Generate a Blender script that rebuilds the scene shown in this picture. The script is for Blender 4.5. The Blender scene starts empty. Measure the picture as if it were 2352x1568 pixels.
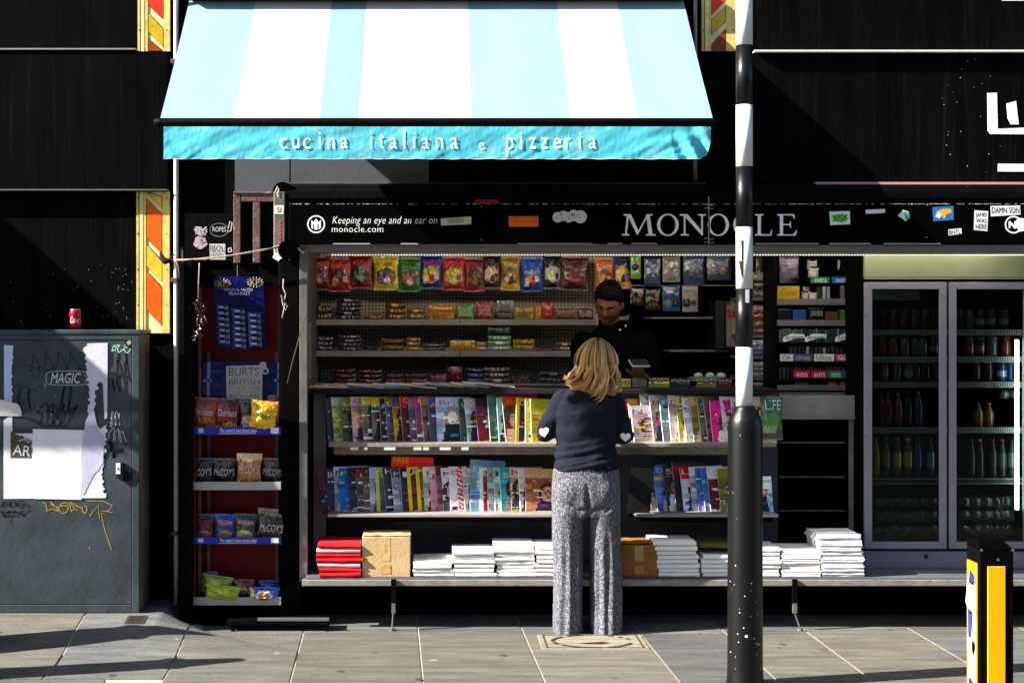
import bpy, math, random
from mathutils import Vector, Matrix, noise
sc = bpy.context.scene
# ------------------------------------------------------------------ camera, sky, sun, exposure
F = 3267.0            # focal length in units of a 2352-wide picture
HC = 1.72             # eye height
cam = bpy.data.cameras.new('camera'); camo = bpy.data.objects.new('camera', cam)
sc.collection.objects.link(camo); sc.camera = camo
camo.location = (0, 0, HC); camo.rotation_euler = (math.pi/2, 0, 0)
cam.sensor_width = 36; cam.lens = 50.0; cam.shift_x = 0.0748; cam.shift_y = -0.0187
cam.clip_start = 0.1; cam.clip_end = 500
SUN_DIR = Vector((1.32, 0.31, -0.88)).normalized()        # direction the light travels
wd = bpy.data.worlds.new('World'); sc.world = wd; wd.use_nodes = True
nt = wd.node_tree; nt.nodes.clear()
wo = nt.nodes.new('ShaderNodeOutputWorld'); bg = nt.nodes.new('ShaderNodeBackground'); sky = nt.nodes.new('ShaderNodeTexSky')
sky.sky_type = 'NISHITA'; sky.sun_disc = False
sky.sun_elevation = math.asin(-SUN_DIR.z)
sky.sun_rotation = math.atan2(-SUN_DIR.x, -SUN_DIR.y)
nt.links.new(sky.outputs[0], bg.inputs[0]); bg.inputs[1].default_value = 0.05
nt.links.new(bg.outputs[0], wo.inputs[0])
sl = bpy.data.lights.new('sun', 'SUN'); sl.energy = 5.0; sl.angle = math.radians(0.5); sl.color = (1.0, 0.95, 0.87)
so = bpy.data.objects.new('sun', sl); sc.collection.objects.link(so)
so.rotation_euler = (-SUN_DIR).to_track_quat('Z', 'Y').to_euler(); so.location = (-6, -2, 8)
sc.view_settings.view_transform = 'Standard'; sc.view_settings.look = 'None'
sc.view_settings.exposure = 1.95; sc.view_settings.gamma = 1.0
# ------------------------------------------------------------------ helpers
R = random.Random(7)
def X(px, d): return (px-1000)*d/F
def Z(py, d): return HC+(740-py)*d/F
def W(px, py, d): return Vector((X(px, d), d, Z(py, d)))
def lin(c): return c/12.92 if c <= .04045 else ((c+.055)/1.055)**2.4
def H(h):
    if isinstance(h, tuple): return h
    return tuple(lin(int(h[i:i+2], 16)/255) for i in (0, 2, 4))
def mixc(a, b, t): return tuple(a[i]*(1-t)+b[i]*t for i in range(3))
def sst(a, b, x):
    t = max(0, min(1, (x-a)/(b-a))); return t*t*(3-2*t)
ORG = {}
TXT = {}
def text_mesh(s):
    if s in TXT: return TXT[s]
    thin = s.startswith('Keeping') or s.startswith('monocle') or len(s) < 2
    cu = bpy.data.curves.new('t', 'FONT'); cu.body = s; cu.resolution_u = 3; cu.align_x = 'LEFT'; cu.offset = -.012 if thin and len(s) > 2 else 0; cu.space_character = 1.06 if thin else 1
    ob = bpy.data.objects.new('t', cu); sc.collection.objects.link(ob)
    me = bpy.data.meshes.new_from_object(ob.evaluated_get(bpy.context.evaluated_depsgraph_get()))
    vs = [v.co.copy() for v in me.vertices]; fs = [tuple(p.vertices) for p in me.polygons]
    bpy.data.objects.remove(ob); bpy.data.curves.remove(cu); bpy.data.meshes.remove(me)
    x0 = min(v.x for v in vs); x1 = max(v.x for v in vs); y0 = min(v.y for v in vs); y1 = max(v.y for v in vs)
    TXT[s] = (vs, fs, x0, x1, y0, y1); return TXT[s]
class MB:
    def __init__(s): s.v = []; s.f = []; s.c = []; s.m = []
    def face(s, idx, col, mat=0): s.f.append(tuple(idx)); s.c.append(col); s.m.append(mat)
    def poly(s, pts, col=(1,1,1), mat=0):
        n = len(s.v); s.v += [Vector(p) for p in pts]; s.face(range(n, n+len(pts)), col, mat); return s
    def box(s, x0, x1, y0, y1, z0, z1, col=(1,1,1), mat=0, M=None):
        n = len(s.v)
        P = [Vector((x, y, z)) for z in (z0, z1) for y in (y0, y1) for x in (x0, x1)]
        if M: P = [M @ p for p in P]
        s.v += P
        for q in ((0,2,3,1), (4,5,7,6), (0,1,5,4), (2,6,7,3), (0,4,6,2), (1,3,7,5)): s.face([n+i for i in q], col, mat)
        return s
    def pbox(s, px0, px1, py0, py1, d, dep, col=(1,1,1), mat=0):      # box whose front face lies at depth d
        return s.box(X(px0, d), X(px1, d), d, d+dep, Z(py1, d), Z(py0, d), col, mat)
    def slab(s, pts, th, nrm, col=(1,1,1), mat=0):                    # a polygon given thickness
        n = len(s.v); k = len(pts); nrm = Vector(nrm)*th
        s.v += [Vector(p) for p in pts] + [Vector(p)+nrm for p in pts]
        s.face(range(n, n+k), col, mat); s.face(range(n+2*k-1, n+k-1, -1), col, mat)
        for i in range(k):
            j = (i+1) % k; s.face([n+i, n+k+i, n+k+j, n+j], col, mat)
        return s
    def pslab(s, pp, d, th=.001, col=(1,1,1), mat=0): return s.slab([W(a, b, d) for a, b in pp], th, (0, 1, 0), col, mat)
    def tube(s, pts, r, n=8, col=(1,1,1), mat=0, flat=1.0, colf=None):
        pts = [Vector(p) for p in pts]; k = len(pts); b = len(s.v)
        rr = r if isinstance(r, (list, tuple)) else [r]*k
        t0 = (pts[1]-pts[0]).normalized(); up = Vector((0,0,1)) if abs(t0.z) < .9 else Vector((0,1,0))
        a = t0.cross(up).normalized()
        for i in range(k):
            t = (pts[min(i+1, k-1)]-pts[max(i-1, 0)])
            t = t.normalized() if t.length > 1e-9 else t0
            a = (a-t*a.dot(t))
            a = a.normalized() if a.length > 1e-6 else t.orthogonal().normalized()
            bb = t.cross(a)
            for j in range(n):
                w = 2*math.pi*j/n; s.v.append(pts[i]+a*(rr[i]*math.cos(w))+bb*(rr[i]*flat*math.sin(w)))
        for i in range(k-1):
            cc = colf(i/(k-1)) if colf else col
            for j in range(n):
                j2 = (j+1) % n; s.face([b+i*n+j, b+i*n+j2, b+(i+1)*n+j2, b+(i+1)*n+j], cc, mat)
        s.face([b+j for j in range(n)][::-1], colf(0) if colf else col, mat); s.face([b+(k-1)*n+j for j in range(n)], colf(1) if colf else col, mat)
        return s
    def lathe(s, prof, cx, cy, n=24, col=(1,1,1), mat=0, colf=None):
        b = len(s.v); k = len(prof)
        for r, z in prof:
            for j in range(n):
                w = 2*math.pi*j/n; s.v.append(Vector((cx+r*math.cos(w), cy+r*math.sin(w), z)))
        for i in range(k-1):
            for j in range(n):
                j2 = (j+1) % n
                c = colf(j/n, i, (prof[i][1]+prof[i+1][1])/2) if colf else col
                s.face([b+i*n+j, b+i*n+j2, b+(i+1)*n+j2, b+(i+1)*n+j], c, mat)
        c0 = colf(0, 0, prof[0][1]) if colf else col; c1 = colf(0, k-2, prof[-1][1]) if colf else col
        s.face([b+j for j in range(n)][::-1], c0, mat); s.face([b+(k-1)*n+j for j in range(n)], c1, mat)
        return s
    def grid(s, fn, nu, nv, colf=None, col=(1,1,1), mat=0):
        b = len(s.v)
        for j in range(nv+1):
            for i in range(nu+1): s.v.append(Vector(fn(i/nu, j/nv)))
        for j in range(nv):
            for i in range(nu):
                a = b+j*(nu+1)+i
                s.face([a, a+1, a+nu+2, a+nu+1], colf((i+.5)/nu, (j+.5)/nv) if colf else col, mat)
        return s
    def text(s, t, fn, u0, u1, v0, v1, col=(1,1,1), mat=0, shear=0.0, box=None):   # letters laid on fn(u, v)
        vs, fs, x0, x1, y0, y1 = text_mesh(t)
        if box: y0, y1 = box
        b = len(s.v)
        for p in vs:
            yy = (p.y-y0)/(y1-y0); u = u0+(p.x-x0)/(x1-x0)*(u1-u0)+shear*yy
            s.v.append(Vector(fn(u, v0+yy*(v1-v0))))
        for f in fs: s.face([b+i for i in f], col, mat)
        return s
    def ptext(s, t, px0, px1, py0, py1, d, col=(1,1,1), mat=0, shear=0, rot=0, box=None):   # py0 top, py1 bottom
        cx = (px0+px1)/2; cy = (py0+py1)/2; cr = math.cos(rot); sr = math.sin(rot)
        def fn(u, v):
            a = u-cx; b = v-cy; return W(cx+a*cr-b*sr, cy+a*sr+b*cr, d)
        return s.text(t, fn, px0, px1, py1, py0, col, mat, shear, box)
    def stroke(s, pp, w, d, col=(1,1,1), mat=0):                       # a painted line, px points, width in px
        k = len(pp); b = len(s.v)
        for i in range(k):
            a = Vector(pp[max(i-1, 0)]); c = Vector(pp[min(i+1, k-1)]); t = (c-a)
            t = t.normalized() if t.length > 0 else Vector((1, 0)); nn = Vector((-t.y, t.x))*w/2
            p = Vector(pp[i])
            s.v.append(W(p.x+nn.x, p.y+nn.y, d)); s.v.append(W(p.x-nn.x, p.y-nn.y, d))
        for i in range(k-1): s.face([b+2*i, b+2*i+1, b+2*i+3, b+2*i+2], col, mat)
        return s
    def disc(s, px, py, r, d, col=(1,1,1), n=20, mat=0, ry=None):
        return s.poly([W(px+r*math.cos(2*math.pi*i/n), py+(ry or r)*math.sin(2*math.pi*i/n), d) for i in range(n)], col, mat)
    def ring(s, px, py, r0, r1, d, col=(1,1,1), n=28, a0=0, a1=360, sy=1, rx0=None, mat=0):
        b = len(s.v)
        for i in range(n+1):
            w = math.radians(a0+(a1-a0)*i/n)
            s.v.append(W(px+(rx0 or r0)*math.cos(w), py-r0*sy*math.sin(w), d)); s.v.append(W(px+r1*math.cos(w), py-r1*sy*math.sin(w), d))
        for i in range(n): s.face([b+2*i, b+2*i+1, b+2*i+3, b+2*i+2], col, mat)
        return s
    def build(s, name, mat, parent=None, smooth=False, bevel=0, loc=None):
        o = Vector(loc) if loc is not None else (ORG[parent.name] if parent else Vector((0,0,0)))
        me = bpy.data.meshes.new(name); me.from_pydata([tuple(v-o) for v in s.v], [], s.f)
        for m in (mat if isinstance(mat, (list, tuple)) else [mat]): me.materials.append(m)
        at = me.color_attributes.new('Col', 'FLOAT_COLOR', 'CORNER')
        cols = []
        for f, c in zip(s.f, s.c): cols += [c[0], c[1], c[2], 1.0]*len(f)
        at.data.foreach_set('color', cols)
        me.polygons.foreach_set('material_index', s.m)
        if smooth: me.polygons.foreach_set('use_smooth', [True]*len(s.f))
        me.update()
        ob = bpy.data.objects.new(name, me); sc.collection.objects.link(ob)
        if parent: ob.parent = parent
        else: ob.location = o
        ORG[ob.name] = o
        if bevel:
            bv = ob.modifiers.new('b', 'BEVEL'); bv.width = bevel; bv.segments = 2; bv.limit_method = 'ANGLE'; bv.angle_limit = 1.0
        return ob
def thing(name, label, cat, loc=(0,0,0), group=None):
    o = bpy.data.objects.new(name, None); sc.collection.objects.link(o); o.empty_display_size = .1
    o.location = loc; ORG[o.name] = Vector(loc); return tag(o, label, cat, group)
def tag(o, label, cat, group=None):
    o['label'] = label; o['category'] = cat
    if group: o['group'] = group
    return o
def plabel(o, label): o['label'] = label; return o
def struct(o, kind='structure'): o['kind'] = kind; return o
# ------------------------------------------------------------------ materials
def mat(name, col=None, rough=.5, metal=0, spec=.5, ns=6, na=.15, bump=0, bs=40, stretch=(1,1,1), dirt=None, coat=0, emit=None, rv=0, sheen=0, bstretch=None, fine=0):
    m = bpy.data.materials.new(name); m.use_nodes = True; t = m.node_tree; N = t.nodes; L = t.links
    b = N['Principled BSDF']; tc = N.new('ShaderNodeTexCoord'); mp = N.new('ShaderNodeMapping'); mp.inputs['Scale'].default_value = stretch
    L.new(tc.outputs['Object'], mp.inputs['Vector'])
    if col is None:
        a = N.new('ShaderNodeAttribute'); a.attribute_name = 'Col'; cs = a.outputs['Color']
    else:
        a = N.new('ShaderNodeRGB'); a.outputs[0].default_value = (*H(col), 1); cs = a.outputs[0]
    nz = N.new('ShaderNodeTexNoise'); nz.inputs['Scale'].default_value = ns; nz.inputs['Detail'].default_value = 8; nz.inputs['Roughness'].default_value = .65
    L.new(mp.outputs[0], nz.inputs['Vector'])
    mr = N.new('ShaderNodeMapRange'); mr.inputs[1].default_value = .3; mr.inputs[2].default_value = .7; mr.inputs[3].default_value = 1-na; mr.inputs[4].default_value = 1+na
    L.new(nz.outputs['Fac'], mr.inputs[0])
    fac = mr.outputs[0]
    if fine:
        n3 = N.new('ShaderNodeTexNoise'); n3.inputs['Scale'].default_value = 260; n3.inputs['Detail'].default_value = 3
        L.new(mp.outputs[0], n3.inputs['Vector'])
        m3 = N.new('ShaderNodeMapRange'); m3.inputs[1].default_value = .3; m3.inputs[2].default_value = .7; m3.inputs[3].default_value = 1-fine; m3.inputs[4].default_value = 1+fine
        L.new(n3.outputs['Fac'], m3.inputs[0]); mm = N.new('ShaderNodeMath'); mm.operation = 'MULTIPLY'
        L.new(fac, mm.inputs[0]); L.new(m3.outputs[0], mm.inputs[1]); fac = mm.outputs[0]
    vm = N.new('ShaderNodeVectorMath'); vm.operation = 'SCALE'; L.new(cs, vm.inputs[0]); L.new(fac, vm.inputs['Scale'])
    cs = vm.outputs[0]
    if dirt:                                            # (colour, scale, threshold, softness, stretch)
        mp2 = N.new('ShaderNodeMapping'); mp2.inputs['Scale'].default_value = dirt[4] if len(dirt) > 4 else (1,1,1); L.new(tc.outputs['Object'], mp2.inputs['Vector'])
        n2 = N.new('ShaderNodeTexNoise'); n2.inputs['Scale'].default_value = dirt[1]; n2.inputs['Detail'].default_value = 9; n2.inputs['Roughness'].default_value = .7
        L.new(mp2.outputs[0], n2.inputs['Vector'])
        m2 = N.new('ShaderNodeMapRange'); m2.inputs[1].default_value = dirt[2]; m2.inputs[2].default_value = dirt[2]+dirt[3]
        L.new(n2.outputs['Fac'], m2.inputs[0])
        mx = N.new('ShaderNodeMix'); mx.data_type = 'RGBA'; L.new(m2.outputs[0], mx.inputs[0]); L.new(cs, mx.inputs[6]); mx.inputs[7].default_value = (*H(dirt[0]), 1)
        cs = mx.outputs[2]
    L.new(cs, b.inputs['Base Color'])
    b.inputs['Roughness'].default_value = rough; b.inputs['Metallic'].default_value = metal; b.inputs['Specular IOR Level'].default_value = spec
    b.inputs['Coat Weight'].default_value = coat; b.inputs['Coat Roughness'].default_value = .08
    if sheen: b.inputs['Sheen Weight'].default_value = sheen
    if rv:
        m4 = N.new('ShaderNodeMapRange'); m4.inputs[3].default_value = max(.02, rough-rv); m4.inputs[4].default_value = min(1, rough+rv)
        L.new(nz.outputs['Fac'], m4.inputs[0]); L.new(m4.outputs[0], b.inputs['Roughness'])
    if bump:
        n5 = N.new('ShaderNodeTexNoise'); n5.inputs['Scale'].default_value = bs; n5.inputs['Detail'].default_value = 5
        if bstretch:
            mp5 = N.new('ShaderNodeMapping'); mp5.inputs['Scale'].default_value = bstretch; L.new(tc.outputs['Object'], mp5.inputs['Vector']); L.new(mp5.outputs[0], n5.inputs['Vector'])
        else: L.new(mp.outputs[0], n5.inputs['Vector'])
        bp = N.new('ShaderNodeBump'); bp.inputs['Strength'].default_value = bump; bp.inputs['Distance'].default_value = .02
        L.new(n5.outputs['Fac'], bp.inputs['Height']); L.new(bp.outputs[0], b.inputs['Normal'])
    if emit: b.inputs['Emission Color'].default_value = (*H(emit[0]), 1); b.inputs['Emission Strength'].default_value = emit[1]
    return m
M = {}
M['paper'] = mat('printed_paper', None, .45, 0, .35, 9, .1, .05, 60)
M['gloss'] = mat('glossy_print', None, .18, 0, .6, 30, .1, .25, 26, coat=.3)
M['foil'] = mat('foil_packet', None, .22, .25, .7, 30, .12, .8, 34, coat=.4)
M['flat'] = mat('printed_matt', None, .7, 0, .2, 12, .12)
M['can'] = mat('printed_can', None, .25, .4, .6, 20, .05)
M['blackwall'] = mat('black_painted_wall', '070708', .8, 0, .02, 3, .6, .1, 60, (3,3,.35), dirt=('222022', 5, .55, .35, (9,9,.3)), rv=.15)
M['blackmetal'] = mat('black_metal', '040405', .6, 0, .05, 8, .3, .15, 30, dirt=('3c3836', 26, .69, .06), rv=.15)
M['blackgloss'] = mat('black_fascia_paint', '020203', .7, 0, .02, 5, .3, .05, 20, dirt=('2a2a28', 30, .73, .06, (.5,1,2)))
M['blackdeep'] = mat('dark_interior', '050404', .9, 0, .04, 6, .3)
M['blackfab'] = mat('black_cloth', '040405', .95, 0, .04, 14, .3, .3, 80)
M['alu'] = mat('aluminium', '77736f', .45, .5, .5, 10, .2, .1, 40, dirt=('3a3532', 12, .6, .15), rv=.12)
M['greyp'] = mat('grey_painted_panel', '8a8580', .6, 0, .3, 5, .2, .05, 40, dirt=('3c3835', 7, .58, .2))
M['bgrey'] = mat('bluish_grey_back_panel', '4a4b54', .7, 0, .15, 3, .3, .05, 40, dirt=('26262a', 4, .52, .3))
M['mgrey'] = mat('mid_grey_panel', '50535a', .6, 0, .2, 2, .15, .05, 40)
M['dgrey'] = mat('dark_grey_panel', '232126', .7, 0, .1, 5, .25, .05, 40, dirt=('1c1a1a', 7, .55, .2))
M['rail'] = mat('worn_light_rail', '857f74', .5, .1, .4, 14, .25, .1, 40, dirt=('4a4038', 16, .57, .12, (1,1,3)))
M['brown'] = mat('worn_brown_paint', '5d4744', .55, 0, .35, 12, .3, .2, 50, dirt=('a89a98', 24, .6, .08))
M['red'] = mat('red_panel', '6a0a0a', .55, 0, .2, 5, .2)
M['whitep'] = mat('white_paint', 'e8e6e0', .4, 0, .4, 8, .08, .08, 30, dirt=('8a8680', 18, .68, .08))
M['whitelet'] = mat('white_lettering', 'f6f6f2', .6, 0, .2, 20, .06)
M['soffit'] = mat('soffit_strip', '6a645f', .6, 0, .3, 5, .15)
# ------------------------------------------------------------------ ground
WALL = 8.2; KF = 8.07
def gh(x, d):
    t = max(0, min(1, (7.97-d)/.7)); x0 = -1.40+.9*t; w = .11+.9*t
    return .12*sst(7.1, 7.95, d)*max(0, min(1, (x0-x)/w))
M['stone'] = mat('paving_stone', None, .75, 0, .3, 4, .42, .5, 70, (.5,3.6,1), dirt=('4e4b42', 5, .53, .22, (.45,4.5,1)), fine=.3)
M['mortar'] = mat('joint_mortar', '9a9484', .9, 0, .1, 30, .3)
M['asphalt'] = mat('asphalt', '3b3b3d', .9, 0, .2, 20, .2, .4, 200, fine=.3)
mb = MB(); mb.box(-60, 60, -40, 30, -.5, -.135); struct(mb.build('ground', M['asphalt']))
jx = [-9.2,-8.6,-7.95,-7.3,-6.7,-6.1,-5.4,-4.8,-4.2,-3.62,-3.05,-2.52,-1.93,-1.345,-.73,-.093,.49,1.135,1.61,2.07,2.67,3.3,3.9,4.6,5.2,5.9,6.5,7.1,7.8,8.5]
rows = [(4.9,5.75),(5.75,6.72),(6.72,7.86),(7.86,8.46),(8.46,9.4)]
mb = MB(); mo = MB()
pal = ['918d7e','8c897d','948f80','8b897f','8f8b7c','8a8778','8e8b82']
mo.box(-9.3, 8.6, 4.85, 9.45, -.3, -.012)
for r, (d0, d1) in enumerate(rows):
    off = 0 if r in (2, 3) else R.uniform(.2, .4)
    for i in range(len(jx)-1):
        k_ = R.uniform(.80,1.08); c = mixc((.132,.120,.098), (.106,.108,.104), R.random()); c = tuple(q*k_ for q in c)
        dd0 = d0; 
        if r == 2 and jx[i] < -1.9: dd0 = 6.86
        dd1 = 6.858 if (r == 1 and jx[i]+off < -1.7) else d1
        a, b = jx[i]+off+.006, jx[i+1]+off-.006
        n = (34 if a < -.9 else 10) if (a < -.5 and r >= 2) else 1
        def fn(u, v):
            d = dd0+.006+(dd1-dd0-.012)*v; x = a+(b-a)*u-.033*(d-7.8)
            return (x, d, gh(x, d))
        mb.grid(fn, n, n, col=c)
        # short sides
        for ef in (lambda t: fn(t, 0), lambda t: fn(1, t), lambda t: fn(1-t, 1), lambda t: fn(0, 1-t)):
            mb.grid(lambda u, v: (ef(u)[0], ef(u)[1], ef(u)[2]-.03*v), n, 1, col=c)
for i in range(70):                                        # trodden gum and stains
    x, d, r_ = R.uniform(-3, 4.5), R.uniform(6.3, 8.0), R.choice([.008,.012,.016,.022]); c = R.choice([(.05,.048,.042),(.07,.066,.058),(.22,.21,.19)])
    mb.poly([(x+r_*math.cos(a)*R.uniform(.8,1.2), d+r_*math.sin(a)*R.uniform(.8,1.2), gh(x+r_*math.cos(a), d+r_*math.sin(a))+.0015) for a in [2*math.pi*k/9 for k in range(9)]], c)
struct(mb.build('pavement', M['stone']))
# mortar follows the rise by the cabinet
mo.grid(lambda u, v: (-9.2+7.9*u, 7.3+2*v, gh(-9.2+7.9*u, 7.3+2*v)-.004), 60, 20)
mo.grid(lambda u, v: (-9.3+17.9*u, 4.86+4.55*v, -.004-.05*sst(-1.3,-1.5,-9.3+17.9*u)*sst(7.2,7.4,4.86+4.55*v)), 40, 20)
struct(mo.build('paving_joints', M['mortar']))
mb = MB()
for i in range(20): mb.box(-9.3+i*.915, -9.3+i*.915+.905, 4.7, 4.85, -.4, 0, H('6d6a64'))
struct(mb.build('kerb', M['stone'], bevel=.01))
# manhole cover in the paving and small iron grate by the cabinet
t = thing('manhole_cover', 'worn recessed manhole cover with round rim in the paving at the feet of the woman', 'manhole cover', (.8, 7.7, 0))
s = 430
mb = MB(); d0, d1 = 7.48, 7.83
mb.box(.56, 1.13, d0, d1, -.02, .004, H('8a8270')); mb.build('frame', M['stone'], t, bevel=.003)
mb = MB()
for (x0, x1, y0, y1) in ((.585,1.105,d0+.02,d0+.03), (.585,1.105,d1-.03,d1-.02), (.585,.595,d0+.02,d1-.02), (1.095,1.105,d0+.02,d1-.02)):
    mb.box(x0, x1, y0, y1, .0045, .006, H('4a443a'))
for i in range(40):
    a = 2*math.pi*i/40; a2 = 2*math.pi*(i+1)/40
    if R.random() < .6: mb.poly([(.845+r*1.0*math.cos(w)*1.45, 7.655+r*math.sin(w), .007) for r, w in ((.14,a),(.155,a),(.155,a2),(.14,a2))], H('2c2822'))
mb.poly([(.76,7.6,.0075),(.9,7.64,.0075),(.93,7.61,.0075),(.88,7.585,.0075)], H('33261c'))
mb.build('rim_groove', M['flat'], t)
t = thing('drain_grate', 'small dark iron grate set in the paving beside the grey cabinet', 'grate', (-1.68, 7.72, .1))
mb = MB(); x0 = X(290, 7.75); x1 = X(335, 7.75)
mb.grid(lambda u, v: (x0+(x1-x0)*u, 7.68+.12*v, gh(x0+(x1-x0)*u, 7.68+.12*v)+.004), 4, 6, col=H('3c372f')); mb.build('frame', M['flat'], t)
mb = MB()
for i in range(9): y_ = 7.686+i*.0125; mb.grid(lambda u, v: (x0+.01+(x1-x0-.02)*u, y_+.005*v, gh(x0, y_)+.007), 1, 1, col=H('1c1916'))
mb.build('bar', M['flat'], t)
# ------------------------------------------------------------------ the building front
bd = thing('shopfront_building', 'black painted shop building front with panelled fascias and coloured strips behind the kiosk', 'building', (0, WALL, 0))
mb = MB(); w = WALL
mb.box(-9, X(690, w), w, w+.25, -.2, 7)                   # left of the kiosk
mb.box(X(690, w), 7, w+.001, w+.25, Z(470, w), 7)
mb.box(X(2520, w), 7, w, w+.25, -.2, Z(470, w)-.001)
mb.build('wall', M['blackwall'], bd)
mb = MB()
mb.box(-9, X(389, w), w-.05, w-.001, Z(436, w-.05), Z(119, w-.05)); mb.build('fascia_panel', M['blackwall'], bd, bevel=.003)
mb = MB()
mb.box(X(1694, w), 7, w-.03, w-.001, Z(418, w), Z(124, w))
for i in range(30): mb.disc(R.uniform(2150, 2352), R.uniform(130, 400), R.uniform(.5, 1.3), w-.034, H('a8a49c'), 6, mat=1)
mb.build('fascia_panel', [M['blackwall'], M['flat']], bd)
mb = MB(); mb.box(X(540, w), X(665, w), w-.012, w-.001, Z(560, w), Z(300, w)); mb.box(X(668, w), X(985, w), w-.01, w-.001, Z(470, w), Z(300, w))
mb.build('panel', M['mgrey'], bd)  # lighter grey stands in for the sun patch on the black wall
mb = MB()
mb.box(-9, X(316, w), w-.06, w-.001, Z(118.5, w), Z(115.5, w), H('8f8c86'))
mb.box(-9, X(389, w), w-.075, w-.001, Z(440, w), Z(437, w), H('605d58')); mb.build('ledge', M['flat'], bd)
mb = MB(); mb.box(X(1728, w), 7, w-.07, w-.001, Z(124, w), Z(120, w), H('d8d6cf')); mb.build('ledge', M['flat'], bd)
def strip(px0, px1, xm0, xm1, y0, y1, segs, flip=False):
    mb = MB(); pale = H('d9c468'); d = w-.022
    mb.pbox(px0, xm0, y0, y1, d-.004, .02, pale); mb.pbox(px0+5, px0+7, y0, y1, d-.0055, .001, H('6a5c28')); mb.pbox(xm1, px1, y0, y1, d-.004, .02, H('d2be66'))
    mb.pbox(px0+8, px0+15, y0, y1, d-.0055, .001, H('e8dc9a'))
    mb.pbox(xm0, xm1, y0, y1, d, .015, H('e6d9a0'))
    for (a, b, c, sl) in segs:                            # a..b on the left side, slanting down to the right by sl
        q = [(xm0+1, a), (xm1-1, a+sl), (xm1-1, b+sl), (xm0+1, b)]
        q = [(x, min(max(y, y0), y1)) for x, y in q]
        if flip: q = [(xm0+xm1-x, y) for x, y in q]
        mb.pslab(q, d-.003, .002, H('3a2c10')); 
        q2 = [(x+(1 if x < (xm0+xm1)/2 else -1), y+(1.2 if i < 2 else -1.2)) for i, (x, y) in enumerate(q)]
        mb.pslab(q2, d-.005, .0015, H(c))
    ob = mb.build('decorative_strip', M['deco'], bd)
    sm = MB()
    yy = y0+14
    while yy < y1:
        for xx in (px0+4, px1-6): sm.disc(xx, yy, 1.8, d-.007, H('1a1610'), 8)
        yy += 82
    sm.build('screw', M['flat'], ob)
M['deco'] = mat('coloured_painted_board', None, .35, 0, .4, 14, .2, .1, 30, dirt=('5a3a14', 20, .64, .12, (1,1,.6)))
strip(313, 389, 335, 373, 441, 765, [(412, 441, 'e0b83a', 39), (455, 547, 'df5e08', 37), (562, 612, 'e6bc34', 37), (622, 712, 'de5c0a', 37)])
strip(316, 390, 339, 376, -190, 118, [(-135, -60, 'c9a41e', 36), (-45, 12, 'd8300a', 34), (30, 74, 'c2a010', 36), (88, 122, '9a3a10', 36)])
strip(1612, 1690, 1633, 1668, -190, 117, [(-60, 0, 'd8300a', 36), (14, 50, 'c2a010', 30), (66, 120, '8a2c10', 36)], True)
# painted letters at the far right of the wall
lt = MB(); d = w-.034
for q in ([(2268,214),(2290,213),(2292,296),(2420,290),(2420,309),(2274,308),(2269,300)], [(2312,238),(2334,232),(2340,286),(2322,286),(2315,272)], [(2293,376),(2420,377),(2420,395),(2292,394)], [(2300,-8),(2420,-8),(2420,2),(2302,2)]):
    lt = MB(); lt.pslab(q, d, .003, H('dfe6e2')); lt.build('painted_letter', M['whitep'], bd)
# drips and flecks on the black paint
fl = MB(); fl.box(-9, X(312, w), w-.02, w-.001, Z(757, w), Z(444, w))
for i in range(70):
    x = R.choice([R.gauss(300, 25), R.gauss(270, 45), R.uniform(20, 310)]); y = R.uniform(600, 750) if i < 110 else R.uniform(450, 700)
    if x < 305: fl.disc(x, y, R.uniform(.5, 1.3), w-.023, H('7a776f'), 6, mat=1)
fl.build('panel', [M['blackwall'], M['flat']], bd)
# pipes
t = thing('drainpipe', 'white painted vertical pipe on black wall left of the awning', 'pipe', (X(404, w), w-.05, 0))
mb = MB(); mb.tube([(X(404.5, w-.05), w-.05, z) for z in (.1, 1, 2, 3, 4, 6)], .0135, 14); mb.build('pipe', M['pipew'] if 'pipew' in M else M['whitep'], t, True)
mb = MB()
for z in (.5, 1.95, 3.2, 4.4): mb.box(X(397, w), X(412, w), w-.07, w-.002, z, z+.025)
mb.build('bracket', M['brown'], t, bevel=.002)
t = thing('thin_brown_pipe', 'rusty brown pipe running down beside the white pipe', 'pipe', (X(417, w), w-.05, 0))
mb = MB(); mb.tube([(X(418, w-.04), w-.04, z) for z in (.08, 1, 2.15)], .012, 12); mb.build('pipe', M['brown'], t, True)
mb = MB(); mb.box(X(411, w), X(425, w), w-.055, w-.002, 1.3, 1.32); mb.box(X(411, w), X(425, w), w-.055, w-.002, 2.0, 2.02); mb.build('bracket', M['blackmetal'], t)
t = thing('conduit', 'dark grey vertical conduit on black wall below the right end of the awning', 'pipe', (X(1597, w), w-.04, Z(415, w)))
mb = MB(); mb.tube([(X(1597, w-.04), w-.04, z) for z in (Z(417, w), 3, 4, 6)], .012, 12); mb.build('pipe', M['alu'], t, True)
mb = MB(); mb.box(X(1590, w), X(1604, w), w-.055, w-.002, 2.8, 2.82); mb.build('bracket', M['blackmetal'], t)
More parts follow.
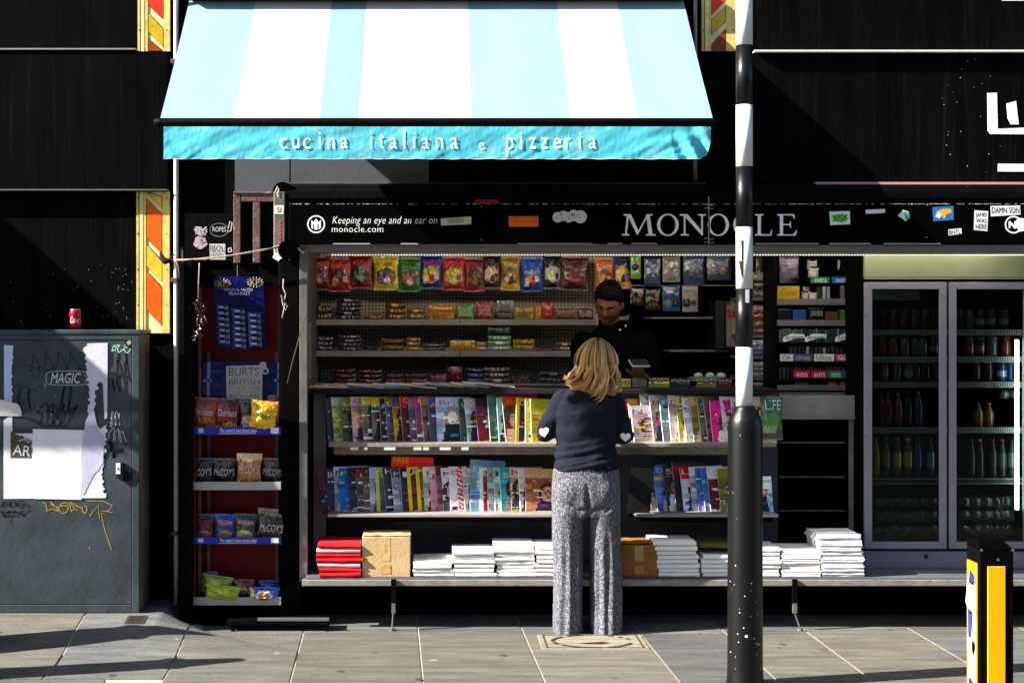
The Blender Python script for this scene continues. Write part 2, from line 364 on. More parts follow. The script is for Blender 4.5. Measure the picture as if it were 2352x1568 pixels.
# neighbouring shop's awning beyond the left edge: it shades the wall and cabinet
M['teal'] = mat('teal_valance_cloth', '4fb8c9', .75, 0, .15, 5, .2, .03, 120, dirt=('a0dde3', 6, .5, .35, (1,1,1.5)))
M['awn'] = mat('awning_cloth', None, .8, 0, .2, 4, .05, .1, 300)
AF = 7.33; AB = WALL-.005
def awning(xl, xr, bounds, label, lettering=True, name='awning'):
    zb = Z(2, AB); zf = Z(272, AF)
    t = thing(name, label, 'awning', ((xl+xr)/2, WALL, zb))
    mb = MB()
    def top(u, v): return (xl+(xr-xl)*u, AB+(AF-AB)*v, zb+(zf-zb)*v-.012*math.sin(math.pi*v)+.003*math.sin(u*40)*math.sin(math.pi*v))
    def colf(u, v):
        x = xl+(xr-xl)*u
        for b, c in bounds:
            if x < b: return H(c)
        return H(bounds[-1][1])
    us = []
    n = 156
    mb.grid(top, n, 12, colf); mb.grid(lambda u, v: tuple(Vector(top(1-u, v))-Vector((0,0,.004))), n, 12, lambda u, v: colf(1-u, v))
    mb.build('canopy', M['awn'], t, True)
    mb = MB(); rb = .024
    mb.tube([(xl-.03, AF, zf-.022), (xl, AF, zf-.022), (xr, AF, zf-.022), (xr+.02, AF, zf-.022)], [.019, rb, rb, .019], 16); mb.build('front_bar', M['blackmetal'], t, True)
    mb = MB(); mb.box(xl, xr, WALL-.1, WALL-.002, zb+.004, zb+.14); mb.build('roller_box', M['blackmetal'], t, bevel=.01)
    for sx in (xl+.35, xr-.35):
        mb = MB(); mid = Vector((sx+(.25 if sx < (xl+xr)/2 else -.25), (AB+AF)/2, (zb+zf)/2-.22))
        mb.tube([(sx, AB, zb-.2), mid, (sx, AF+.02, zf-.03)], .016, 8); mb.build('folding_arm', M['alu'], t)
    z1 = zf-.046; z0 = Z(366, AF)
    def val(u, v):                                         # v: 0 bottom .. 1 top
        x = xl+.022+(xr-xl-.035)*u; k = 1-v*.8
        wv = .020+.0009*math.sin(x*46+3*math.sin(x*9)+v*4.5)*k+.0045*noise.noise(Vector((x*6-v*2.2, v*1.4, 1)))+.0019*noise.noise(Vector((x*22-v*6, v*3, 7)))*(.4+k)+.0009*noise.noise(Vector((x*95-v*4, v*5, 3)))
        if u > .93: wv += .022*sst(.90, 1, u)*math.sin(u*150+v*5)*k-.02*sst(.97,1,u)*k
        zz = z0+(z1-z0)*v+.0015*math.sin(x*50)*(1-v)
        return (x-.018*sst(.975, 1, u)*(1-v)**2, AF-.006-wv, zz+.02*sst(.98, 1, u)*(1-v)**3)
    mb = MB(); mb.grid(val, 420, 16); mb.grid(lambda u, v: tuple(Vector(val(1-u, v))+Vector((0,.002,0))), 210, 8)
    va = mb.build('valance', M['teal'], t, True)
    mb = MB(); mb.grid(lambda u, v: tuple(Vector(val(u, .015*v-.01))-Vector((0,.002,0))), 210, 1); mb.build('hem', M['hem'], va)
    if lettering:
        tb = MB()
        def vf(px, v):
            u = (X(px, AF)-xl-.022)/(xr-xl-.035); p = Vector(val(max(0, min(1, u)), v)); p.y -= .004; return p
        for ch, cx, hw in zip('cucinaitalianapizzeria', [652,680,705.5,735,761,790.5,852.5,877,903,929,951.5,976.5,1009,1042.5,1169.5,1195.5,1221.5,1249,1278.5,1303.5,1330.5,1358.5],
                          [8.5,8,8.5,2.5,8,8.5,2.5,6,8.5,2.5,2.5,8.5,8,8.5,8,2.5,8,8,8.5,6,2.5,8.5]):
            top_ = {'i': .84, 't': .78, 'l': .88}.get(ch, .66); bot = .09 if ch == 'p' else .31
            tb.text(ch, vf, cx-hw, cx+hw, bot, top_, H('f2f4f2'))
        tb.text('e', vf, 1099, 1112, .28, .5, H('f2f4f2'))
        plabel(tb.build('lettering', M['whitelet'], va), 'white spaced letters on the teal valance')
    return t
M['hem'] = mat('pale_hem', 'c8f0f2', .7)
bl, wh = '7b969c', 'b2b4b4'
XL = X(368, AF); XR = X(1637, AF)
awning(XL, XR, [(X(535,AF), bl), (X(733,AF), wh), (X(820,AF), '738d93'), (X(1085,AF), wh), (X(1308,AF), bl), (X(1467,AF), wh), (99, bl)], 'pale blue and white striped awning with wrinkled teal valance over the kiosk')
nx = -3.87
awning(nx-2.9, nx, [(nx-2.4, bl), (nx-1.9, wh), (nx-1.3, bl), (nx-.6, wh), (99, bl)], 'striped awning of the next shop beyond the left edge', False, 'neighbouring_awning')
# two tapered bollards beyond the left edge whose shadows cross the paving
for (bx, by, hh) in ((-2.52, 6.88, 1.02), (-2.55, 7.36, .92)):
    t = thing('iron_bollard', 'black iron street bollard standing left of view' + (' nearer the kerb' if by < 7 else ' nearer the cabinet'), 'bollard', (bx, by, 0), 'iron bollards left of view')
    mb = MB(); mb.lathe([(.16,0),(.155,.06),(.12,.1),(.105,.5),(.085,hh-.25),(.1,hh-.22),(.07,hh-.18),(.03,hh)], bx, by, 20); mb.build('post', M['blackmetal'], t, True)
# ------------------------------------------------------------------ striped beacon pole
PD = 6.75; px_ = 1.466; ps = F/PD
t = thing('beacon_pole', 'tall crossing beacon pole with black and white bands and a thick black base', 'pole', (px_, PD, 0))
M['polew'] = mat('white_band_paint', 'dcdcda', .35, 0, .4, 10, .06, .05, 30, dirt=('77746e', 20, .7, .06))
M['poleb'] = mat('black_band_paint', '070708', .36, 0, .35, 10, .2, .11, 130, dirt=('8a8886', 60, .76, .03))
def zz(y): return Z(y, PD)
zz_ = zz
bands = [(-300,-30,'w'),(-30,-170,'b')] ; ys = [(932,797,'w'),(797,663,'b'),(663,522,'w'),(522,383,'b'),(383,242,'w'),(242,105,'b'),(105,-35,'w'),(-35,-175,'b'),(-175,-315,'w'),(-315,-455,'b')]
for (y0, y1, c) in ys:
    mb = MB(); mb.lathe([(.0392 if c == 'w' else .0388, zz(y0)), (.0392 if c == 'w' else .0388, zz(y1))], px_, PD, 32); mb.build('white_band' if c == 'w' else 'black_band', M['polew'] if c == 'w' else M['poleb'], t, True).modifiers.clear()
mb = MB(); mb.lathe([(.092,-.02),(.086,.03),(.083,.1),(.082,.6),(.0815,zz(985)),(.079,zz(968)),(.07,zz(955)),(.053,zz(942)),(.046,zz(936)),(.042,zz(931))], px_+.004, PD, 40)
base = mb.build('base', M['poleb'], t, True)
mb = MB()
for i in range(60):
    a = R.uniform(math.pi, 2*math.pi); z = R.uniform(.02, 1.3) if i < 25 else R.uniform(.02, .5); r = R.choice([.0012,.0018,.003]); rad = .0835
    if i == 0: a, z, r = 4.55, .25, .008
    c = Vector((px_+.004+rad*math.cos(a), PD+rad*math.sin(a), z)); tx = Vector((-math.sin(a), math.cos(a), 0))
    mb.poly([c+tx*r*math.cos(w_)*R.uniform(.7,1.3)+Vector((0,0,1))*r*math.sin(w_)*R.uniform(.6,1.1) for w_ in [2*math.pi*k/7 for k in range(7)]], H('d8d6d0'))
mb.build('paint_chip', M['flat'], base)
def onpole(px, py): 
    x = (px-1000)/ps-px_; r = .0402; x = max(-r*.98, min(r*.98, x)); return Vector((px_+x, PD-math.sqrt(r*r-x*x), zz(py)))
mb = MB(); mb.text('1', lambda u, v: onpole(u, v), 1707.5, 1717, 695, 665, H('f0f0ee')); mb.build('numeral', M['whitelet'], t)
mb = MB()
for q in ([(1690,549),(1704,550),(1704,553),(1692,553),(1692,585),(1690,585)], [(1698,553),(1704,553),(1703,640),(1699,632),(1694,600),(1700,600)], [(1690,566),(1697,570),(1697,576),(1690,573)]):
    mb.poly([onpole(a, b) for a, b in q], H('141414'))
mb.build('tape_mark', M['flat'], t)
# ------------------------------------------------------------------ yellow reflective bollard at the right
BD = 5.0
t = thing('traffic_bollard', 'square black bollard with yellow reflective panel and torn stickers at bottom right', 'bollard', (X(2289, BD), BD+.06, 0))
x0, x1 = X(2249, BD), X(2329, BD); zt = Z(1262, BD)
mb = MB(); mb.box(x0, x1, BD, BD+.12, 0, zt); body = mb.build('body', M['blackmetal'], t, bevel=.006)
mb = MB(); n = 0
P = [(x0,BD,zt+.001),(x1,BD,zt+.001),(x1,BD+.12,zt+.001),(x0,BD+.12,zt+.001)]; Q = [(x0+.012,BD+.03,zt+.03),(x1-.03,BD+.03,zt+.03),(x1-.03,BD+.11,zt+.03),(x0+.012,BD+.11,zt+.03)]
for i in range(4): mb.poly([P[i], P[(i+1)%4], Q[(i+1)%4], Q[i]], (1,1,1))
mb.poly(Q); mb.build('cap', M['blackgloss'], t)
M['yellow'] = mat('yellow_reflector', 'f2a400', .5, 0, .3, 20, .05, .05, 100)
mb = MB(); mb.box(X(2268, BD), X(2309, BD), BD-.004, BD+.002, .12, Z(1300, BD)); mb.build('reflector_panel', M['yellow'], t, bevel=.002)
mb = MB(); mb.box(x0-.004, x0+.002, BD+.015, BD+.105, .12, Z(1295, BD)); mb.build('reflector_panel', M['yellow'], t, bevel=.002)
mb = MB()
for (x, z) in ((X(2252,BD), Z(1250,BD)-.02), (X(2327,BD)-.005, Z(1250,BD)-.02), (X(2290,BD), Z(1285,BD))):
    mb.tube([(x+.004, BD+.001, z), (x+.004, BD-.004, z)], .004, 10)
mb.build('rivet', M['alu'], t)
mb = MB()
def side(yy, py): return Vector((x0-.0055, BD+yy, Z(py, BD)))
for c, q in (('f4f2ee', [(.02,1345),(.09,1338),(.1,1372),(.108,1395),(.06,1418),(.02,1400)]), ('1c2c7a', [(.03,1325),(.07,1315),(.08,1345),(.03,1350)]), ('24348a', [(.04,1412),(.09,1405),(.085,1475),(.05,1470)]), ('d8d8e4', [(.015,1400),(.05,1420),(.05,1500),(.02,1520)]),
             ('f2f0ee', [(.015,1480),(.09,1470),(.095,1500),(.03,1520)]), ('c9c4d8', [(.02,1520),(.08,1510),(.09,1570),(.02,1580)]), ('22327e', [(.02,1575),(.08,1565),(.07,1680),(.03,1680)])):
    mb.slab([side(a, b) for a, b in q], .0016, (-1,0,0), H(c))
mb.build('torn_sticker', M['flat'], body)
# ------------------------------------------------------------------ grey street cabinet with posters
CD = 7.85
M['cab'] = mat('cabinet_paint', '343e44', .5, 0, .35, 3, .35, .08, 30, dirt=('1e2226', 4, .5, .3, (1,1,.6)), fine=.1, rv=.1)
M['cabside'] = mat('cabinet_side_paint', '6a5854', .5, 0, .3, 5, .3, .1, 30, dirt=('3a2c2a', 6, .5, .2, (1,1,.5)))
xl, xr = X(-110, CD), X(320, CD); zb = Z(1407, CD); zt = Z(768, CD)
t = thing('utility_cabinet', 'grey steel street cabinet with graffiti and torn white posters', 'cabinet', ((xl+xr)/2, CD, zb))
mb = MB(); mb.box(xl, xr-.002, CD+.012, WALL-.06, zb+.01, zt-.002); mb.build('body', M['cabside'], t, bevel=.004)
mb = MB(); mb.box(xl-.01, xr+.008, CD-.004, WALL-.06, zt, Z(757, CD)); mb.build('top', M['cab'], t, bevel=.005)
mb = MB()
for q in ((X(303,CD), xr, zb, zt-.002), (xl, X(303,CD), zt-.03, zt-.002), (xl, X(303,CD), zb, zb+.045)): mb.box(q[0], q[1]-.001, CD, CD+.012, q[2], q[3])
mb.build('frame', M['cab'], t, bevel=.003)
mb = MB(); mb.box(xl, X(302,CD), CD+.003, CD+.011, zb+.048, zt-.033); door = mb.build('door', M['cab'], t, bevel=.002)
D0 = CD+.0022
mb = MB(); mb.pbox(266, 283, 1062, 1098, CD-.018, .02, H('111114')); mb.pbox(283, 292, 1082, 1102, CD-.012, .015, H('0c0c0c')); mb.pbox(286, 319, 1086, 1104, CD-.006, .006, H('0e0e0f'))
lk = mb.build('lock', M['flat'], door, bevel=.002)
mb = MB(); mb.pbox(266, 276, 1063, 1088, CD-.0205, .0022, H('e4e4e2')); mb.disc(271, 1076, 2.4, CD-.022, H('181818'), 12)
mb.build('lock_plate', M['flat'], lk)
mb = MB(); mb.disc(297, 787, 11, D0-.0015, H('0c0c0c'), 8); mb.poly([W(290,786,D0-.003),(W(298,780,D0-.003)),W(302,788,D0-.003),W(294,793,D0-.003)], H('a89890')); mb.build('keyhole_cover', M['flat'], t)
g = MB(); dg = D0-.0008
def scrib(x0, y0, w_, h_, n, seed, width, col):
    r = random.Random(seed); pts = []
    f1, f2, p1, p2 = r.uniform(1.5,2.6), r.uniform(3.1,5), r.uniform(0,6), r.uniform(0,6); out = []; N = n*7
    for i in range(N):
        q = i/(N-1); out.append((x0+w_*(q+.16*math.sin(q*n*1.9+p1)*.6+.07*math.sin(q*n*f1*2)), y0+h_*(.5+.34*math.sin(q*n*f1+p2)+.18*math.sin(q*n*f2+p1))))
    m_ = MB(); m_.stroke(out, width, dg-seed*4e-6, H(col)); m_.build('graffiti_tag', M['flat'], door)
blk = '1c2024'
scrib(0, 1150, 62, 14, 16, 1, 2, blk); scrib(0, 1170, 60, 16, 14, 2, 2, blk); g.stroke([(14,1185),(34,1186),(24,1186),(25,1206)], 1.5, dg, H(blk))
scrib(250, 800, 48, 90, 9, 3, 3, blk); scrib(245, 850, 50, 50, 12, 4, 2.5, blk); scrib(235, 1010, 40, 45, 5, 5, 6, blk); scrib(90, 920, 80, 60, 10, 6, 4, '22262b'); scrib(130, 890, 40, 80, 8, 7, 3.5, '20242a')
scrib(255, 790, 42, 20, 10, 8, 1.8, '9fd0b8'); scrib(252, 945, 26, 40, 9, 9, 1.3, 'c8ccd0'); scrib(250, 980, 36, 34, 9, 10, 1.3, 'c8ccd0'); scrib(60, 810, 120, 60, 12, 11, 3, '2e343a'); scrib(20, 880, 60, 60, 8, 12, 3, '2c3238')
scrib(105, 1152, 90, 26, 13, 13, 2, 'a88a20'); g.stroke([(200,1150),(235,1150),(258,1160),(250,1172),(228,1172),(262,1176),(232,1178),(240,1215),(256,1262)], 1.8, dg, H('a08a30')); g.stroke([(205,1185),(225,1160),(228,1190)], 1.6, dg, H('a88a20'))
g.ptext('MAGIC', 116, 182, 856, 880, dg-.0004, H('c9cdd2'), shear=4); 
el = [(103+105*.5+50*math.copysign(abs(math.cos(a))**.4, math.cos(a)), 868+16*math.copysign(abs(math.sin(a))**.5, math.sin(a))) for a in [2*math.pi*i/36 for i in range(37)]]
g.stroke(el, 1.2, dg-.0004, H('b8bcc2')); g.stroke([(102,880),(104,892),(106,882)], 1.2, dg-.0004, H('b8bcc2')); g.stroke([(192,860),(200,868),(194,876),(204,874)], 1.2, dg-.0004, H('b8bcc2'))
for i in range(26):
    g.disc(R.uniform(40, 240), R.choice([R.gauss(805, 5), R.gauss(868, 30), R.gauss(940, 20), R.uniform(1200,1370)]), R.uniform(.5, 1.6), dg-.0006, H(R.choice(['a8acb0', '15181c', '15181c', '2a2420'])), 7)
g.build('graffiti', M['flat'], door)
M['poster'] = mat('white_poster_paper', None, .7, 0, .2, 4, .06, .15, 12)
def torn(pp, amp, seed, step=4):
    r = random.Random(seed); out = []
    for i in range(len(pp)):
        a = Vector(pp[i][:2]); b = Vector(pp[(i+1) % len(pp)][:2]); rough = pp[i][2] if len(pp[i]) > 2 else 0
        out.append((a.x, a.y))
        if rough:
            n = max(2, int((b-a).length/step)); nn = Vector((-(b-a).y, (b-a).x)).normalized()
            for k in range(1, n): p = a+(b-a)*k/n+nn*r.uniform(-amp, amp)*rough; out.append((p.x, p.y))
    return out
D1 = D0-.0012
def paper(pp, amp, seed, col='dcdce0', d=D1, th=.0006, name='poster', lab=None):
    mb = MB(); mb.pslab(torn(pp, amp, seed), d-th, th*.9, H(col)); o = mb.build(name, M['poster'], door); 
    if lab: plabel(o, lab)
    return o
paper([(8,965),(28,950),(28,995),(72,995),(120,1000),(205,985),(215,960,1),(228,985),(245,975,1),(240,1040,1),(232,1090,1),(243,1143),(8,1145)], 4, 1, lab='large torn white poster across the cabinet door')
paper([(205,788),(247,787),(246,960),(240,962),(236,880,1.4),(222,885,1.4),(214,960,1),(205,975,1),(203,900,1.2),(192,800,1)], 4, 2, 'c9c7d6', lab='torn vertical strip of white poster')  # white paper, bluish shade put into the colour
paper([(9,792),(30,793,1),(27,860,1.2),(28,922),(9,922)], 2.5, 3, 'bcc6e2', lab='torn white poster strip at the left, bluish shade put into its colour')  # white paper too, its blue is painted shade
paper([(75,985),(188,987),(187,1147),(78,1145)], 0, 4, 'e6e6ea', D1-.001, lab='square white sheet pasted over the poster')
paper([(24,990,1),(72,1010,1),(72,1051),(24,1051)], 2, 5, '54493f', D1-.0012, lab='torn photo remnant with white letters')
paper([(196,968),(214,930),(224,985),(240,1000),(236,1065,1),(215,1090,1),(190,1140),(186,1050)], 2, 6, 'b9b8cc', D1-.0016, lab='hanging torn flap of poster')  # shaded side of the white flap given as a bluish colour
mb = MB(); mb.ptext('AR', 30, 70, 1022, 1046, D1-.0035, H('d8dcdc'), rot=.1); mb.stroke([(44,1012),(56,1008),(66,1016),(70,1008)], 2.5, D1-.0035, H('c8d0cc')); mb.build('poster_lettering', M['flat'], door)
mb = MB()                                                    # poster corner curling off the door
def curl(u, v):
    px = -30+80*u; a = 2.3*v; 
    return (X(px, D1), D1-.004-.10*(1-math.cos(a))*.5*(.4+.6*u), Z(955, D1)+.08*v*(1-.3*u)+.045*math.sin(a)*(1-.5*u))
mb.grid(curl, 12, 12, col=H('dcdce4')); mb.grid(lambda u, v: tuple(Vector(curl(1-u, v))+Vector((0,.001,.0))), 12, 12, col=H('dcdce4'))
plabel(mb.build('curled_poster', M['poster'], door, True), 'white poster corner curling away from the door')
# crushed soft drink can on the cabinet
cd = 7.98; cx = X(173, cd); cz = Z(757, CD)+.002; r0 = .033
t = thing('drinks_can', 'dented red soft drink can standing on top of the grey cabinet', 'can', (cx, cd, cz))
mb = MB(); mb.lathe([(.024,0),(.033,.012),(.033,.05),(.0315,.06),(.033,.07),(.033,.096),(.0275,.108)], cx, cd, 28, H('c00a14'), colf=lambda a, i, z: H('c00a14'))
b_ = mb.build('body', M['can'], t, True)
mb = MB(); mb.lathe([(.0275,.1075),(.0285,.111),(.026,.112),(.0255,.109)], cx, cd, 24, H('b8b8b8')); o = mb.build('rim', M['can'], t, True)
for ob_ in (b_, o):
    for v in ob_.data.vertices: v.co.z += 0 
b_.location.z += 0
mb = MB()
mb.text('Coke', lambda u, v: (cx+.0336*math.sin(u), cd-.0336*math.cos(u), cz+v), -.75, .75, .035, .07, H('f0e8e8'), shear=.15)
mb.build('lettering', M['flat'], b_)
for nm in (b_, o):
    for v in nm.data.vertices: v.co.z += cz
# ------------------------------------------------------------------ kiosk
ky0 = KF; kz0 = .0; KR = X(2520, KF)
kd = thing('newspaper_kiosk', 'black newspaper kiosk with white lettered fascia and open front full of goods', 'kiosk', (1.0, KF, 0))
xA = X(690, KF)
mb = MB(); M['inner'] = mat('kiosk_inner_lining', '5a5450', .7, 0, .2, 4, .2)
mb.box(X(640,KF), X(688,KF), KF-.005, KF+.10, .02, Z(470,KF)); mb.build('corner_post', M['blackmetal'], kd, bevel=.004)
mb = MB(); mb.box(xA-.05, xA-.02, KF+.05, 9.78, .1, 2.5); mb.build('side_wall', M['inner'], kd)
mb = MB(); mb.box(KR, KR+.04, KF+.05, 9.78, .1, 2.5); mb.build('side_wall', M['inner'], kd)
M['peg'] = mat('peg_board', 'a8a094', .7, 0, .2, 6, .1)
tn = M['peg'].node_tree; N_ = tn.nodes; L_ = tn.links          # holes in a regular grid
vo = N_.new('ShaderNodeTexVoronoi'); vo.inputs['Randomness'].default_value = 0; vo.inputs['Scale'].default_value = 42
tc_ = [n for n in N_ if n.type == 'TEX_COORD'][0]; mpp = N_.new('ShaderNodeMapping'); mpp.inputs['Scale'].default_value = (1,0,1); L_.new(tc_.outputs['Object'], mpp.inputs[0]); L_.new(mpp.outputs[0], vo.inputs['Vector'])
mr_ = N_.new('ShaderNodeMapRange'); mr_.inputs[1].default_value = .22; mr_.inputs[2].default_value = .3; L_.new(vo.outputs['Distance'], mr_.inputs[0])
bs_ = N_['Principled BSDF']; src = bs_.inputs['Base Color'].links[0].from_socket
mx_ = N_.new('ShaderNodeMix'); mx_.data_type = 'RGBA'; L_.new(mr_.outputs[0], mx_.inputs[0]); mx_.inputs[6].default_value = (.02,.017,.015,1); L_.new(src, mx_.inputs[7]); L_.new(mx_.outputs[2], bs_.inputs['Base Color'])
mb = MB(); mb.box(xA-.02, X(1420,9.7), 9.7, 9.78, .1, 2.48); mb.build('back_panel', M['peg'], kd)
mb = MB(); mb.box(X(1420,9.7)+.001, KR, 9.7, 9.78, .1, 2.48); plabel(mb.build('back_panel', M['blackdeep'], kd), 'dark right part of back wall')
mb = MB(); mb.box(xA-.05, KR+.04, KF+.06, 9.78, 2.44, 2.48); mb.build('ceiling', M['inner'], kd)
mb = MB(); mb.box(xA-.05, KR+.04, KF+.45, 9.78, .19, .25); mb.build('floor', M['blackdeep'], kd)
# roof roller housing and fascia
mb = MB(); prof = [(KF+.30, Z(470,KF)), (KF+.005, Z(468,KF)), (KF-.005, Z(455,KF)), (KF+.0, Z(440,KF)), (KF+.03, Z(424,KF)), (KF+.07, Z(419,KF)), (KF+.33, Z(418,KF))]
for xa, xb in ((X(632,KF), X(1628,KF)-.001), (X(1628,KF)+.001, KR+.05)):
    k = len(mb.v); n = len(prof)
    for x in (xa, xb): mb.v += [Vector((x, y, z)) for y, z in prof]
    for i in range(n): j = (i+1) % n; mb.face([k+i, k+n+i, k+n+j, k+j], (1,1,1))
    mb.face([k+i for i in range(n)], (1,1,1)); mb.face([k+n+i for i in range(n)][::-1], (1,1,1))
mb.build('roller_housing', M['blackmetal'], kd, bevel=.004)
mb = MB(); mb.box(X(1880,KF), KR, KF+.05, KF+.3, Z(421.5,KF), Z(418.5,KF)+.006, H('c8888c')); plabel(mb.build('roof_trim', M['flat'], kd), 'pinkish roof edge strip with its sunlit tone put in as colour')  # sunlit roof edge drawn as a pale pinkish strip
mb = MB(); mb.box(X(640,KF), X(1628,KF), KF+.1, KF+.3, Z(419,KF), Z(418.5,KF)+.006, H('6a6660')); mb.build('roof_trim', M['flat'], kd)
fa = KF-.02
mb = MB(); mb.box(X(665,fa), X(1627.4,fa), fa, KF+.04, Z(560,fa), Z(469,fa)); mb.box(X(1628.6,fa), KR+.05, fa, KF+.04, Z(560,fa), Z(469,fa)); fas = mb.build('fascia_board', M['blackgloss'], kd, bevel=.003)
mb = MB()
for x0 in range(665, 2400, 7):
    if R.random() < .72: mb.pbox(x0, x0+R.uniform(3,8), 467.6, 469+R.uniform(-.3,.7), fa-.002, .003, H(R.choice(['8c8a86','6a6866','b8b5b0'])))
for x0, x1 in ((920,960),(1190,1360),(1396,1430),(1450,1510),(1735,1880),(1905,2000),(2400,2500),(765,850),(2030,2160)):
    mb.pbox(x0, x1, 558.6, 561, fa-.002, .003, H('a8a49c'))
mb.build('edge_wear', M['flat'], fas)
mb = MB(); mb.pbox(1625.5, 1630.5, 452, 560, fa-.003, .003, H('1c1c1c')); mb.stroke([(1628,452),(1627.5,480),(1628.5,500),(1627.5,530),(1628,560)], 1.8, fa-.0045, H('a8a6a0'))
for yy in (470, 478, 548, 556): mb.stroke([(1617, yy+1), (1624, yy-1), (1634, yy+2), (1640, yy)], 1.6, fa-.0048, H('9a9892'))
mb.build('joint_plate', M['flat'], fas)
FT = fa-.0012; wc = H('e9e7e1')
mb = MB()
mb.ptext('Keeping an eye and an ear on', 762, 1001, 497, 519, FT, wc, shear=5); plabel(mb.build('lettering', M['whitelet'], fas), 'small white italic slogan')
mb = MB(); mb.ptext('monocle.com', 762, 880, 519, 533, FT, wc)
plabel(mb.build('lettering', M['whitelet'], fas), 'small white web address under the slogan')
mb = MB(); mb.ring(726, 515, 17.5, 20.5, FT, wc, 40)
mb.pslab([(715,523),(715,505),(720,510),(726,502),(732,510),(737,505),(737,523),(732,527),(732,516),(729,514),(729,528),(722,527),(722,514),(719,516),(719,526)], FT-.0003, .0002, wc)
plabel(mb.build('logo', M['whitelet'], fas), 'round white letter emblem at the left')
# serif capitals
mb = MB(); yb, yt = 541, 492; dd = [FT]
def pg(pp): dd[0] -= .00004; mb.poly([W(a, b, dd[0]) for a, b in pp], wc)
def serif(x0, x1, y, up):
    s_ = -1 if up else 1
    pg([(x0, y), (x1, y), (x1, y-s_*2.4), ((x0+x1)/2+3, y-s_*4), ((x0+x1)/2-3, y-s_*4), (x0, y-s_*2.4)])
def Ogl(cx, rx, a0=0, a1=360):
    dd[0] -= .00004; b = len(mb.v); n = 44
    for i in range(n+1):
        w_ = math.radians(a0+(a1-a0)*i/n)
        mb.v.append(W(cx+rx*math.cos(w_), 516.5-25.5*math.sin(w_), dd[0])); mb.v.append(W(cx+(rx-7.4)*math.cos(w_), 516.5-22.6*math.sin(w_), dd[0]))
    for i in range(n): mb.face([b+2*i, b+2*i+1, b+2*i+3, b+2*i+2], wc)
def Igl(x, w_=7.4): pg([(x-w_/2, yt+1), (x+w_/2, yt+1), (x+w_/2, yb-1), (x-w_/2, yb-1)])
# M
pg([(1440,yt+1),(1444.5,yt+1),(1439.5,yb-1),(1435,yb-1)]); pg([(1440,yt),(1449,yt),(1467,yb-10),(1464,yb)]); pg([(1464,yb),(1466,yb-10),(1486,yt),(1490,yt)]); pg([(1484,yt),(1492,yt),(1499,yb-1),(1490,yb-1)])
serif(1428,1446,yb,False); serif(1483,1506,yb,False); serif(1432,1446,yt,True); serif(1484,1499,yt,True)
Ogl(1534, 25)
pg([(1570.5,yt+1),(1574.5,yt+1),(1574.5,yb-1),(1570.5,yb-1)]); pg([(1568,yt),(1579,yt),(1614,yb-9),(1613,yb+1)]); pg([(1610.5,yt+1),(1614.5,yt+1),(1614.5,yb),(1610.5,yb-4)])
serif(1563,1582,yb,False); serif(1561,1577,yt,True); serif(1603,1622,yt,True)
Ogl(1649.5, 25); Ogl(1708, 24, 42, 318); pg([(1724,494),(1727,494),(1727,508),(1724.5,502)]); pg([(1724,532),(1727,524),(1727,538),(1724,538)])
Igl(1744); serif(1734,1754,yb,False); serif(1734,1754,yt,True); pg([(1744,yb),(1744,yb-2.6),(1768,yb-2.6),(1772,yb-13),(1774,yb-13),(1771,yb)])
Igl(1795); serif(1785,1800,yb,False); serif(1785,1800,yt,True); pg([(1796,yb),(1796,yb-2.6),(1822,yb-2.6),(1829,yb-12),(1831,yb-12),(1827,yb)]); pg([(1796,yt),(1824,yt),(1826,yt+11),(1824,yt+11),(1820,yt+2.6),(1796,yt+2.6)])
pg([(1796,514.5),(1815,514.5),(1815,517.1),(1796,517.1)]); pg([(1814,509),(1816.5,509),(1816.5,523),(1814,523)])
plabel(mb.build('lettering', M['whitelet'], fas), 'large white serif capitals spelling the kiosk name')
def stk(fn, lab):
    mb = MB(); fn(mb); return plabel(mb.build('sticker', M['flat'], fas), lab)
S1 = FT-.0004; S2 = FT-.0012
stk(lambda m: (m.pslab([(1168,497),(1236,496.5),(1237,520.5),(1169,521)], S1, .0003, H('f0701a')), m.pbox(1171,1234,499,500, S2, .0002, H('b85010')), m.ptext('ORANGE WINES', 1177, 1228, 505, 510, S2, H('c04c0c'))), 'plain orange rectangular sticker')
stk(lambda m: (m.pslab([(1012,502),(1081,497),(1083,499),(1082,515),(1013,518)], S1, .0003, H('c9c6a8')), m.ptext('SHARED READING', 1028, 1065, 503, 512, S2, H('4a4a3a'), rot=-.05)), 'cream tape label after the slogan')
def cl(m):
    for x, y, r in ((1281,499,12),(1294,496,12),(1306,499,12),(1318,495,13),(1333,498,15)): m.disc(x, y, r, S1-(x-1280)*2e-6, H('dcdcda'), 20)
    for i in range(26): m.disc(R.uniform(1273,1344), R.uniform(489,507), R.uniform(.6,1.3), S2, H('3a3a3a'), 6)
    m.ptext('BIL', 1312, 1324, 490, 497, S2, H('3a3a3a')); m.stroke([(1288,484),(1292,505),(1300,508)], .8, S2, H('555555')); m.stroke([(1308,486),(1306,505)], .8, S2, H('555555'))
stk(cl, 'white bubbly cloud shaped sticker')
def gr(m):
    m.pslab([(1905,486),(1952,485),(1953,515),(1907,517)], S1, .0003, H('dfe8e4'))
    m.pslab(torn([(1911,496,1),(1925,491,1),(1946,492,1),(1948,505,1),(1935,511,1),(1914,509,1)], 2.5, 3, 3), S2, .0003, H('4cb43a'))
    for a in ((1918,500),(1928,497),(1936,503),(1941,498)): m.disc(*a, 2.2, S2-.0006, H('12351c'), 7)
stk(gr, 'white sticker with a green scribbled face')
stk(lambda m: m.pslab([(1988,482),(2033,480),(2033,489),(1989,491)], S1, .0003, H('e0dfdb')), 'blank white strip sticker')
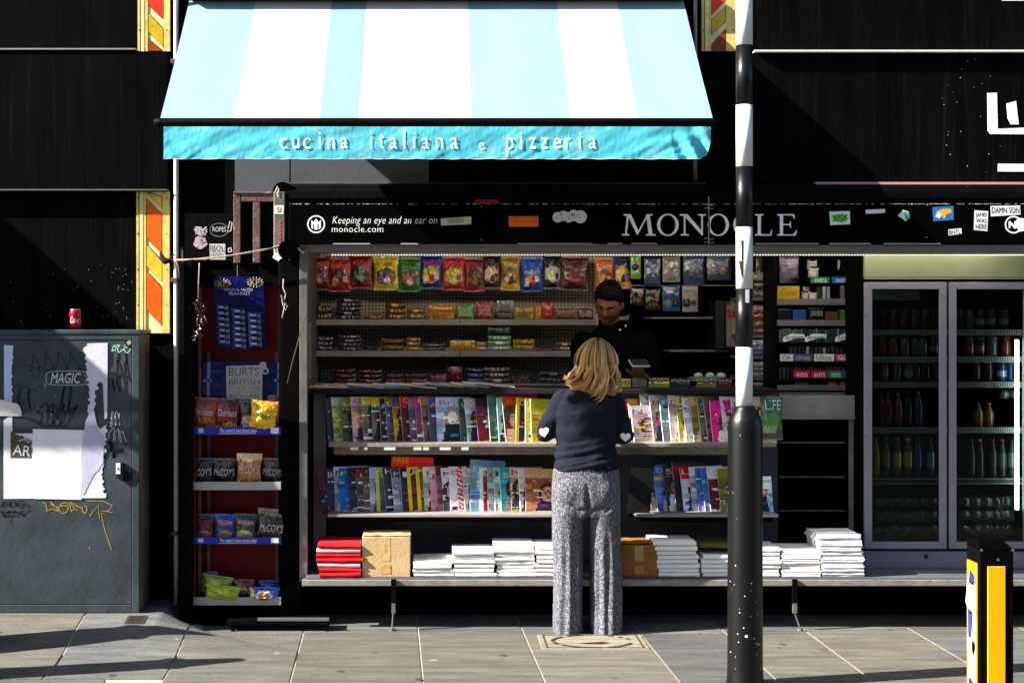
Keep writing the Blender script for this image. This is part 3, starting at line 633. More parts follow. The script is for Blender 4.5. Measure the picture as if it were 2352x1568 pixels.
stk(lambda m: (m.pslab([(2062,496),(2074,482),(2087,486),(2090,500),(2080,508),(2070,500)], S1, .0003, H('d6e0da')), m.pslab([(2076,484),(2087,487),(2089,500),(2081,506)], S2, .0003, H('3aa890'))), 'small white and teal pointed sticker')
stk(lambda m: (m.pslab([(2142,476),(2190,473),(2191,505),(2144,508)], S1, .0003, H('1c6aa8')), m.pslab([(2148,500),(2152,486),(2164,480),(2184,480),(2187,488),(2174,492),(2170,502),(2160,496)], S2, .0003, H('e09a28')), m.pslab([(2150,498),(2156,488),(2164,492),(2158,502)], S2-.0008, .0003, H('ecece6'))), 'blue sticker with an orange and white shape')
stk(lambda m: (m.pslab([(2178,527),(2208,524),(2209,537),(2179,541)], S1, .0003, H('dcdcd8')), m.ptext('BNTL', 2180, 2206, 528, 538, S2, H('141414'), rot=-.08)), 'small white lettered sticker low on the fascia')
stk(lambda m: (m.pslab([(2238,483),(2270,485),(2268,531),(2237,528)], S1, .0003, H('d8d8d4')), m.ptext('JAMES', 2241, 2267, 489, 500, S2, H('141414')), m.ptext('WAS', 2242, 2266, 502, 512, S2, H('141414')), m.ptext('HERE', 2241, 2266, 515, 526, S2, H('141414'))), 'upright white sticker with three words')
stk(lambda m: (m.pslab([(2275,473),(2343,472),(2344,493),(2276,497)], S1, .0003, H('dededa')), m.ptext('DAMN SON', 2278, 2341, 476, 490, S2, H('141414'))), 'white two word sticker at the right end')
mb = MB(); mb.ring(2328, 516, 17, 20, FT, wc, 36); mb.pslab([(2317,524),(2317,508),(2321,508),(2330,518),(2330,508),(2334,508),(2334,525),(2330,525),(2321,514),(2321,524)], FT-.0003, .0002, wc); mb.pslab([(2330,515),(2338,500),(2360,503),(2362,528),(2342,532)], S2, .0003, H('e0e0dc')); plabel(mb.build('logo', M['whitelet'], fas), 'round white emblem half covered by a sticker at the right')
mb = MB(); mb.poly([W(1117+29*math.cos(a), 467-14*math.sin(a), KF-.006+.006*math.sin(a)) for a in [math.pi*i/20 for i in range(21)]], H('c0201c')); plabel(mb.build('sticker', M['flat'], kd), 'half round red sticker above the fascia')
for x, y in ((1106,475),(1106,551),(2130,470),(2128,545)):
    mb = MB(); mb.tube([W(x, y, fa+.001), W(x, y, fa-.003)], .005, 10); mb.build('bolt', M['alu'], fas)
# soffit and strip light
mb = MB(); mb.box(X(682,KF), KR, KF+.0, KF+.05, Z(579,KF), Z(562,KF)); mb.build('soffit_strip', M['soffit'], kd, bevel=.002)
mb = MB(); mb.box(X(760,KF), KR, KF+.006, KF+.04, Z(585,KF), Z(579.6,KF)); sl_ = mb.build('strip_light', M['rail'], kd)
M['led'] = mat('strip_light_bead', 'e8e6dc', .4, emit=('fff4dc', .35))
M['tubewhite'] = mat('emissive_tube', 'e8f0ec', .4, emit=('e8fff4', 3.5))
mb = MB()
x = 762
while x < 2420:
    mb.box(X(x,KF), X(x+2.6,KF), KF+.002, KF+.02, Z(586.4,KF), Z(584.2,KF)); x += 6.6
mb.build('light_bead', M['led'], sl_)
M['tube'] = mat('added_fill_tube', 'f0f0e8', .4, emit=('fff2dc', 12))  # unseen tubes added under the canopy to light the sweets
for xa, xb in ((-.62,.55), (.75,1.95), (2.15,3.3)):
    mb = MB(); mb.tube([(xa, 8.2, 2.24), (xb, 8.2, 2.24)], .014, 10); mb.build('emissive_tube', M['tube'], kd, True)
# front frame: posts and rails
mb = MB(); mb.box(X(688,KF), X(706,KF), KF-.01, KF+.03, Z(1335,KF), Z(575,KF)); mb.build('front_post', M['alu'], kd, bevel=.003)
mb = MB(); mb.box(X(694,7.96), KR, 7.955, 8.0, Z(1345,7.96), Z(1331,7.96)); mb.build('bottom_rail', M['rail'], kd, bevel=.003)
mb = MB(); mb.box(X(700,7.97), KR, 7.97, 8.56, Z(1326,7.97)-.02, Z(1326,7.97)); mb.build('ledge', M['mgrey'], kd, bevel=.003)
LZ = Z(1326, 7.97)
mb = MB(); mb.box(X(690,KF)-.02, KR, KF+.30, KF+.33, -.02, Z(1350,KF)); mb.build('plinth', M['blackdeep'], kd)
# white inner side panel seen left of the shelves
mb = MB(); mb.box(X(708,KF), X(751,8.5), 8.42, 8.45, LZ, Z(898,8.42)); mb.build('inner_panel', M['greyp'], kd)
mb = MB(); mb.box(X(751,8.5), X(1782,8.6), 8.56, 8.58, LZ, Z(905,8.56)); mb.build('rack_back', M['bgrey'], kd)
# counter with magazine shelves
mb = MB(); CT = Z(893, 8.3); mb.box(X(706,8.3), X(1785,8.3), 8.30, 8.80, CT-.03, CT); mb.build('counter_top', M['dgrey'], kd, bevel=.003)
mb = MB(); mb.box(X(706,8.6), X(1790,8.6), 8.62, 8.66, .25, CT-.031); mb.build('counter_front', M['dgrey'], kd)
S1D, S2D = 8.14, 8.10
S1Z, S2Z = Z(1018, S1D), Z(1181, S2D)
for (d_, z_, x0, x1, m_) in ((S1D, S1Z, 755, 1783, 'rail'), ):
    mb = MB(); mb.box(X(x0,d_), X(x1,d_), d_, 8.56, z_-.02, z_); a_ = mb.build('shelf', M[m_], kd, bevel=.002)
    mb = MB(); mb.box(X(x0,d_)+.02, X(x1,d_)-.08, d_+.12, d_+.14, z_-.075, z_-.021); mb.build('shelf_support', M['rail'], a_)
for x0, x1 in ((752,1272),(1462,1788)):
    mb = MB(); mb.box(X(x0,S2D), X(x1,S2D), S2D, 8.54, S2Z-.015, S2Z); a_ = mb.build('shelf', M['greyp'], kd, bevel=.002)
    mb = MB(); mb.box(X(x0,S2D)+.01, X(x1,S2D)-.01, S2D+.1, 8.5, S2Z-.055, S2Z-.016); mb.build('shelf_support', M['blackmetal'], a_)
for x0, x1 in ((805,823),(835,843),(882,908),(950,968),(972,985),(1010,1035),(1060,1076)):
    mb = MB(); mb.pbox(x0, x1, 1027, 1033, S1D-.002, .004, H('d8d6d0')); mb.build('price_ticket', M['flat'], kd)
# thin ribs of the dark rack beneath the right counter
mb = MB()
for y in (1015, 1094, 1171): mb.pbox(1790, 1952, y, y+2.4, 8.7, .01, H('8a8078'))
mb.build('batten', M['flat'], kd)
mb = MB(); mb.pbox(1792, 1972, 908, 957, 8.5, .03); p_ = mb.build('folding_table', M['greyp'], kd, bevel=.003); plabel(p_, 'pale grey panel below the gum rack')
mb = MB(); mb.pbox(1788, 1978, 955, 963, 8.49, .06); mb.pbox(1952, 1962, 964, 1245, 8.52, .03); mb.pbox(1968, 1976, 900, 1250, 8.5, .03); mb.build('panel_frame', M['rail'], kd, bevel=.002)
# adjustable legs in front
for cx_ in (904, 1827):
    mb = MB(); mb.pbox(cx_-6, cx_+5, 1330, 1388, 7.935, .02); l_ = mb.build('leg', M['blackmetal'], kd)
    mb = MB(); mb.pbox(cx_-5, cx_+4, 1385, 1408, 7.932, .022); mb.tube([W(cx_-1, 1408, 7.943), (X(cx_-2, KF), 7.943, .012)], .0045, 8); mb.tube([(X(cx_-2,KF), 7.943, .0), (X(cx_-2,KF), 7.943, .012)], .018, 12); mb.build('foot', M['alu'], l_)
# back shelves
for (yy, x0, x1) in ((742, 712, 1420), (814, 712, 1420), (889, 712, 1420)):
    z_ = Z(yy-8, 9.38)
    for xa, xb in ((x0, 1055), (1057, x1)):
        mb = MB(); mb.box(X(xa,9.38), X(xb,9.38), 9.38, 9.69, z_-.02, z_); mb.box(X(xa,9.38), X(xb,9.38), 9.365, 9.379, z_-.036, z_+.002); mb.build('back_shelf', M['greyp'], kd, bevel=.001)
mb = MB(); mb.pbox(710, 714, 740, 870, 8.6, .01); mb.build('side_rod', M['rail'], kd)
for (x0, x1, y) in ((1495, 1645, 728), (1540, 1672, 804)):
    mb = MB(); mb.pbox(x0, x1, y, y+3.4, 9.3, .3); plabel(mb.build('back_shelf', M['greyp'], kd), 'thin edge of dark empty shelf')
mb = MB(); mb.box(X(1420,9.45), X(1700,9.45), 9.45, 9.47, Z(657,9.45), Z(654,9.45)); mb.build('hanging_bar', M['alu'], kd)
# floodlight-like device with cable on the roof
t = thing('roof_camera', 'small boxy device with loose cable on the kiosk roof below the awning', 'camera', (X(1266, 8.3), 8.3, Z(418,KF)+.006))
mb = MB(); mb.pbox(1234, 1297, 394, 416, 8.27, .1); mb.pbox(1262, 1282, 388, 394, 8.3, .05); b_ = mb.build('body', M['dgrey'], t, bevel=.004)
mb = MB(); mb.disc(1247, 409, 9, 8.268, H('9a9a96'), 16, ry=4); mb.disc(1273, 404, 5, 8.268, H('3a4040'), 14); mb.disc(1288, 404, 4, 8.268, H('6a7070'), 14); mb.build('lens', M['gloss'], b_)
mb = MB(); mb.tube([W(1297,395,8.32), W(1312,396,8.32), W(1325,388,8.33), W(1333,377,8.34), W(1337,380,8.34), W(1334,398,8.33), W(1322,412,8.32), W(1305,417,8.32)], .0035, 6, H('4a4a4a')); mb.build('cable', M['flat'], t, True)
# left folded shutter door beside the roller
t = thing('folded_shutter_door', 'folded door panel with worn brown frame left of the kiosk fascia', 'door', (X(585,8.25), 8.25, Z(605,8.25)))
mb = MB(); mb.pbox(541, 628, 456, 604, 8.15, .03); mb.build('panel', M['dark1'] if 'dark1' in M else M['blackmetal'], t)
mb = MB(); mb.pbox(536, 552, 446, 604, 8.115, .035); mb.pbox(581, 597, 464, 604, 8.115, .035); mb.pbox(552.4, 628, 448, 463, 8.117, .035); mb.pbox(536, 628, 440, 445, 8.11, .07); mb.build('frame', M['brown'], t, bevel=.003)
mb = MB(); mb.pbox(628, 655, 440, 590, KF-.01, .1); gp = mb.build('end_post', M['alu'], kd, bevel=.006)
mb = MB(); mb.pslab([(629,472),(652,471),(651,492),(629,491)], KF-.0115, .001, H('d4dcd6')); mb.ptext('SI', 636, 645, 476, 488, KF-.0125, H('5a6a60')); plabel(mb.build('sticker', M['flat'], gp), 'small white square sticker')
mb = MB()
for i in range(6): mb.pslab([(639+R.uniform(-1,1),508+i*9),(646,507+i*9),(645,514+i*9),(640,514+i*9)], KF-.0115, .001, H('c04458'))
mb.build('red_marking', M['flat'], gp)
mb = MB(); mb.pslab([(627,566),(652,560),(657,578),(632,590)], KF-.0125, .001, H('dcdcd8')); mb.ptext('103', 632, 652, 566, 580, KF-.0135, H('202020'), rot=-.1); plabel(mb.build('sticker', M['flat'], gp), 'torn white sticker with black marks')
mb = MB(); mb.pslab(torn([(626,592,1),(636,575,1),(652,585,1),(640,600,1)], 3, 8), KF-.012, .001, H('d8d8d4')); mb.stroke([(660,563),(680,568),(676,578),(664,598)], 3, KF-.03, H('cfcfca')); mb.stroke([(672,561),(690,575),(698,582)], 4, KF-.03, H('d8d4c8')); mb.stroke([(632,440),(637,428),(640,436),(636,446),(640,452)], 3, KF-.014, H('d8d0c8')); mb.build('torn_tape', M['flat'], gp)
mb = MB(); mb.tube([W(660,574,KF-.01), W(662,574,KF-.06)], .055, 20); mb.build('roller_end', M['blackmetal'], kd)
mb = MB(); mb.tube([W(650,442,KF+.02), W(650,442,KF-.0)], .06, 20); mb.build('roller_end', M['blackmetal'], kd)
# ------------------------------------------------------------------ snack rack at the left
RF = 8.03
rk = thing('snack_rack', 'tall black and red metal display rack of crisps at the left end of the kiosk', 'display rack', (X(540,RF), RF, 0))
mb = MB(); mb.pbox(412, 424, 604, 1446, RF-.06, .03); mb.pbox(424, 441, 600, 1446, RF-.05, .2); mb.build('side_post', M['blackmetal'], rk, bevel=.003)
mb = MB(); mb.pbox(646, 686, 596, 1345, RF+.03, .1); mb.build('side_post', M['blackdeep'], rk, bevel=.003)
mb = MB(); mb.pbox(441, 646, 600, 655, 8.14, .04); mb.build('header', M['blackdeep'], rk)
mb = MB(); mb.box(X(441,RF), X(648,RF), 8.185, 8.195, .12, Z(650,8.18)); mb.build('back_panel', M['red'], rk)
mb = MB(); mb.pbox(441, 700, 1392, 1455, RF+.04, .12); mb.pbox(441, 650, 1388, 1394, RF+.0, .2); mb.build('base', M['blackdeep'], rk)
mb = MB(); mb.pbox(445, 450, 950, 1372, RF-.004, .01); mb.build('edge_trim', M['red'], rk)
mb = MB()
for x in (455, 476, 632):
    mb.pbox(x, x+7, 810 if x > 460 else 660, 1376, 8.16 if x > 460 else 8.1, .012)
mb.build('upright', M['brown'], rk)
M['lip'] = mat('shelf_lip_print', None, .4, 0, .4, 10, .1)
lips = [(980, 998, True), (1106, 1125, False), (1233, 1249, True), (1371, 1389, False)]
for (y0, y1, blue) in lips:
    mb = MB(); mb.box(X(446,RF), X(645,RF), RF, 8.18, Z(y1,RF), Z(y1,RF)+.006, H('6a6662')); sh = mb.build('shelf', M['lip'], rk)
    mb = MB()
    mb.pbox(444, 645, y0, y1, RF-.008, .006, H('1430a0') if blue else H('a8a5a0'))
    if blue: mb.pbox(455, 467, y0+3, y1-4, RF-.0092, .001, H('c4c8d8')); mb.pbox(622, 640, y0+2, y1-3, RF-.0092, .001, H('e4e4e0'))
    lp = mb.build('shelf_lip', M['lip'], sh, bevel=.001)
    if blue:
        mb = MB(); mb.ptext("The nation's best loved chips", 502, 588, y0+2.5, y1-3, RF-.0088, H('f0f0f4'), shear=3, box=(-.2,.75)); mb.stroke([(503,y1-2.5),(588,y1-3.2)], 1, RF-.0088, H('e8e8f0')); mb.build('lettering', M['whitelet'], rk)
# peanut card
def bumpy(u, v, sx, sy, seed, amp): return amp*noise.noise(Vector((u*sx+seed, v*sy, seed*1.7)))
pc = thing('peanut_card', 'blue display card with rows of small peanut packets hanging in the snack rack', 'display card', W(548, 640, 8.12))
def pcf(u, v): return W(490+115*u+ (5*v if False else 0)+ (1-v)*6, 800-165*v, 8.13-.006*math.sin(u*3))
mb = MB(); mb.grid(lambda u, v: pcf(u, v), 8, 8, col=H('091452')); mb.grid(lambda u, v: tuple(Vector(pcf(1-u, v))+Vector((0,.002,0))), 8, 8, col=H('091452')); cardo = mb.build('card', M['gloss'], pc)
def fcard(u, v): p = Vector(pcf(u, v)); p.y -= .004; return p
mb = MB(); yel = H('c9a860')
mb.text('KP', fcard, .1, .26, .86, .94, yel); mb.text('KP', fcard, .74, .92, .88, .96, yel); mb.text('ORIGINAL SALTED', fcard, .2, .78, .80, .835, H('b8bcd0')); mb.text('PEANUTS', fcard, .3, .72, .74, .785, H('c8ccd8'))
for cu_, cv in ((.18,.9),(.83,.92)):
    for i in range(14):
        a = 2*math.pi*i/14; p = fcard(cu_+.12*math.cos(a), cv+.05*math.sin(a)); q = fcard(cu_+.17*math.cos(a), cv+.075*math.sin(a)); mb.tube([p, q], .0018, 4, yel)
mb.build('lettering', M['flat'], cardo)
for c in range(3):
    for r in range(7):
        cx_, cy_ = 510+37*c+r*.6, 706+c*9+r*13.2
        if cy_ > 800: continue
        mb = MB()
        def pf(u, v, s=1): return W(cx_-15+30*u, cy_+7-14*v, 8.115-s*.012*math.sin(math.pi*u)**.6*math.sin(math.pi*v)**.8)
        cf = lambda u, v: H('b8bcc4') if (.2 < u < .62 and .42 < v < .72) else (H('8a7a3a') if (u > .66 and .35 < v < .6) else H('101f6a'))
        mb.grid(pf, 10, 7, cf); mb.grid(lambda u, v: pf(1-u, v, -.3), 6, 4, col=H('101f6a')); mb.build('peanut_packet', M['foil'], pc, True)
mb = MB(); mb.tube([W(545,600,8.12), W(545,636,8.125)], .001, 4, H('888888')); mb.build('hang_wire', M['flat'], pc)
# blue crisp advert board and its sign
t = thing('snack_advert', 'blue advert board with white crosses and a pale chips sign in the snack rack', 'advert board', W(560, 922, 8.1))
mb = MB(); rr = [(466,835),(472,829),(650,831),(660,840),(661,905),(650,921),(560,916),(475,912),(465,900)]
mb.pslab(rr, 8.12, .006, H('141e58'))
for q in ([(466,872),(487,871),(487,876),(466,877)], [(476,831),(483,831),(481,912),(475,911)], [(630,870),(660,872),(660,877),(630,876)], [(637,832),(644,832),(643,918),(636,917)], [(652,832),(660,841),(661,905),(657,906),(656,843),(650,835)]): mb.pslab(q, 8.117, .002, H('8088a8'))
bo = mb.build('board', M['gloss'], t)
mb = MB(); mb.pslab([(519,840),(603,838),(602,917),(520,918)], 8.105, .003, H('a8a29c')); mb.disc(604,838,8,8.102,H('a8a29c'),18); mb.disc(609,851,8.5,8.101,H('a8a29c'),18); mb.disc(609,852,4,8.099,H('22242c'),12); sg = mb.build('sign', M['paper'], t)
mb = MB(); ink = H('15161e')
mb.ptext('BURTS', 526, 594, 844, 863, 7.9, ink); mb.stroke([(530,868),(585,868)], .8, 7.9, ink); mb.ptext('BRITISH', 526, 596, 871, 884, 7.9, ink); mb.ptext('POTATO CHIPS', 526, 596, 887, 894, 7.9, ink); mb.ptext('HAND COOKED', 529, 592, 897, 902, 7.9, ink); mb.ptext('WITH CARE', 526, 596, 905, 912, 7.9, ink)
mb.build('lettering', M['flat'], sg)
# bags
def bag(name, label, cat, group, cx, yb, w, h, d, colf, txt=(), rot=0, bulge=.03, seed=1, lean=0, mat_='foil', crim=.06, taper=.0, dim=None):
    if name == 'crisp_packet': w *= 1.08; h *= 1.12
    cr, sr = math.cos(rot), math.sin(rot); sc_ = F/d
    base = W(cx, yb, d)
    def pos(u, v, s=1):
        x = (u-.5)*w/sc_*(1+taper*(v-.5)); z = v*h/sc_
        q = max(0, min(1, (v-crim)/(1-2*crim)))
        b = bulge*(math.sin(math.pi*max(0,min(1,u)))**.55)*(math.sin(math.pi*q)**.6)
        x *= 1-.10*math.sin(math.pi*q)
        nn = noise.noise(Vector((u*3+seed*3.1, v*3, seed)))*.35*bulge+noise.noise(Vector((u*9+seed, v*9, seed*2)))*.22*bulge
        y = -s*(b+nn*(b/bulge+.15))+ -lean*z
        x2 = x*cr+(z-.5*h/sc_)*sr; z2 = -x*sr+(z-.5*h/sc_)*cr+.5*h/sc_
        return base+Vector((x2, y-bulge*.5, max(z2, -.002)))
    mb = MB(); mb.grid(lambda u, v: pos(u, v), 20, 24, colf); mb.grid(lambda u, v: pos(1-u, v, -.6), 10, 12, lambda u, v: colf(1-u, v))
    o = mb.build(name, M[mat_], None, True, loc=base); tag(o, label, cat, group)
    if txt:
        mb = MB()
        for (s, u0, u1, v0, v1, c, *sh) in txt: 
            mb.text(s, lambda u, v: pos(u, v)+Vector((0,-.0022,0)), u0, u1, v0, v1, H(c), shear=sh[0] if sh else 0)
        mb.build('lettering', M['flat'], o)
    return o
def bagcol(seed, base, top=None, bot=None, pic=(), band=None, n=.12):
    r = random.Random(seed); jit = [[r.uniform(1-n, 1+n) for _ in range(24)] for _ in range(24)]
    def f(u, v):
        c = H(base)
        if top and v > .78+.04*math.sin(u*9): c = H(top)
        if bot and v < .2: c = H(bot)
        if band and band[1] < v < band[2]: c = H(band[0])
        for (pu, pv, ru, rv_, cc) in pic:
            if ((u-pu)/ru)**2+((v-pv)/rv_)**2 < 1: c = H(cc)
        if v > .965 or v < .03: c = mixc(c, (.5,.5,.5), .3)
        k = jit[int(u*23.9)][int(v*23.9)]; return tuple(min(1, x*k) for x in c)
    return f
G1 = 'crisp packets on the snack rack'
ya = Z(998,RF)+.006
def yof(z, d): return 740+(HC-z)*F/d
def yshelf(y1): return yof(Z(y1,RF)+.008, 8.1)
d_ = 8.10
yy = yshelf(998)
bag('crisp_packet', 'orange crisp packet at the left of the top rack shelf', 'crisp packet', G1, 472, yy, 56, 72, d_, bagcol(1,'b4541a','8a3a14',None,[(.5,.3,.28,.14,'d8742a')]), [('Doritos',.08,.82,.5,.68,'e8e4e0')], rot=.03, seed=1)
bag('crisp_packet', 'dark red crisp packet on the top rack shelf', 'crisp packet', G1, 524, yy, 56, 70, d_, bagcol(2,'8c0e1a','5a0a12','c8a030',[(.6,.2,.3,.12,'e0b030')]), [('Doritos',.12,.88,.48,.68,'e8dcdc')], rot=.05, seed=2)
bag('crisp_packet', 'black crisp packet with pale picture between the red and yellow packets', 'crisp packet', G1, 572, yy, 40, 66, d_-.01, bagcol(3,'17120f','2c1c10',None,[(.5,.32,.4,.22,'c4a080'),(.35,.16,.2,.1,'d8d0c4')]), seed=3)
bag('crisp_packet', 'rust orange crisp packet at the right end of the top rack shelf', 'crisp packet', G1, 636, yy, 44, 76, d_+.02, bagcol(4,'b45a10','7a3608',None,[(.5,.4,.25,.14,'d8882a')]), rot=.08, seed=4)
bag('crisp_packet', 'bright yellow crisp packet tilted at the right of the top rack shelf', 'crisp packet', G1, 606, yy, 58, 66, d_-.05, bagcol(5,'f0b000','e89a10',None,[(.5,.5,.3,.2,'f8d040')]), [('Mega',.25,.8,.4,.62,'201c10')], rot=.1, seed=5, lean=.1)
yy = yshelf(1125)
for i, (cx, tc, c2, lab) in enumerate([(464,'1a1512','3a2a1c','black crisp packet at the left of the second rack shelf'), (517,'15120f','604028','black crisp packet with brown top on the second rack shelf'), (573,'b0702c','e6c890','gold crisp packet catching the sun on the second rack shelf'), (628,'2a0e12','6a3a1a','black and dark red crisp packet at the right of the second rack shelf')]):
    bag('crisp_packet', lab, 'crisp packet', G1, cx, yy, 54, 60 if i != 2 else 70, d_-(.03 if i == 2 else 0), bagcol(10+i, tc, c2, None, [(.75,.15,.2,.12,'a84a20' if i > 1 else '3c6a30')]), [("McCOY'S",.06,.94,.42,.66,'dcd8d4' if i < 3 else 'b8b0b0',.02)], rot=(-.04,.03,.02,.08)[i], seed=11+i)
yy = yshelf(1249)
for i, (cx, w_, tc, c2, pc_, lab, tx) in enumerate([(470,46,'5c1018','3a0a10','a87a6a','dark red crisp packet at the left of the third rack shelf',None), (518,48,'123c96','1a4ab0','c49a60','blue crisp packet on the third rack shelf','Walkers'), (565,50,'1c3a20','15301c','d8d890','dark green crisp packet with pale picture on the third rack shelf','Walkers'), (625,66,'1a1410','8a6a48','5c4a38','large black and bronze crisp packet at the right of the third rack shelf',"McCOY'S")]):
    bag('crisp_packet', lab, 'crisp packet', G1, cx, yy, w_, 56 if i < 3 else 66, d_-.01, bagcol(20+i, tc, c2, None, [(.5,.25,.36,.18,pc_),(.5,.72,.3,.09,'a82028' if i in (1,2) else tc)]), [(tx,.15,.85,.62,.8,'e8c8c8') if i < 3 else (tx,.1,.9,.3,.55,'d0ccc8',.03)] if tx else (), rot=(0,.02,.04,.1)[i], seed=21+i)
yy = yshelf(1389)
for (cx, yo, w_, h_, rot, base, pic, lab, dd) in [(480,0,44,62,-.05,'50544a',[(.5,.5,.3,.2,'8a8ea8')],'grey green crisp packet leaning at the left of the bottom rack shelf',.03), (500,20,66,36,.15,'93a01c',[(.4,.6,.2,.2,'b8c43a')],'lime packet lying on top of another on the bottom rack shelf',-.01), (512,0,76,34,.12,'a6b81c',[(.5,.7,.2,.2,'c8d83c')],'bright lime packet lying at the front of the bottom rack shelf',-.05),
      (562,0,44,46,0,'6c1c10',[(.5,.35,.35,.34,'a87040'),(.5,.35,.24,.22,'2a1610')],'rust red packet with a round picture on the bottom rack shelf',-.01), (625,4,60,40,.06,'102c80',[(.4,.5,.3,.2,'1c44b0')],'deep blue packet at the right end of the bottom rack shelf',.03), (608,0,66,30,.03,'2a62b8',[(.5,.4,.3,.42,'e8e4d8'),(.5,.4,.2,.28,'b08048'),(.05,.4,.12,.5,'e8d840')],'blue and white biscuit packet lying at the front of the bottom rack shelf',-.05)]:
    bag('crisp_packet', lab, 'crisp packet', G1, cx, yy-yo, w_, h_, d_+dd, bagcol(int(cx), base, None, None, pic), rot=rot, seed=int(cx))
# step frame beneath the rack
t = thing('metal_step', 'low black metal step frame with worn bright edge below the snack rack', 'step', (X(650,7.94), 7.94, 0))
mb = MB(); mb.pbox(520, 757, 1424, 1436, 7.92, .14); mb.build('tread', M['blackmetal'], t, bevel=.003)
mb = MB(); mb.pbox(592, 756, 1419, 1426, 7.917, .02); mb.build('edge_trim', M['alu'], t, bevel=.002)
for x in (530, 745):
    mb = MB(); mb.box(X(x,7.92), X(x+10,7.92), 7.923, 7.94, 0, Z(1436,7.92)); mb.build('leg', M['blackmetal'], t)
# strings
M['rope'] = mat('rope', None, .8, 0, .2, 60, .3, .4, 200)
t = thing('tied_cord', 'cord tied from the coloured strip across to the kiosk corner', 'cord', W(380, 590, 8.3))
mb = MB()
P_ = [Vector(W(378,596,8.16)), W(395,597,8.13), W(415,597,8.1), W(470,594,8.02), W(540,585,8.0), W(600,575,8.0), W(640,567,8.0)]
for k in range(2): mb.tube([Vector(p)+Vector((.002*math.sin(i*2+k*3), 0, .003*math.cos(i*2+k*3))) for i, p in enumerate(P_)], .0042, 6, H('9a8478'))
mb.build('cord', M['rope'], t, True)
mb = MB(); mb.tube([W(369,578,8.16), W(371,592,8.15), W(380,600,8.14), W(392,598,8.12)], [.004,.017,.02,.008], 8, H('0c0b0c')); mb.tube([W(388,596,8.12), W(396,588,8.12), W(403,584,8.12)], .004, 6, H('14110f')); mb.tube([W(404,600,8.12), W(410,612,8.12), W(412,640,8.12)], .0035, 6, H('8a6a58')); mb.build('knot', M['rope'], t, True)
t = thing('hanging_net', 'dark tangled net bundle hanging by a cord at the left of the snack rack', 'net', W(455, 620, 7.8))
mb = MB(); mb.tube([W(458,604,7.99), W(456,650,7.99), W(455,690,7.99)], .004, 6, H('a08c84')); mb.build('cord', M['rope'], t, True)
mb = MB()
for k in range(46):
    y0 = R.uniform(685, 770); x0 = 455+R.gauss(0, 7); mb.tube([W(x0, y0, 7.99+R.uniform(-.02,.02)), W(x0+R.gauss(0,7), y0+9, 7.98+R.uniform(-.02,.02)), W(x0+R.gauss(0,6), y0+18, 7.99)], .0028, 5, H(R.choice(['2a1410','3a2018','1a0e0c','b09080' if k % 7 == 0 else '2a1410'])))
mb.build('net', M['gloss'], t, True)
t = thing('white_cord', 'loose white string tied at the right side of the snack rack', 'cord', W(650, 640, 7.83))
mb = MB(); mb.tube([W(651,640,8.025), W(650,660,8.025), W(656,675,8.02), W(653,690,8.025), W(646,678,8.02), W(650,700,8.02), W(656,712,8.02), W(660,702,8.02), W(655,695,8.02), W(651,715,8.02), W(648,730,8.02)], .003, 6, H('b4aca0')); mb.build('string', M['rope'], t, True)
t = thing('hanging_cable', 'thin dark cable slanting down across the left kiosk post', 'cable', W(702, 720, 7.98))
mb = MB(); mb.tube([W(703,718,8.04), W(690,765,8.03), W(672,830,8.03), W(660,880,8.02)], .0028, 6, H('50483f')); mb.build('cable', M['rope'], t, True)
# stickers on the dark wall panel behind the rack
t = thing('sticker_covered_panel', 'black side panel plastered with small stickers above the snack rack', 'panel', W(490, 600, 8.3))
mb = MB(); mb.pbox(424, 535, 490, 620, 8.14, .05); pn = mb.build('panel', M['blackmetal'], t)
def st2(fn, lab): m = MB(); fn(m); plabel(m.build('sticker', M['flat'], pn), lab)
q = 8.138
st2(lambda m: [m.tube([W(445+R.uniform(0,32), 520+R.uniform(0,22), q-.002), W(445+R.uniform(0,32), 520+R.uniform(0,22), q-.002)], .003, 4, H('b8b0b0')) for _ in range(16)] and m.ptext('WOLF', 447, 476, 526, 540, q-.005, H('c8c2c2')), 'spiky pale lettering sticker')
st2(lambda m: (m.ring(503, 527, 17, 18.5, q, H('6a6a6e'), 36, rx0=23.5) if False else m.stroke([(503+21*math.cos(a), 528+15*math.sin(a)) for a in [2*math.pi*i/36 for i in range(37)]], 1.3, q, H('7a7a7e')), m.ptext('ROPES', 488, 519, 521, 532, q, H('c0c0c2'))), 'oval outlined sticker with a word')
def rd(m):
    m.pslab([(460+15*math.cos(a)*(1+.12*math.sin(a*5)), 557+15*math.sin(a)) for a in [2*math.pi*i/26 for i in range(26)]], q, .001, H('b09aa4'))
    for i in range(14): m.disc(460+R.uniform(-10,10), 557+R.uniform(-10,10), R.uniform(1,2.5), q-.002-i*1e-5, H(R.choice(['6a4858','e0d4da','4a2c3a'])), 6)
st2(rd, 'round pinkish sticker')
st2(lambda m: (m.pslab([(481,560),(517,560),(518,596),(482,596)], q, .001, H('c4c4c2')), m.ptext('BSOL', 483, 515, 563, 578, q-.003, H('101010')), m.ptext('INVISIBLE', 483, 515, 581, 590, q-.003, H('101010'))), 'square black and white lettered sticker')
st2(lambda m: (m.stroke([(524,525),(528,508),(533,512),(530,530),(522,533),(524,525)], 2, q, H('c8c8c6')), m.stroke([(524,571),(530,569),(532,577),(525,579),(524,571)], 2.5, q, H('d0d0ce'))), 'white outlined shapes')
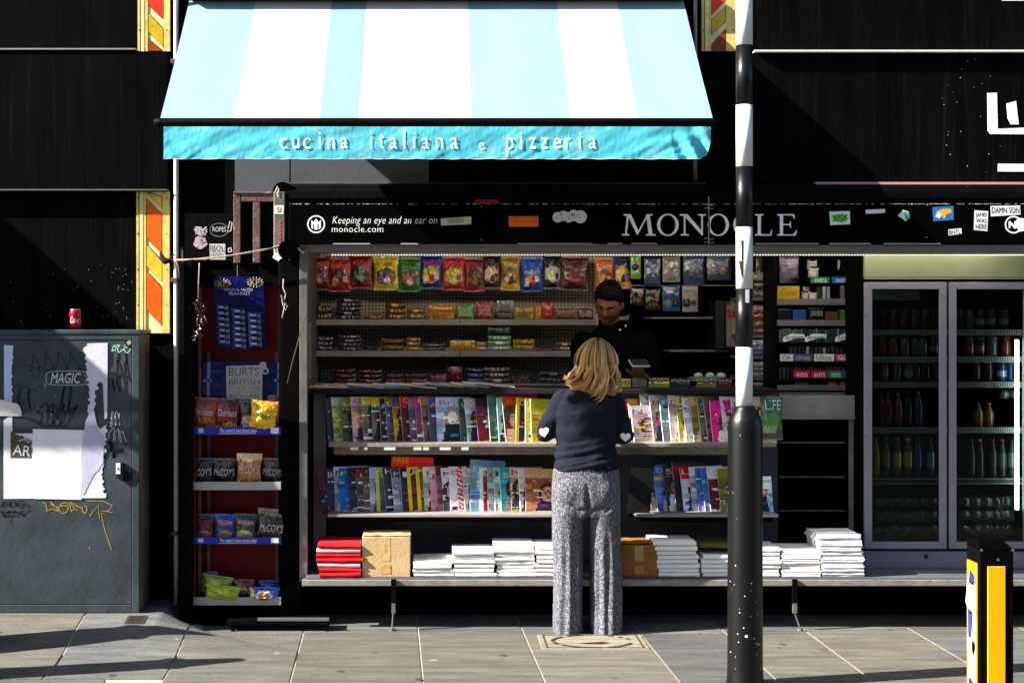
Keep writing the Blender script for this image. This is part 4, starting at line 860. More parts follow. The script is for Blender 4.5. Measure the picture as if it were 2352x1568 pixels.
# ------------------------------------------------------------------ printed covers
def cover(seed, base, mast, photo=None, style=None, bor=None, skin='b88a70', hair='3a2418', band=None):
    r = random.Random(seed); rnd = [[r.random() for _ in range(60)] for _ in range(60)]
    pcx = .5+r.uniform(-.2,.2); pcy = .5+r.uniform(-.08,.12); ps_ = r.uniform(.8,1.3); mono = r.random() < .3
    cols = ['f0ece8','f0ece8','e8e4e0','d81c50','e8c820','101014','101014','3a78b8','d04a20']
    blks = [(r.uniform(-.05,.75), r.uniform(0,.76), r.uniform(.12,.5), r.uniform(.015,.06), r.choice(cols), r.random() < .7) for _ in range(16)]
    def f(u, v):
        c = H(base)
        if photo:
            c2 = H(photo)
            if v < .8: c = mixc(c, c2, .9); c = tuple(k*(.45+.9*rnd[int(u*6)][int(v*9)]) for k in c)
            if ((u-pcx)/(.25*ps_))**2+((v-pcy)/(.22*ps_))**2 < 1: c = H(hair)
            if ((u-pcx)/(.15*ps_))**2+((v-pcy-.01)/(.15*ps_))**2 < 1:
                c = H(skin)
                if abs(v-pcy-.03) < .02 and .03 < abs(u-pcx) < .09: c = H('20120c')
                if abs(v-pcy+.07) < .014 and abs(u-pcx) < .05: c = H('8a2a24')
            if v < pcy-.14*ps_ and abs(u-pcx) < .3*ps_*(1.1-v): c = H(r_body)
        for (a, b, w_, h_, cc, tx_) in blks:
            if a < u < a+w_ and b < v < b+h_ and (not tx_ or (rnd[int(u*59)][int(v*24)] > .35 and int(v*70) % 3)): c = H(cc)
        if style == 'stripe' and int((u*1.2+v*3)*7) % 2: c = H(mast)
        if band and band[1] < v < band[2]: c = H(band[0])
        if bor and (u < .09 or u > .93 or v < .05 or v > .94): c = H(bor)
        k = (1.15+.45*rnd[int(u*19)][int(v*31)]); g = sum(c)/3
        c = tuple(max(0, g+(x-g)*1.2) for x in c)
        return tuple(min(1, max(0, x*k)) for x in c)
    r_body = r.choice(['16161c','d8d4d0','7a2030','20304a','c8a890','3a3a40'])
    return f
def magazine(px, yb, d, label, colf, wm=.215, hm=.285, th=.0075, yaw=.3, tilt=.22, roll=0, txt=(), group='magazines', edge='eeebe6', name='magazine', nu=22, nv=36, mt='paper', cat='magazine'):
    base = W(px, yb, d)
    Mx = Matrix.Rotation(yaw, 3, 'Z') @ Matrix.Rotation(-tilt, 3, 'X') @ Matrix.Rotation(roll, 3, 'Y')
    def pos(u, v, y=0): 
        bow = .004*math.sin(math.pi*v)*math.sin(u*2.2+px)
        return base+Mx @ Vector((u*wm, y-bow, v*hm))
    mb = MB(); mb.grid(lambda u, v: pos(u, v), nu, nv, colf); mb.grid(lambda u, v: pos(1-u, v, th), 2, 6, col=H(edge))
    k = lambda a, b, c_: mb.grid(lambda u, v: pos(a[0]+(b[0]-a[0])*v, a[1]+(b[1]-a[1])*v, th*u), 1, 6, col=c_)
    sp = mixc(colf(.05,.5), H(edge), R.uniform(.1,.9)); k((0,1),(0,0), sp); k((1,0),(1,1), H(edge)); k((1,1),(0,1), H(edge)); k((0,0),(1,0), H(edge))
    o = mb.build(name, M[mt], None, loc=base); tag(o, label, cat, group)
    if txt:
        mb = MB()
        for (s, u0, u1, v0, v1, c, *sh) in txt: mb.text(s, lambda u, v: pos(u, v, -.0015), u0, u1, v0, v1, H(c))
        mb.build('lettering', M['flat'], o)
    return o
GA, GB, GC, GD = 'magazines on the upper rack left of the woman', 'magazines on the lower rack left of the woman', 'magazines on the upper rack right of the woman', 'magazines on the lower rack right of the woman'
def rowm(lst, yb, d, grp, pos_):
    for i, it in enumerate(lst):
        px, base, mast, photo, txt, lab = it[:6]; kw = dict(it[6]) if len(it) > 6 else {}
        ck = {k: kw.pop(k) for k in ('style', 'bor', 'skin', 'hair', 'band') if k in kw}
        kw.setdefault('hm', .262+.016*random.Random(int(px*7)).random()); kw.setdefault('yaw', .34+.06*math.sin(px)); kw.setdefault('roll', .02*math.sin(px*1.3))
        dd = kw.pop('dd', 0)
        rt = random.Random(int(px)+3); v0 = rt.uniform(.78,.86); tx = [] if not txt else [(txt, rt.uniform(.04,.1), min(.95, .12+rt.uniform(.15,.22)*len(txt)), v0, v0+rt.uniform(.08,.115), mast)]
        magazine(px, yb, d+dd, lab+' '+pos_, cover(int(px*3), base, mast, photo, **ck), group=grp, txt=tx, **kw)
w_ = 'ece8e4'
rowm([
 (754,'2c4450','d8d8d8','24303c',None,'slim dark teal magazine at the left end of the'), (768,'b8b4b0',w_,'8a8a3a','O','white and olive magazine with letter O on the'), (788,'7c8a20',w_,'3a3a20','U','olive green magazine with white masthead on the'),
 (812,'c8a8a8','e02080','b89088','C','pink magazine with a blonde cover face on the',dict(skin='d8a890',hair='a88048')), (836,'c8a820',w_,'5a5048','h','left of two yellow topped magazines with dark haired faces on the'), (857,'c8a820',w_,'5a5048','h','right of two yellow topped magazines with dark haired faces on the'),
 (876,'18141a',w_,'38241c','RA','black magazine with white masthead on the'), (893,'6a5828','e8c860','2c4a86','DE','dark gold and blue magazine on the'), (908,'3a3a60','e0281c','b08a28','LT','multicoloured magazine with red capitals on the'),
 (927,'b81c20','f0d020','28181c','ON','red and yellow magazine on the'), (945,'7a6870','f048a0','584868','n','mauve magazine with pink masthead on the'), (960,'c01868',w_,'684058','N','magenta magazine on the'), (975,'a07040','e8d8c0','4a3a44',None,'tan magazine with a dark photo on the'), (990,'5a4888','e0c040','403850','A','purple magazine on the'),
 (1005,'b4c0cc','d85890','98acc0','Bride','pale blue wedding magazine with a woman in white on the',dict(skin='e8d8d0',hair='a07850',yaw=.18)),
 (1059,'28402c','c8d0c0','34503c','W','dark green magazine on the'), (1076,'c0b09c','e8e4dc','8aa0b8','V','beige and grey magazine on the',dict(skin='9a7a68')), (1100,'1a1620','d0a8b8','6a2848',None,'black and pink slim magazine on the'),
 (1127,'48685a','90a8a0','3c5a50',None,'grey green book on the',dict(hm=.285,dd=-.01)), (1147,'86b0aa','b0c8c0','7aa8a4',None,'pale turquoise book on the',dict(hm=.27,dd=-.01)), (1163,'b84418','e8a030','2a3018','JUST','orange and dark green magazine on the',dict(dd=-.01)),
 (1184,'1c1a14','e8e8e0','201c18','GEO','black magazine with a yellow border on the',dict(bor='d8b400',roll=.12,dd=-.01)), (1207,'30341c','d8d8d0','a8a818',None,'olive magazine with a yellow border on the',dict(bor='c8b000',roll=.1,dd=-.02)), (1222,'9aa012','e0e020','b8b020',None,'lime yellow magazine beside the womans arm on the',dict(dd=-.02,roll=.05))],
 1018, S1D+.13, GA, 'upper left rack')
magazine(1112, yof(S1Z+.001,S1D+.17), S1D+.17, 'magenta display folder standing tall behind the upper left rack magazines', cover(5,'b01858','e04878','a01850'), wm=.30, hm=.325, yaw=.0, tilt=.2, group=GA, roll=.05)
rowm([
 (742,'5a1420',w_,'401018',None,'dark red magazine leaning at the left end of the',dict(roll=-.1,hm=.25)), (754,'1c2438',w_,'2c3448','BOX','dark navy magazine with white letters on the',dict()), (771,'c0c0c4','30384c','848c98','N','white and grey magazine on the'), (783,'1468b0','e0e030','2478c0','P','bright blue magazine with yellow letters on the'),
 (805,'16161a','d81828','3c3634','V','black magazine with a red masthead on the'), (822,'8a2028','f0e8e4','4a4a50','C','red and grey magazine with white masthead on the'), (839,'241c18','e07020','6a5040','O','black magazine with an orange ring on the'), (852,'a4b4d8','f4f4f8','b8c0dc','f','pale lilac blue magazine on the'),
 (867,'6a7480',w_,'4a5464','T','grey magazine with a lime green border on the',dict(bor='b8c018')), (888,'242a30','e8e8e8','343c40','H','dark charcoal magazine on the'), (907,'30343a','d8dce0','a0a4a8','MA','black magazine with pale shapes on the'), (925,'10161c','e8ece8','1c3038','I','very dark magazine with a white letter on the'),
 (942,'241a10','e8e0d0','5a3a18','A','dark brown magazine with a yellow border on the',dict(bor='dcb000')), (962,'4a5a20','f0f0e0','6a6c20',None,'green magazine with a yellow border on the',dict(bor='e0b800')), (977,'d8d8d4','181818','b0b0a8','R','white magazine with black letter on the'), (992,'d8ccc8','d83a50','c88890','n','white and salmon magazine on the'),
 (1007,'6a2a48','f0e8f0','8a5870',None,'plum magazine on the'), (1020,'e0dedc','20242c','c8ccd0','NS','white magazine with dark letters on the'), (1036,'e4c4c8','c02838','e8d4d4','OY','pink and white magazine on the'), (1054,'dcc8c8','b83040','e0d8d4',None,'diagonally striped pink and white magazine on the',dict(style='stripe')),
 (1069,'ccc8c0','e0c020','b4b4b0','u','pale grey magazine with yellow dot on the'), (1080,'6c98ac','c8dce0','88b0c0','F','taller pale blue magazine sticking up on the',dict(hm=.32,dd=-.01,roll=.08)), (1104,'9a6a60','f4ece8','6a4038','O','rose brown magazine with a white border on the',dict(bor='dcd8d4',roll=.05)),
 (1122,'8aa0a0','2c3c40','9cb4b0','O','grey green magazine on the',dict(roll=.05)), (1138,'9ab0ac','404c50','b4c4c0','E','pale sage magazine on the',dict(roll=.05)), (1152,'28a8a4','f0f0ec','48b4b0','s','turquoise magazine with pink spots on the',dict(roll=.04)), (1176,'dcb8b4','c82c34','e0c8c0','M','pale magazine with red stripes on the',dict(roll=.04)),
 (1196,'e8e2dc','c04050','e0d8d0',None,'white spined magazine on the',dict(roll=.04)), (1208,'c8a068','f0e0e0','9a6850','COS','magazine with large womans face and yellow spots at right end of',dict(skin='c89878',hair='3a2018',yaw=.2,roll=.03))],
 1181, S2D+.13, GB, 'lower left rack')
magazine(894, yof(S2Z+.001,S2D+.17), S2D+.17, 'orange and red display board standing behind the lower left rack magazines', cover(8,'c84410','e8a020','b03010',band=('d0401c',.8,.9)), wm=.245, hm=.315, yaw=.0, tilt=.15, group=GB, txt=[('FREE',.05,.42,.88,.98,'f0c020'),('Games',.5,.95,.84,.93,'d83028')], roll=.04)
rowm([
 (1432,'c01c24','f0ecea','9a1c28','O','red and white magazine at the left end of the'), (1452,'c08428','e8c060','a87030',None,'mustard gold magazine on the'), (1458,'dcd0d0','c03050','d0b0b0','N','white and pink puzzle magazine on the',dict(hm=.22,dd=-.03)), (1483,'e0dfdb','282828','8a8c70','V','white magazine with dark masthead on the',dict(hm=.30)), (1503,'e0dad4','6a1c28','a88878','B','white magazine with brown photo on the',dict(hm=.285)),
 (1525,'68848c','d8dcdc','587078','F','grey blue magazine on the',dict(hm=.285)), (1543,'dcd4d0','c84858','c8b4ac','D','cream magazine with pink letters on the',dict(hm=.285)), (1562,'d0c020','686c18','b0a820','i','yellow spined magazine on the',dict(hm=.28)), (1578,'e0dce4','6a2c90','d0c8d8','CHOICE','white magazine with purple vertical letters on the'), (1595,'c0a418','38301c','6a5828','Y','yellow and black magazine on the'),
 (1612,'3c5058','d8dcd8','5a6848','Q','slate blue magazine with small photos on the'), (1628,'6a4a58','d8a8b8','7a5a64',None,'mauve magazine on the'), (1639,'d8307c','f4d8e4','d8307c',None,'plain bright pink book on the',dict(hm=.25,dd=-.02)), (1665,'d0c8c8','c84060','b0a8a8','n','pale magazine with pink edge behind the pole on the'), (1688,'c8c0bc','a83848','98908c','M','white magazine behind the pole on the'), (1712,'d0a8a0','e8e0dc','b08880','S','salmon magazine at the right end of the')],
 1018, S1D+.13, GC, 'upper right rack')
rowm([
 (1480,'20242c','c8a8a8','2c3038',None,'narrow navy magazine at the left of the'), (1498,'70706c','a8a8a8','8a8c8c',None,'grey magazine on the'), (1512,'5c7cb0','e8ecf4','6a88b8','O','sky blue magazine with a white circle on the',dict(hm=.285)), (1536,'14120f','d8d4cc','1c1814','S','black magazine with pale spots on the',dict(hm=.30)), (1556,'1a1a1c','c02030','242428','B','plain black magazine with a red band on the',dict(hm=.3,band=('7a1420',.82,.94))), (1572,'c81818','f4f0f0','e0dcdc','LA','bright red and white magazine on the',dict(band=('d01418',.74,1))),
 (1594,'d0d4d8','283040','a8b0b8',None,'white magazine with a dark blotch on the'), (1606,'3a64a0','e87090','4874b0','T','blue magazine with pink masthead, left of two, on the'), (1622,'3a64a0','e87090','4874b0','T','blue magazine with pink masthead, right of two, on the'), (1634,'5c1420','e8e4e4','5c1420','PHO','dark maroon magazine with white title strip on the',dict(band=('e4e2e0',.76,1),bor=None)), (1658,'7a7018','c8c060','686410',None,'olive yellow magazine next to the pole on the'),
 (1738,'8ab0c0','30405c','88b4c4','Vision','white blue magazine with red circle right of pole on the',dict(band=('e6e6ea',.66,1),hm=.22,yaw=.05,wm=.10))],
 1181, S2D+.13, GD, 'lower right rack')
magazine(1440, yof(S2Z+.001,S2D+.06), S2D+.06, 'plain black display board leaning beside the woman on the lower right rack', lambda u, v: H('0a0a0b'), wm=.13, hm=.33, yaw=0, tilt=.1, roll=.12, group=GD, name='display_board', edge='0c0c0c', cat='display board')
mb = MB(); o_ = None
bag('plastic_bag', 'green printed plastic packet hanging over the right end of the upper rack', 'packet', None, 1770, 1010, 54, 100, S1D+.02, bagcol(77,'2c5c30','28502c','303830',[(.5,.45,.35,.2,'5a8a4a'),(.4,.25,.3,.1,'8aa070')]), [('LIFE',.2,.9,.7,.92,'b8d0b8')], bulge=.03, seed=9)
# ------------------------------------------------------------------ ledge goods: newspapers, boxes
M['news'] = mat('newsprint', None, .85, 0, .15, 8, .08, .1, 20)
def newspaper(px0, px1, z, d, label, group, col='e6e5e0', th=.018, dep=.26, sk=0, dz0=0, seed=1, fold=True):
    r = random.Random(seed); x0 = X(px0, d)+r.uniform(-.006,.006); x1 = X(px1, d)+r.uniform(-.006,.006); yo = r.uniform(-.006,.006)
    mb = MB(); n = 12
    prof = []                                            # rounded folded front edge
    for i in range(7): a = -math.pi/2+math.pi*i/6; prof.append((-math.cos(a)*th*.55, (math.sin(a)+1)*th/2))
    k = len(prof)
    def pt(u, j):
        y, zz_ = prof[j]; w = noise.noise(Vector((u*3+seed, j*.1, seed)))*.003; xx = x0+(x1-x0)*u
        return Vector((xx+sk*zz_, d+yo+y+w, z+dz0*(u-.5)+zz_+noise.noise(Vector((u*2.2, seed, 0)))*.003))
    for j in range(k-1): mb.grid(lambda u, v: pt(u, j+(1 if v > .5 else 0)), n, 1, col=H(col))
    mb.grid(lambda u, v: pt(u, k-1)+Vector((0, (dep)*v, 0)), n, 2, col=H(col)); mb.grid(lambda u, v: pt(1-u, 0)+Vector((0, (dep)*v, 0)), n, 2, col=H(col))
    for u in (0, 1):
        b = [pt(u, j) for j in range(k)]+[pt(u, k-1)+Vector((0,dep,0)), pt(u, 0)+Vector((0,dep,0))]; 
        mb.poly(b, mixc(H(col), (.3,.3,.3), .25))
        if fold: 
            for q_ in (.3, .55, .8): 
                p = pt(u, 0)+Vector((.0006*(1 if u else -1), .004, th*q_)); mb.poly([p, p+Vector((0,dep-.01,0)), p+Vector((0,dep-.01,.0012)), p+Vector((0,0,.0012))], H('8a8884'))
    return tag(mb.build('newspaper', M['news'], None, True, loc=((x0+x1)/2, d, z)), label, 'newspaper', group)
def stack(px0, px1, ybot, ytop, lab, seed, col='e6e5e0', drift=0, slope=0, th=None, d=7.99, jit=2.2):
    r = random.Random(seed); d_ = d; H_ = Z(ytop, d_)-(LZ+.001)-.028; n = max(2, round(H_/.0235)) if not th else round(H_/th); t_ = H_/n
    for i in range(n):
        dx = drift*(i/(n-1))
        newspaper(px0+dx+r.uniform(-jit,jit), px1+dx*.6+r.uniform(-jit,jit), LZ+.0012+i*t_, d_, lab, 'folded newspapers stacked on the kiosk ledge', col, t_*.93, seed=seed*20+i, dz0=slope*min(1, i/3)*.5)
W_ = 'white folded newspaper in '
stack(950, 1040, 0, 1276, W_+'the low leaning stack just right of the sunlit cardboard box', 1, slope=.014, drift=-4)
stack(1043, 1137, 0, 1253, W_+'the second stack right of the sunlit cardboard box', 2, drift=-3)
stack(1142, 1230, 0, 1240, W_+'the third stack right of the sunlit cardboard box', 3, drift=-6)
stack(1233, 1310, 0, 1242, W_+'the stack partly hidden by the womans left leg', 4, drift=-4)
stack(1513, 1606, 0, 1232, W_+'the tall part shaded stack right of the brown box in shade', 5, drift=-12, slope=.0)
stack(1613, 1700, 0, 1262, W_+'the low stack immediately left of the black pole base', 6)
stack(1707, 1792, 0, 1247, W_+'the stack showing just right of the black pole base', 7, drift=-3)
stack(1797, 1884, 0, 1252, W_+'the smooth even stack between the pole and the tallest stack', 8, col='e8e6e0', drift=-2, th=.0125, jit=.4)
stack(1890, 1985, 0, 1216, W_+'the tallest stack by the fridge', 9, col='dee0e6', drift=-12, th=.0105)
newspaper(1611, 1690, Z(1262,7.99)+.003, 8.03, 'olive covered paper lying on the low stack left of the pole base', None, '55521a', .022)
M['card'] = mat('cardboard', None, .85, 0, .15, 6, .12, .1, 60, (1,1,1), dirt=('6a4c2a', 10, .66, .1))
def carton(px0, px1, ytop, col, lab, tape, d=7.985):
    x0, x1 = X(px0,d), X(px1,d); z1 = Z(ytop,d); cb = H(col)
    t = thing('cardboard_box', lab, 'box', ((x0+x1)/2, d+.12, LZ), 'cardboard boxes on the kiosk ledge')
    mb = MB(); mb.box(x0, x1, d, d+.24, LZ+.001, z1, cb); mb.build('body', M['card'], t, bevel=.003)
    mb = MB()                                              # worn flaps
    mb.grid(lambda u, v: (x0+(x1-x0)*u, d+.002+.112*v, z1+.003+.006*noise.noise(Vector((u*5,v*2,px0)))+.003*(1-v)), 16, 3, col=cb); mb.grid(lambda u, v: (x0+(x1-x0)*u, d+.238-.112*v, z1+.003+.005*noise.noise(Vector((u*5,v*2+7,px0)))), 16, 3, col=cb); mb.build('flap', M['card'], t)
    xm = (x0+x1)/2; mb = MB()
    mb.poly([(xm-.028,d-.001,z1-.005),(xm+.022,d-.001,z1-.005),(xm+.024,d-.001,LZ+.09),(xm-.026,d-.001,LZ+.09)][::-1], mixc(cb, H('c8a868'), .4)); mb.poly([(xm-.03,d-.0016,LZ+.02),(xm+.028,d-.0016,LZ+.02),(xm+.026,d-.0016,LZ+.07),(xm-.03,d-.0016,LZ+.065)][::-1], H(tape)); mb.build('tape', M['gloss'], t)
carton(832, 942, 1232, 'c2a478', 'pale sunlit cardboard box left of the newspaper stacks on the ledge', 'c49a58')
carton(1427, 1510, 1250, '8a5a2c', 'brown cardboard box in shade just right of the womans legs', '9a6a3a')
r = random.Random(44)                                       # red bundle
for i in range(7):
    px0 = 728+i*.3 + r.uniform(-2,2); col = ['c41820','c81822','e0b8b8','b8141c','c01820','e4c0c0','c41a22'][i]
    th = .0285
    newspaper(px0+(6 if i < 2 else 0), 830+r.uniform(-3,1), LZ+.0015+i*(th*.94), 7.985, 'glossy red and white plastic wrapped paper in the bundle left of the sunlit cardboard box', 'red wrapped papers in the left bundle', col, th*.92, seed=300+i, dz0=.006*r.uniform(-1,1))
# ------------------------------------------------------------------ counter newspapers (fanned, lying)
for i in range(13):
    x0 = 735+i*30; d = 8.42
    newspaper(x0, x0+88, CT+.001+.0022*i*.4+(.002*(i%3)), d-.08+.01*(i%2), 'grey newspaper lying fanned out along the counter above the magazines', 'newspapers fanned along the counter', R.choice(['8c8884','7c7874','9a948e']), .010, .24, seed=500+i, dz0=-.020, fold=False)
newspaper(708, 800, CT+.001, 8.32, 'pinkish newspaper at the left end of the counter', None, 'b88c78', .012, .2, seed=77)
# ------------------------------------------------------------------ hanging sweet bags
GS = 'sweet bags hanging along the top of the kiosk'
def candy(a, b, c_): return [(.3,.35,.14,.1,a),(.55,.3,.14,.1,b),(.75,.38,.12,.1,c_),(.45,.45,.1,.07,a),(.25,.22,.1,.07,c_)]
SB = [(733,50,'6a0c0c','5a0808','3a1c14','HARIBO','c8882c',('a87040','b89060','6a3020'),'dark red sweet bag at the far left end of the hanging row'),
 (781,52,'b01818','8c1010','46281c','HARIBO','d8901c',('a87848','8a3020','c8b090'),'red sweet bag second from the left in the hanging row'),(829,52,'8c1018','7c0c10','2c2a20',None,'b0a8a0',('5a7a50','8a8478','3c3c30'),'dark red and green sweet bag third from the left in the hanging row'),
 (887,56,'e0c810','c8b800','4a4a48','HARIBO','c02818',('7a3a80','e8e0d8','c04a20'),'yellow sweet bag in the hanging row'),(940,52,'247a30','1c6a28','6a5040',None,'e0c8c0',('b05848','e8d8d0','5a2c20'),'green sweet bag in the hanging row'),(990,50,'14288c','101c70','b8a030','HARIBO','c81828',('d8b820','c84030','d8d0c0'),'dark blue sweet bag with yellow sweets in the hanging row'),
 (1041,52,'b0202c','9a1418','c0b030','HARIBO','d84858',('d8c030','e8e0d0','b03020'),'red and yellow bag of gummy sweets in the hanging row'),(1089,46,'7a1018','90141c','3a3014',None,'c88888',('a03028','7a7a30','403010'),'maroon sweet bag right of the gummy sweets in the hanging row'),
 (1129,40,'1c1210','1a0c08','c4a878','Minstrels','402418',('d8c8a8','3c2010','5a3018'),'brown black bag with cream label in the hanging row'),(1172,42,'a87c10','c8a014','6a4c14','Toffee','d8d0c0',('d8c890','5a4018','c8a030'),'mustard gold sweet bag in the hanging row'),(1221,48,'1450c0','0c38a0','2050b8','m&m','e8e0e0',('d8a030','c83028','e8e8e8'),'bright blue sweet bag in the hanging row'),
 (1268,44,'141416','0c0c0e','a8a8a0','m&m','e4e4e0',('e8d840','d8d8d8','282828'),'black and white sweet bag in the hanging row'),(1320,62,'4a0c10','42080c','5a1418','Galaxy','6a3030',('7a2028','8a3038','400c10'),'wide dark maroon sweet bag in the hanging row'),
 (1387,42,'d87014','b05010','7a2814','Daim','e8d8c8',('e8b030','a83020','d8a090'),'orange sweet bag above the man in the hanging row'),(1428,40,'2c3a6a','c89018','d8a818','m','202020',('e8c030','202020','3858b0'),'yellow and navy sweet bag above and right of the man in the hanging row')]
for i, (cx, w__, base, bot, pic, tx, tc, cd_, lab) in enumerate(SB):
    bag('sweet_bag', lab, 'sweet bag', GS, cx, 667+4*math.sin(i*2.1), w__+3, 78, 9.42, bagcol(60+i, base, None, bot, [(.5,.42,.42,.24,pic)]+candy(*cd_)), [(tx,.12,.88,.70 if tx != 'm&m' else .52,.82 if tx != 'm&m' else .66,tc)] if tx else (), rot=.02*math.sin(i*1.7), bulge=.026, seed=60+i)
mb = MB(); mb.pbox(712, 1440, 597, 599, 9.46, .01, H('5c5854')); rail_ = mb.build('hanging_rail', M['alu'], kd)
# ------------------------------------------------------------------ packet stacks on back shelves
def packet(px0, px1, z, h, d, col, c2, lab, grp, tx=None, tc='e0dcd8', dep=.09, seed=1, name='chocolate_bar', cat='sweet packet'):
    x0, x1 = X(px0,d), X(px1,d); r = random.Random(seed)
    def pos(u, v, s=1):
        b = .008*(math.sin(math.pi*u)**.35)*(math.sin(math.pi*v)**.5)
        return Vector((x0+(x1-x0)*u, d-b*s*1.3+noise.noise(Vector((u*4+seed,v*2,seed)))*.003, z+h*v))
    def cf(u, v): return H(c2) if (.22 < u < .78 and .25 < v < .8 and not tx) and (int(u*22+seed) % 3) else mixc(H(col), (0,0,0), .25*((int(u*13)+seed) % 2))
    mb = MB(); mb.grid(lambda u, v: pos(u, v), 12, 5, cf)
    mb.poly([pos(0,1)+Vector((0,dep,0)), pos(0,1), pos(.5,1), pos(1,1), pos(1,1)+Vector((0,dep,0))][::-1], H(col)); mb.poly([pos(0,0), pos(0,1), pos(0,1)+Vector((0,dep,0)), pos(0,0)+Vector((0,dep,0))], H(col)); mb.poly([pos(1,1), pos(1,0), pos(1,0)+Vector((0,dep,0)), pos(1,1)+Vector((0,dep,0))], H(col))
    mb.poly([pos(0,0), pos(0,0)+Vector((0,dep,0)), pos(1,0)+Vector((0,dep,0)), pos(1,0)], H(col)); mb.poly([pos(1,0), pos(1,1), pos(0,1), pos(0,0)][::1] if False else [pos(1,0)+Vector((0,dep,0)), pos(0,0)+Vector((0,dep,0)), pos(0,1)+Vector((0,dep,0)), pos(1,1)+Vector((0,dep,0))], H(col))
    o = mb.build(name, M['foil'], None, True, loc=((x0+x1)/2, d, z)); tag(o, lab, cat, grp)
    if tx:
        mb = MB(); mb.text(tx, lambda u, v: pos(u, v)+Vector((0,-.0025,0)), .12, .88, .2, .82, H(tc)); mb.build('lettering', M['flat'], o)
def pstack(px0, px1, ytop, lipy, n, col, c2, lab, row, seed, tx=None, tc='e0dcd8'):
    d = 9.40; z = Z(lipy-8, 9.38)+.003; h = (Z(ytop, d)-z)/n
    for i in range(n): packet(px0+random.Random(seed+i).uniform(-1,1), px1+random.Random(seed+i+9).uniform(-1,1), z+i*h, h*.94, d+.001*i, col, c2, lab, 'sweet packets on the %s back shelf' % row, tx, tc, seed=seed+i)
r1 = [(722,762,702,2,'2c2440','a89048',None,'navy and gold bar in the stack at the left end of the top back shelf'),(772,827,684,5,'221a38','a898b0',None,'dark purple bar in the tall stack on the top back shelf'),(836,878,722,1,'6a4820','a08048',None,'tan bar lying singly on the top back shelf'),(885,931,694,3,'5a3818','c8a050',None,'brown and gold bar in the triple stack on the top back shelf'),(934,975,706,2,'6a5418','b8a040',None,'olive gold bar in the double stack on the top back shelf'),
 (984,1044,696,1,'c88420','a83818','Starburst','orange sharing packet on the top back shelf'),(1048,1088,697,1,'4c8a28','c8d0a0','Skittles','green sweet packet on the top back shelf'),(1095,1131,690,1,'8c1820','d8a0a0','Skittles','dark red sweet packet on the top back shelf'),(1139,1180,712,1,'2c2420','8a8880','Maltesers','black sweet packet under a white one on the top back shelf'),(1183,1226,705,1,'b89a20','3a2a50','m&m','mustard yellow sweet packet on the top back shelf'),
 (1229,1242,700,1,'e89a14','c05a10',None,'narrow glowing orange packet on the top back shelf'),(1244,1272,692,1,'b0181c','c83a30',None,'red packet beside the glowing orange one on the top back shelf'),(1277,1322,706,1,'5a2c20','a08870','Maltesers','brown packet with cream word on the top back shelf'),(1326,1364,706,1,'3a1c18','c8b0a8','Revels','dark brown packet left of the man on the top back shelf')]
for i, (a, b, yt_, n, c, c2, tx, lab) in enumerate(r1): pstack(a, b, yt_, 742, n, c, c2, lab, 'top', 100+i*7, tx, c2)
d=9.4; packet(1141, 1178, Z(711,d), Z(690,d)-Z(711,d), d, 'a8a49c', '504c48', 'white packet on top of the black one on the top back shelf', 'sweet packets on the top back shelf', 'Minstrels', '3c3834', seed=5)
r2 = [(722,764,772,3,'3c3848','9890b0',None,'lilac grey bar in the stack at the left end of the middle back shelf'),(776,830,768,4,'34303c','9c98a8',None,'silver grey bar in the second stack of the middle back shelf'),(834,866,796,2,'2c2c38','5c5c70',None,'small dark bar beside the grey stacks on the middle back shelf'),(876,926,776,2,'5a3414','c89048','Crunchy','brown bar with gold letters on the middle back shelf'),(932,966,774,3,'8a6438','d8c090',None,'cream and brown bar on the middle back shelf'),(972,1022,788,2,'4a4040','7a7078',None,'dull grey bar in the low pair on the middle back shelf'),
 (1034,1090,780,1,'c89a1c','a85828','Sherbet','yellow sharing packet on the middle back shelf'),(1092,1118,784,2,'b09a68','c8b890',None,'beige bar beside the yellow packet on the middle back shelf'),(1121,1174,770,3,'7c9c7c','c8d8c8',None,'pale green bar in the stack under the dark box on the middle back shelf'),(1178,1228,778,2,'b08c28','7a7018',None,'gold bar right of the pale green stack on the middle back shelf'),(1232,1276,798,1,'5a3038','7a4850',None,'plum bar lying on the middle back shelf'),(1278,1316,785,2,'6a4a38','d8c0a0',None,'brown bar with pale stripe left of the man on the middle back shelf')]
for i, (a, b, yt_, n, c, c2, tx, lab) in enumerate(r2): pstack(a, b, yt_, 814, n, c, c2, lab, 'middle', 300+i*7, tx, c2)
packet(1121, 1172, Z(769,d), Z(750,d)-Z(769,d), d, '28382c', '3a5040', 'dark green box on top of the pale green stack on the middle back shelf', 'sweet packets on the middle back shelf', seed=6)
r3 = [(764,816,846,3,'34101c','6a2c3c',None,'dark wine red bar in the first stack of the lower back shelf'),(822,876,848,3,'401818','8a5048',None,'reddish bar in the second stack of the lower back shelf'),(884,926,856,2,'481818','a06058','KitKat','dark red bar with pale word in the lower back shelf third stack'),(930,982,856,2,'3c1414','8a5850','KitKat','dark red bar with pale word in the lower back shelf fourth stack'),(986,1026,858,1,'501818','a86058','KitKat','single red bar with pale word on the lower back shelf'),(1028,1062,840,1,'5a1018','701820',None,'taller crimson packet on the lower back shelf'),
 (1068,1110,844,3,'20284c','485890',None,'navy bar in the blue stack of the lower back shelf'),(1112,1170,842,3,'4a3c38','b0a098',None,'grey and cream bar in the stack beside the blue one on the lower shelf'),(1176,1230,862,4,'2c1a16','8a7068',None,'brown bar with thin pale stripes nearest the womans shoulder on the lower back shelf'),(1240,1300,852,2,'383c40','686c70',None,'grey bar behind the woman on the lower back shelf')]
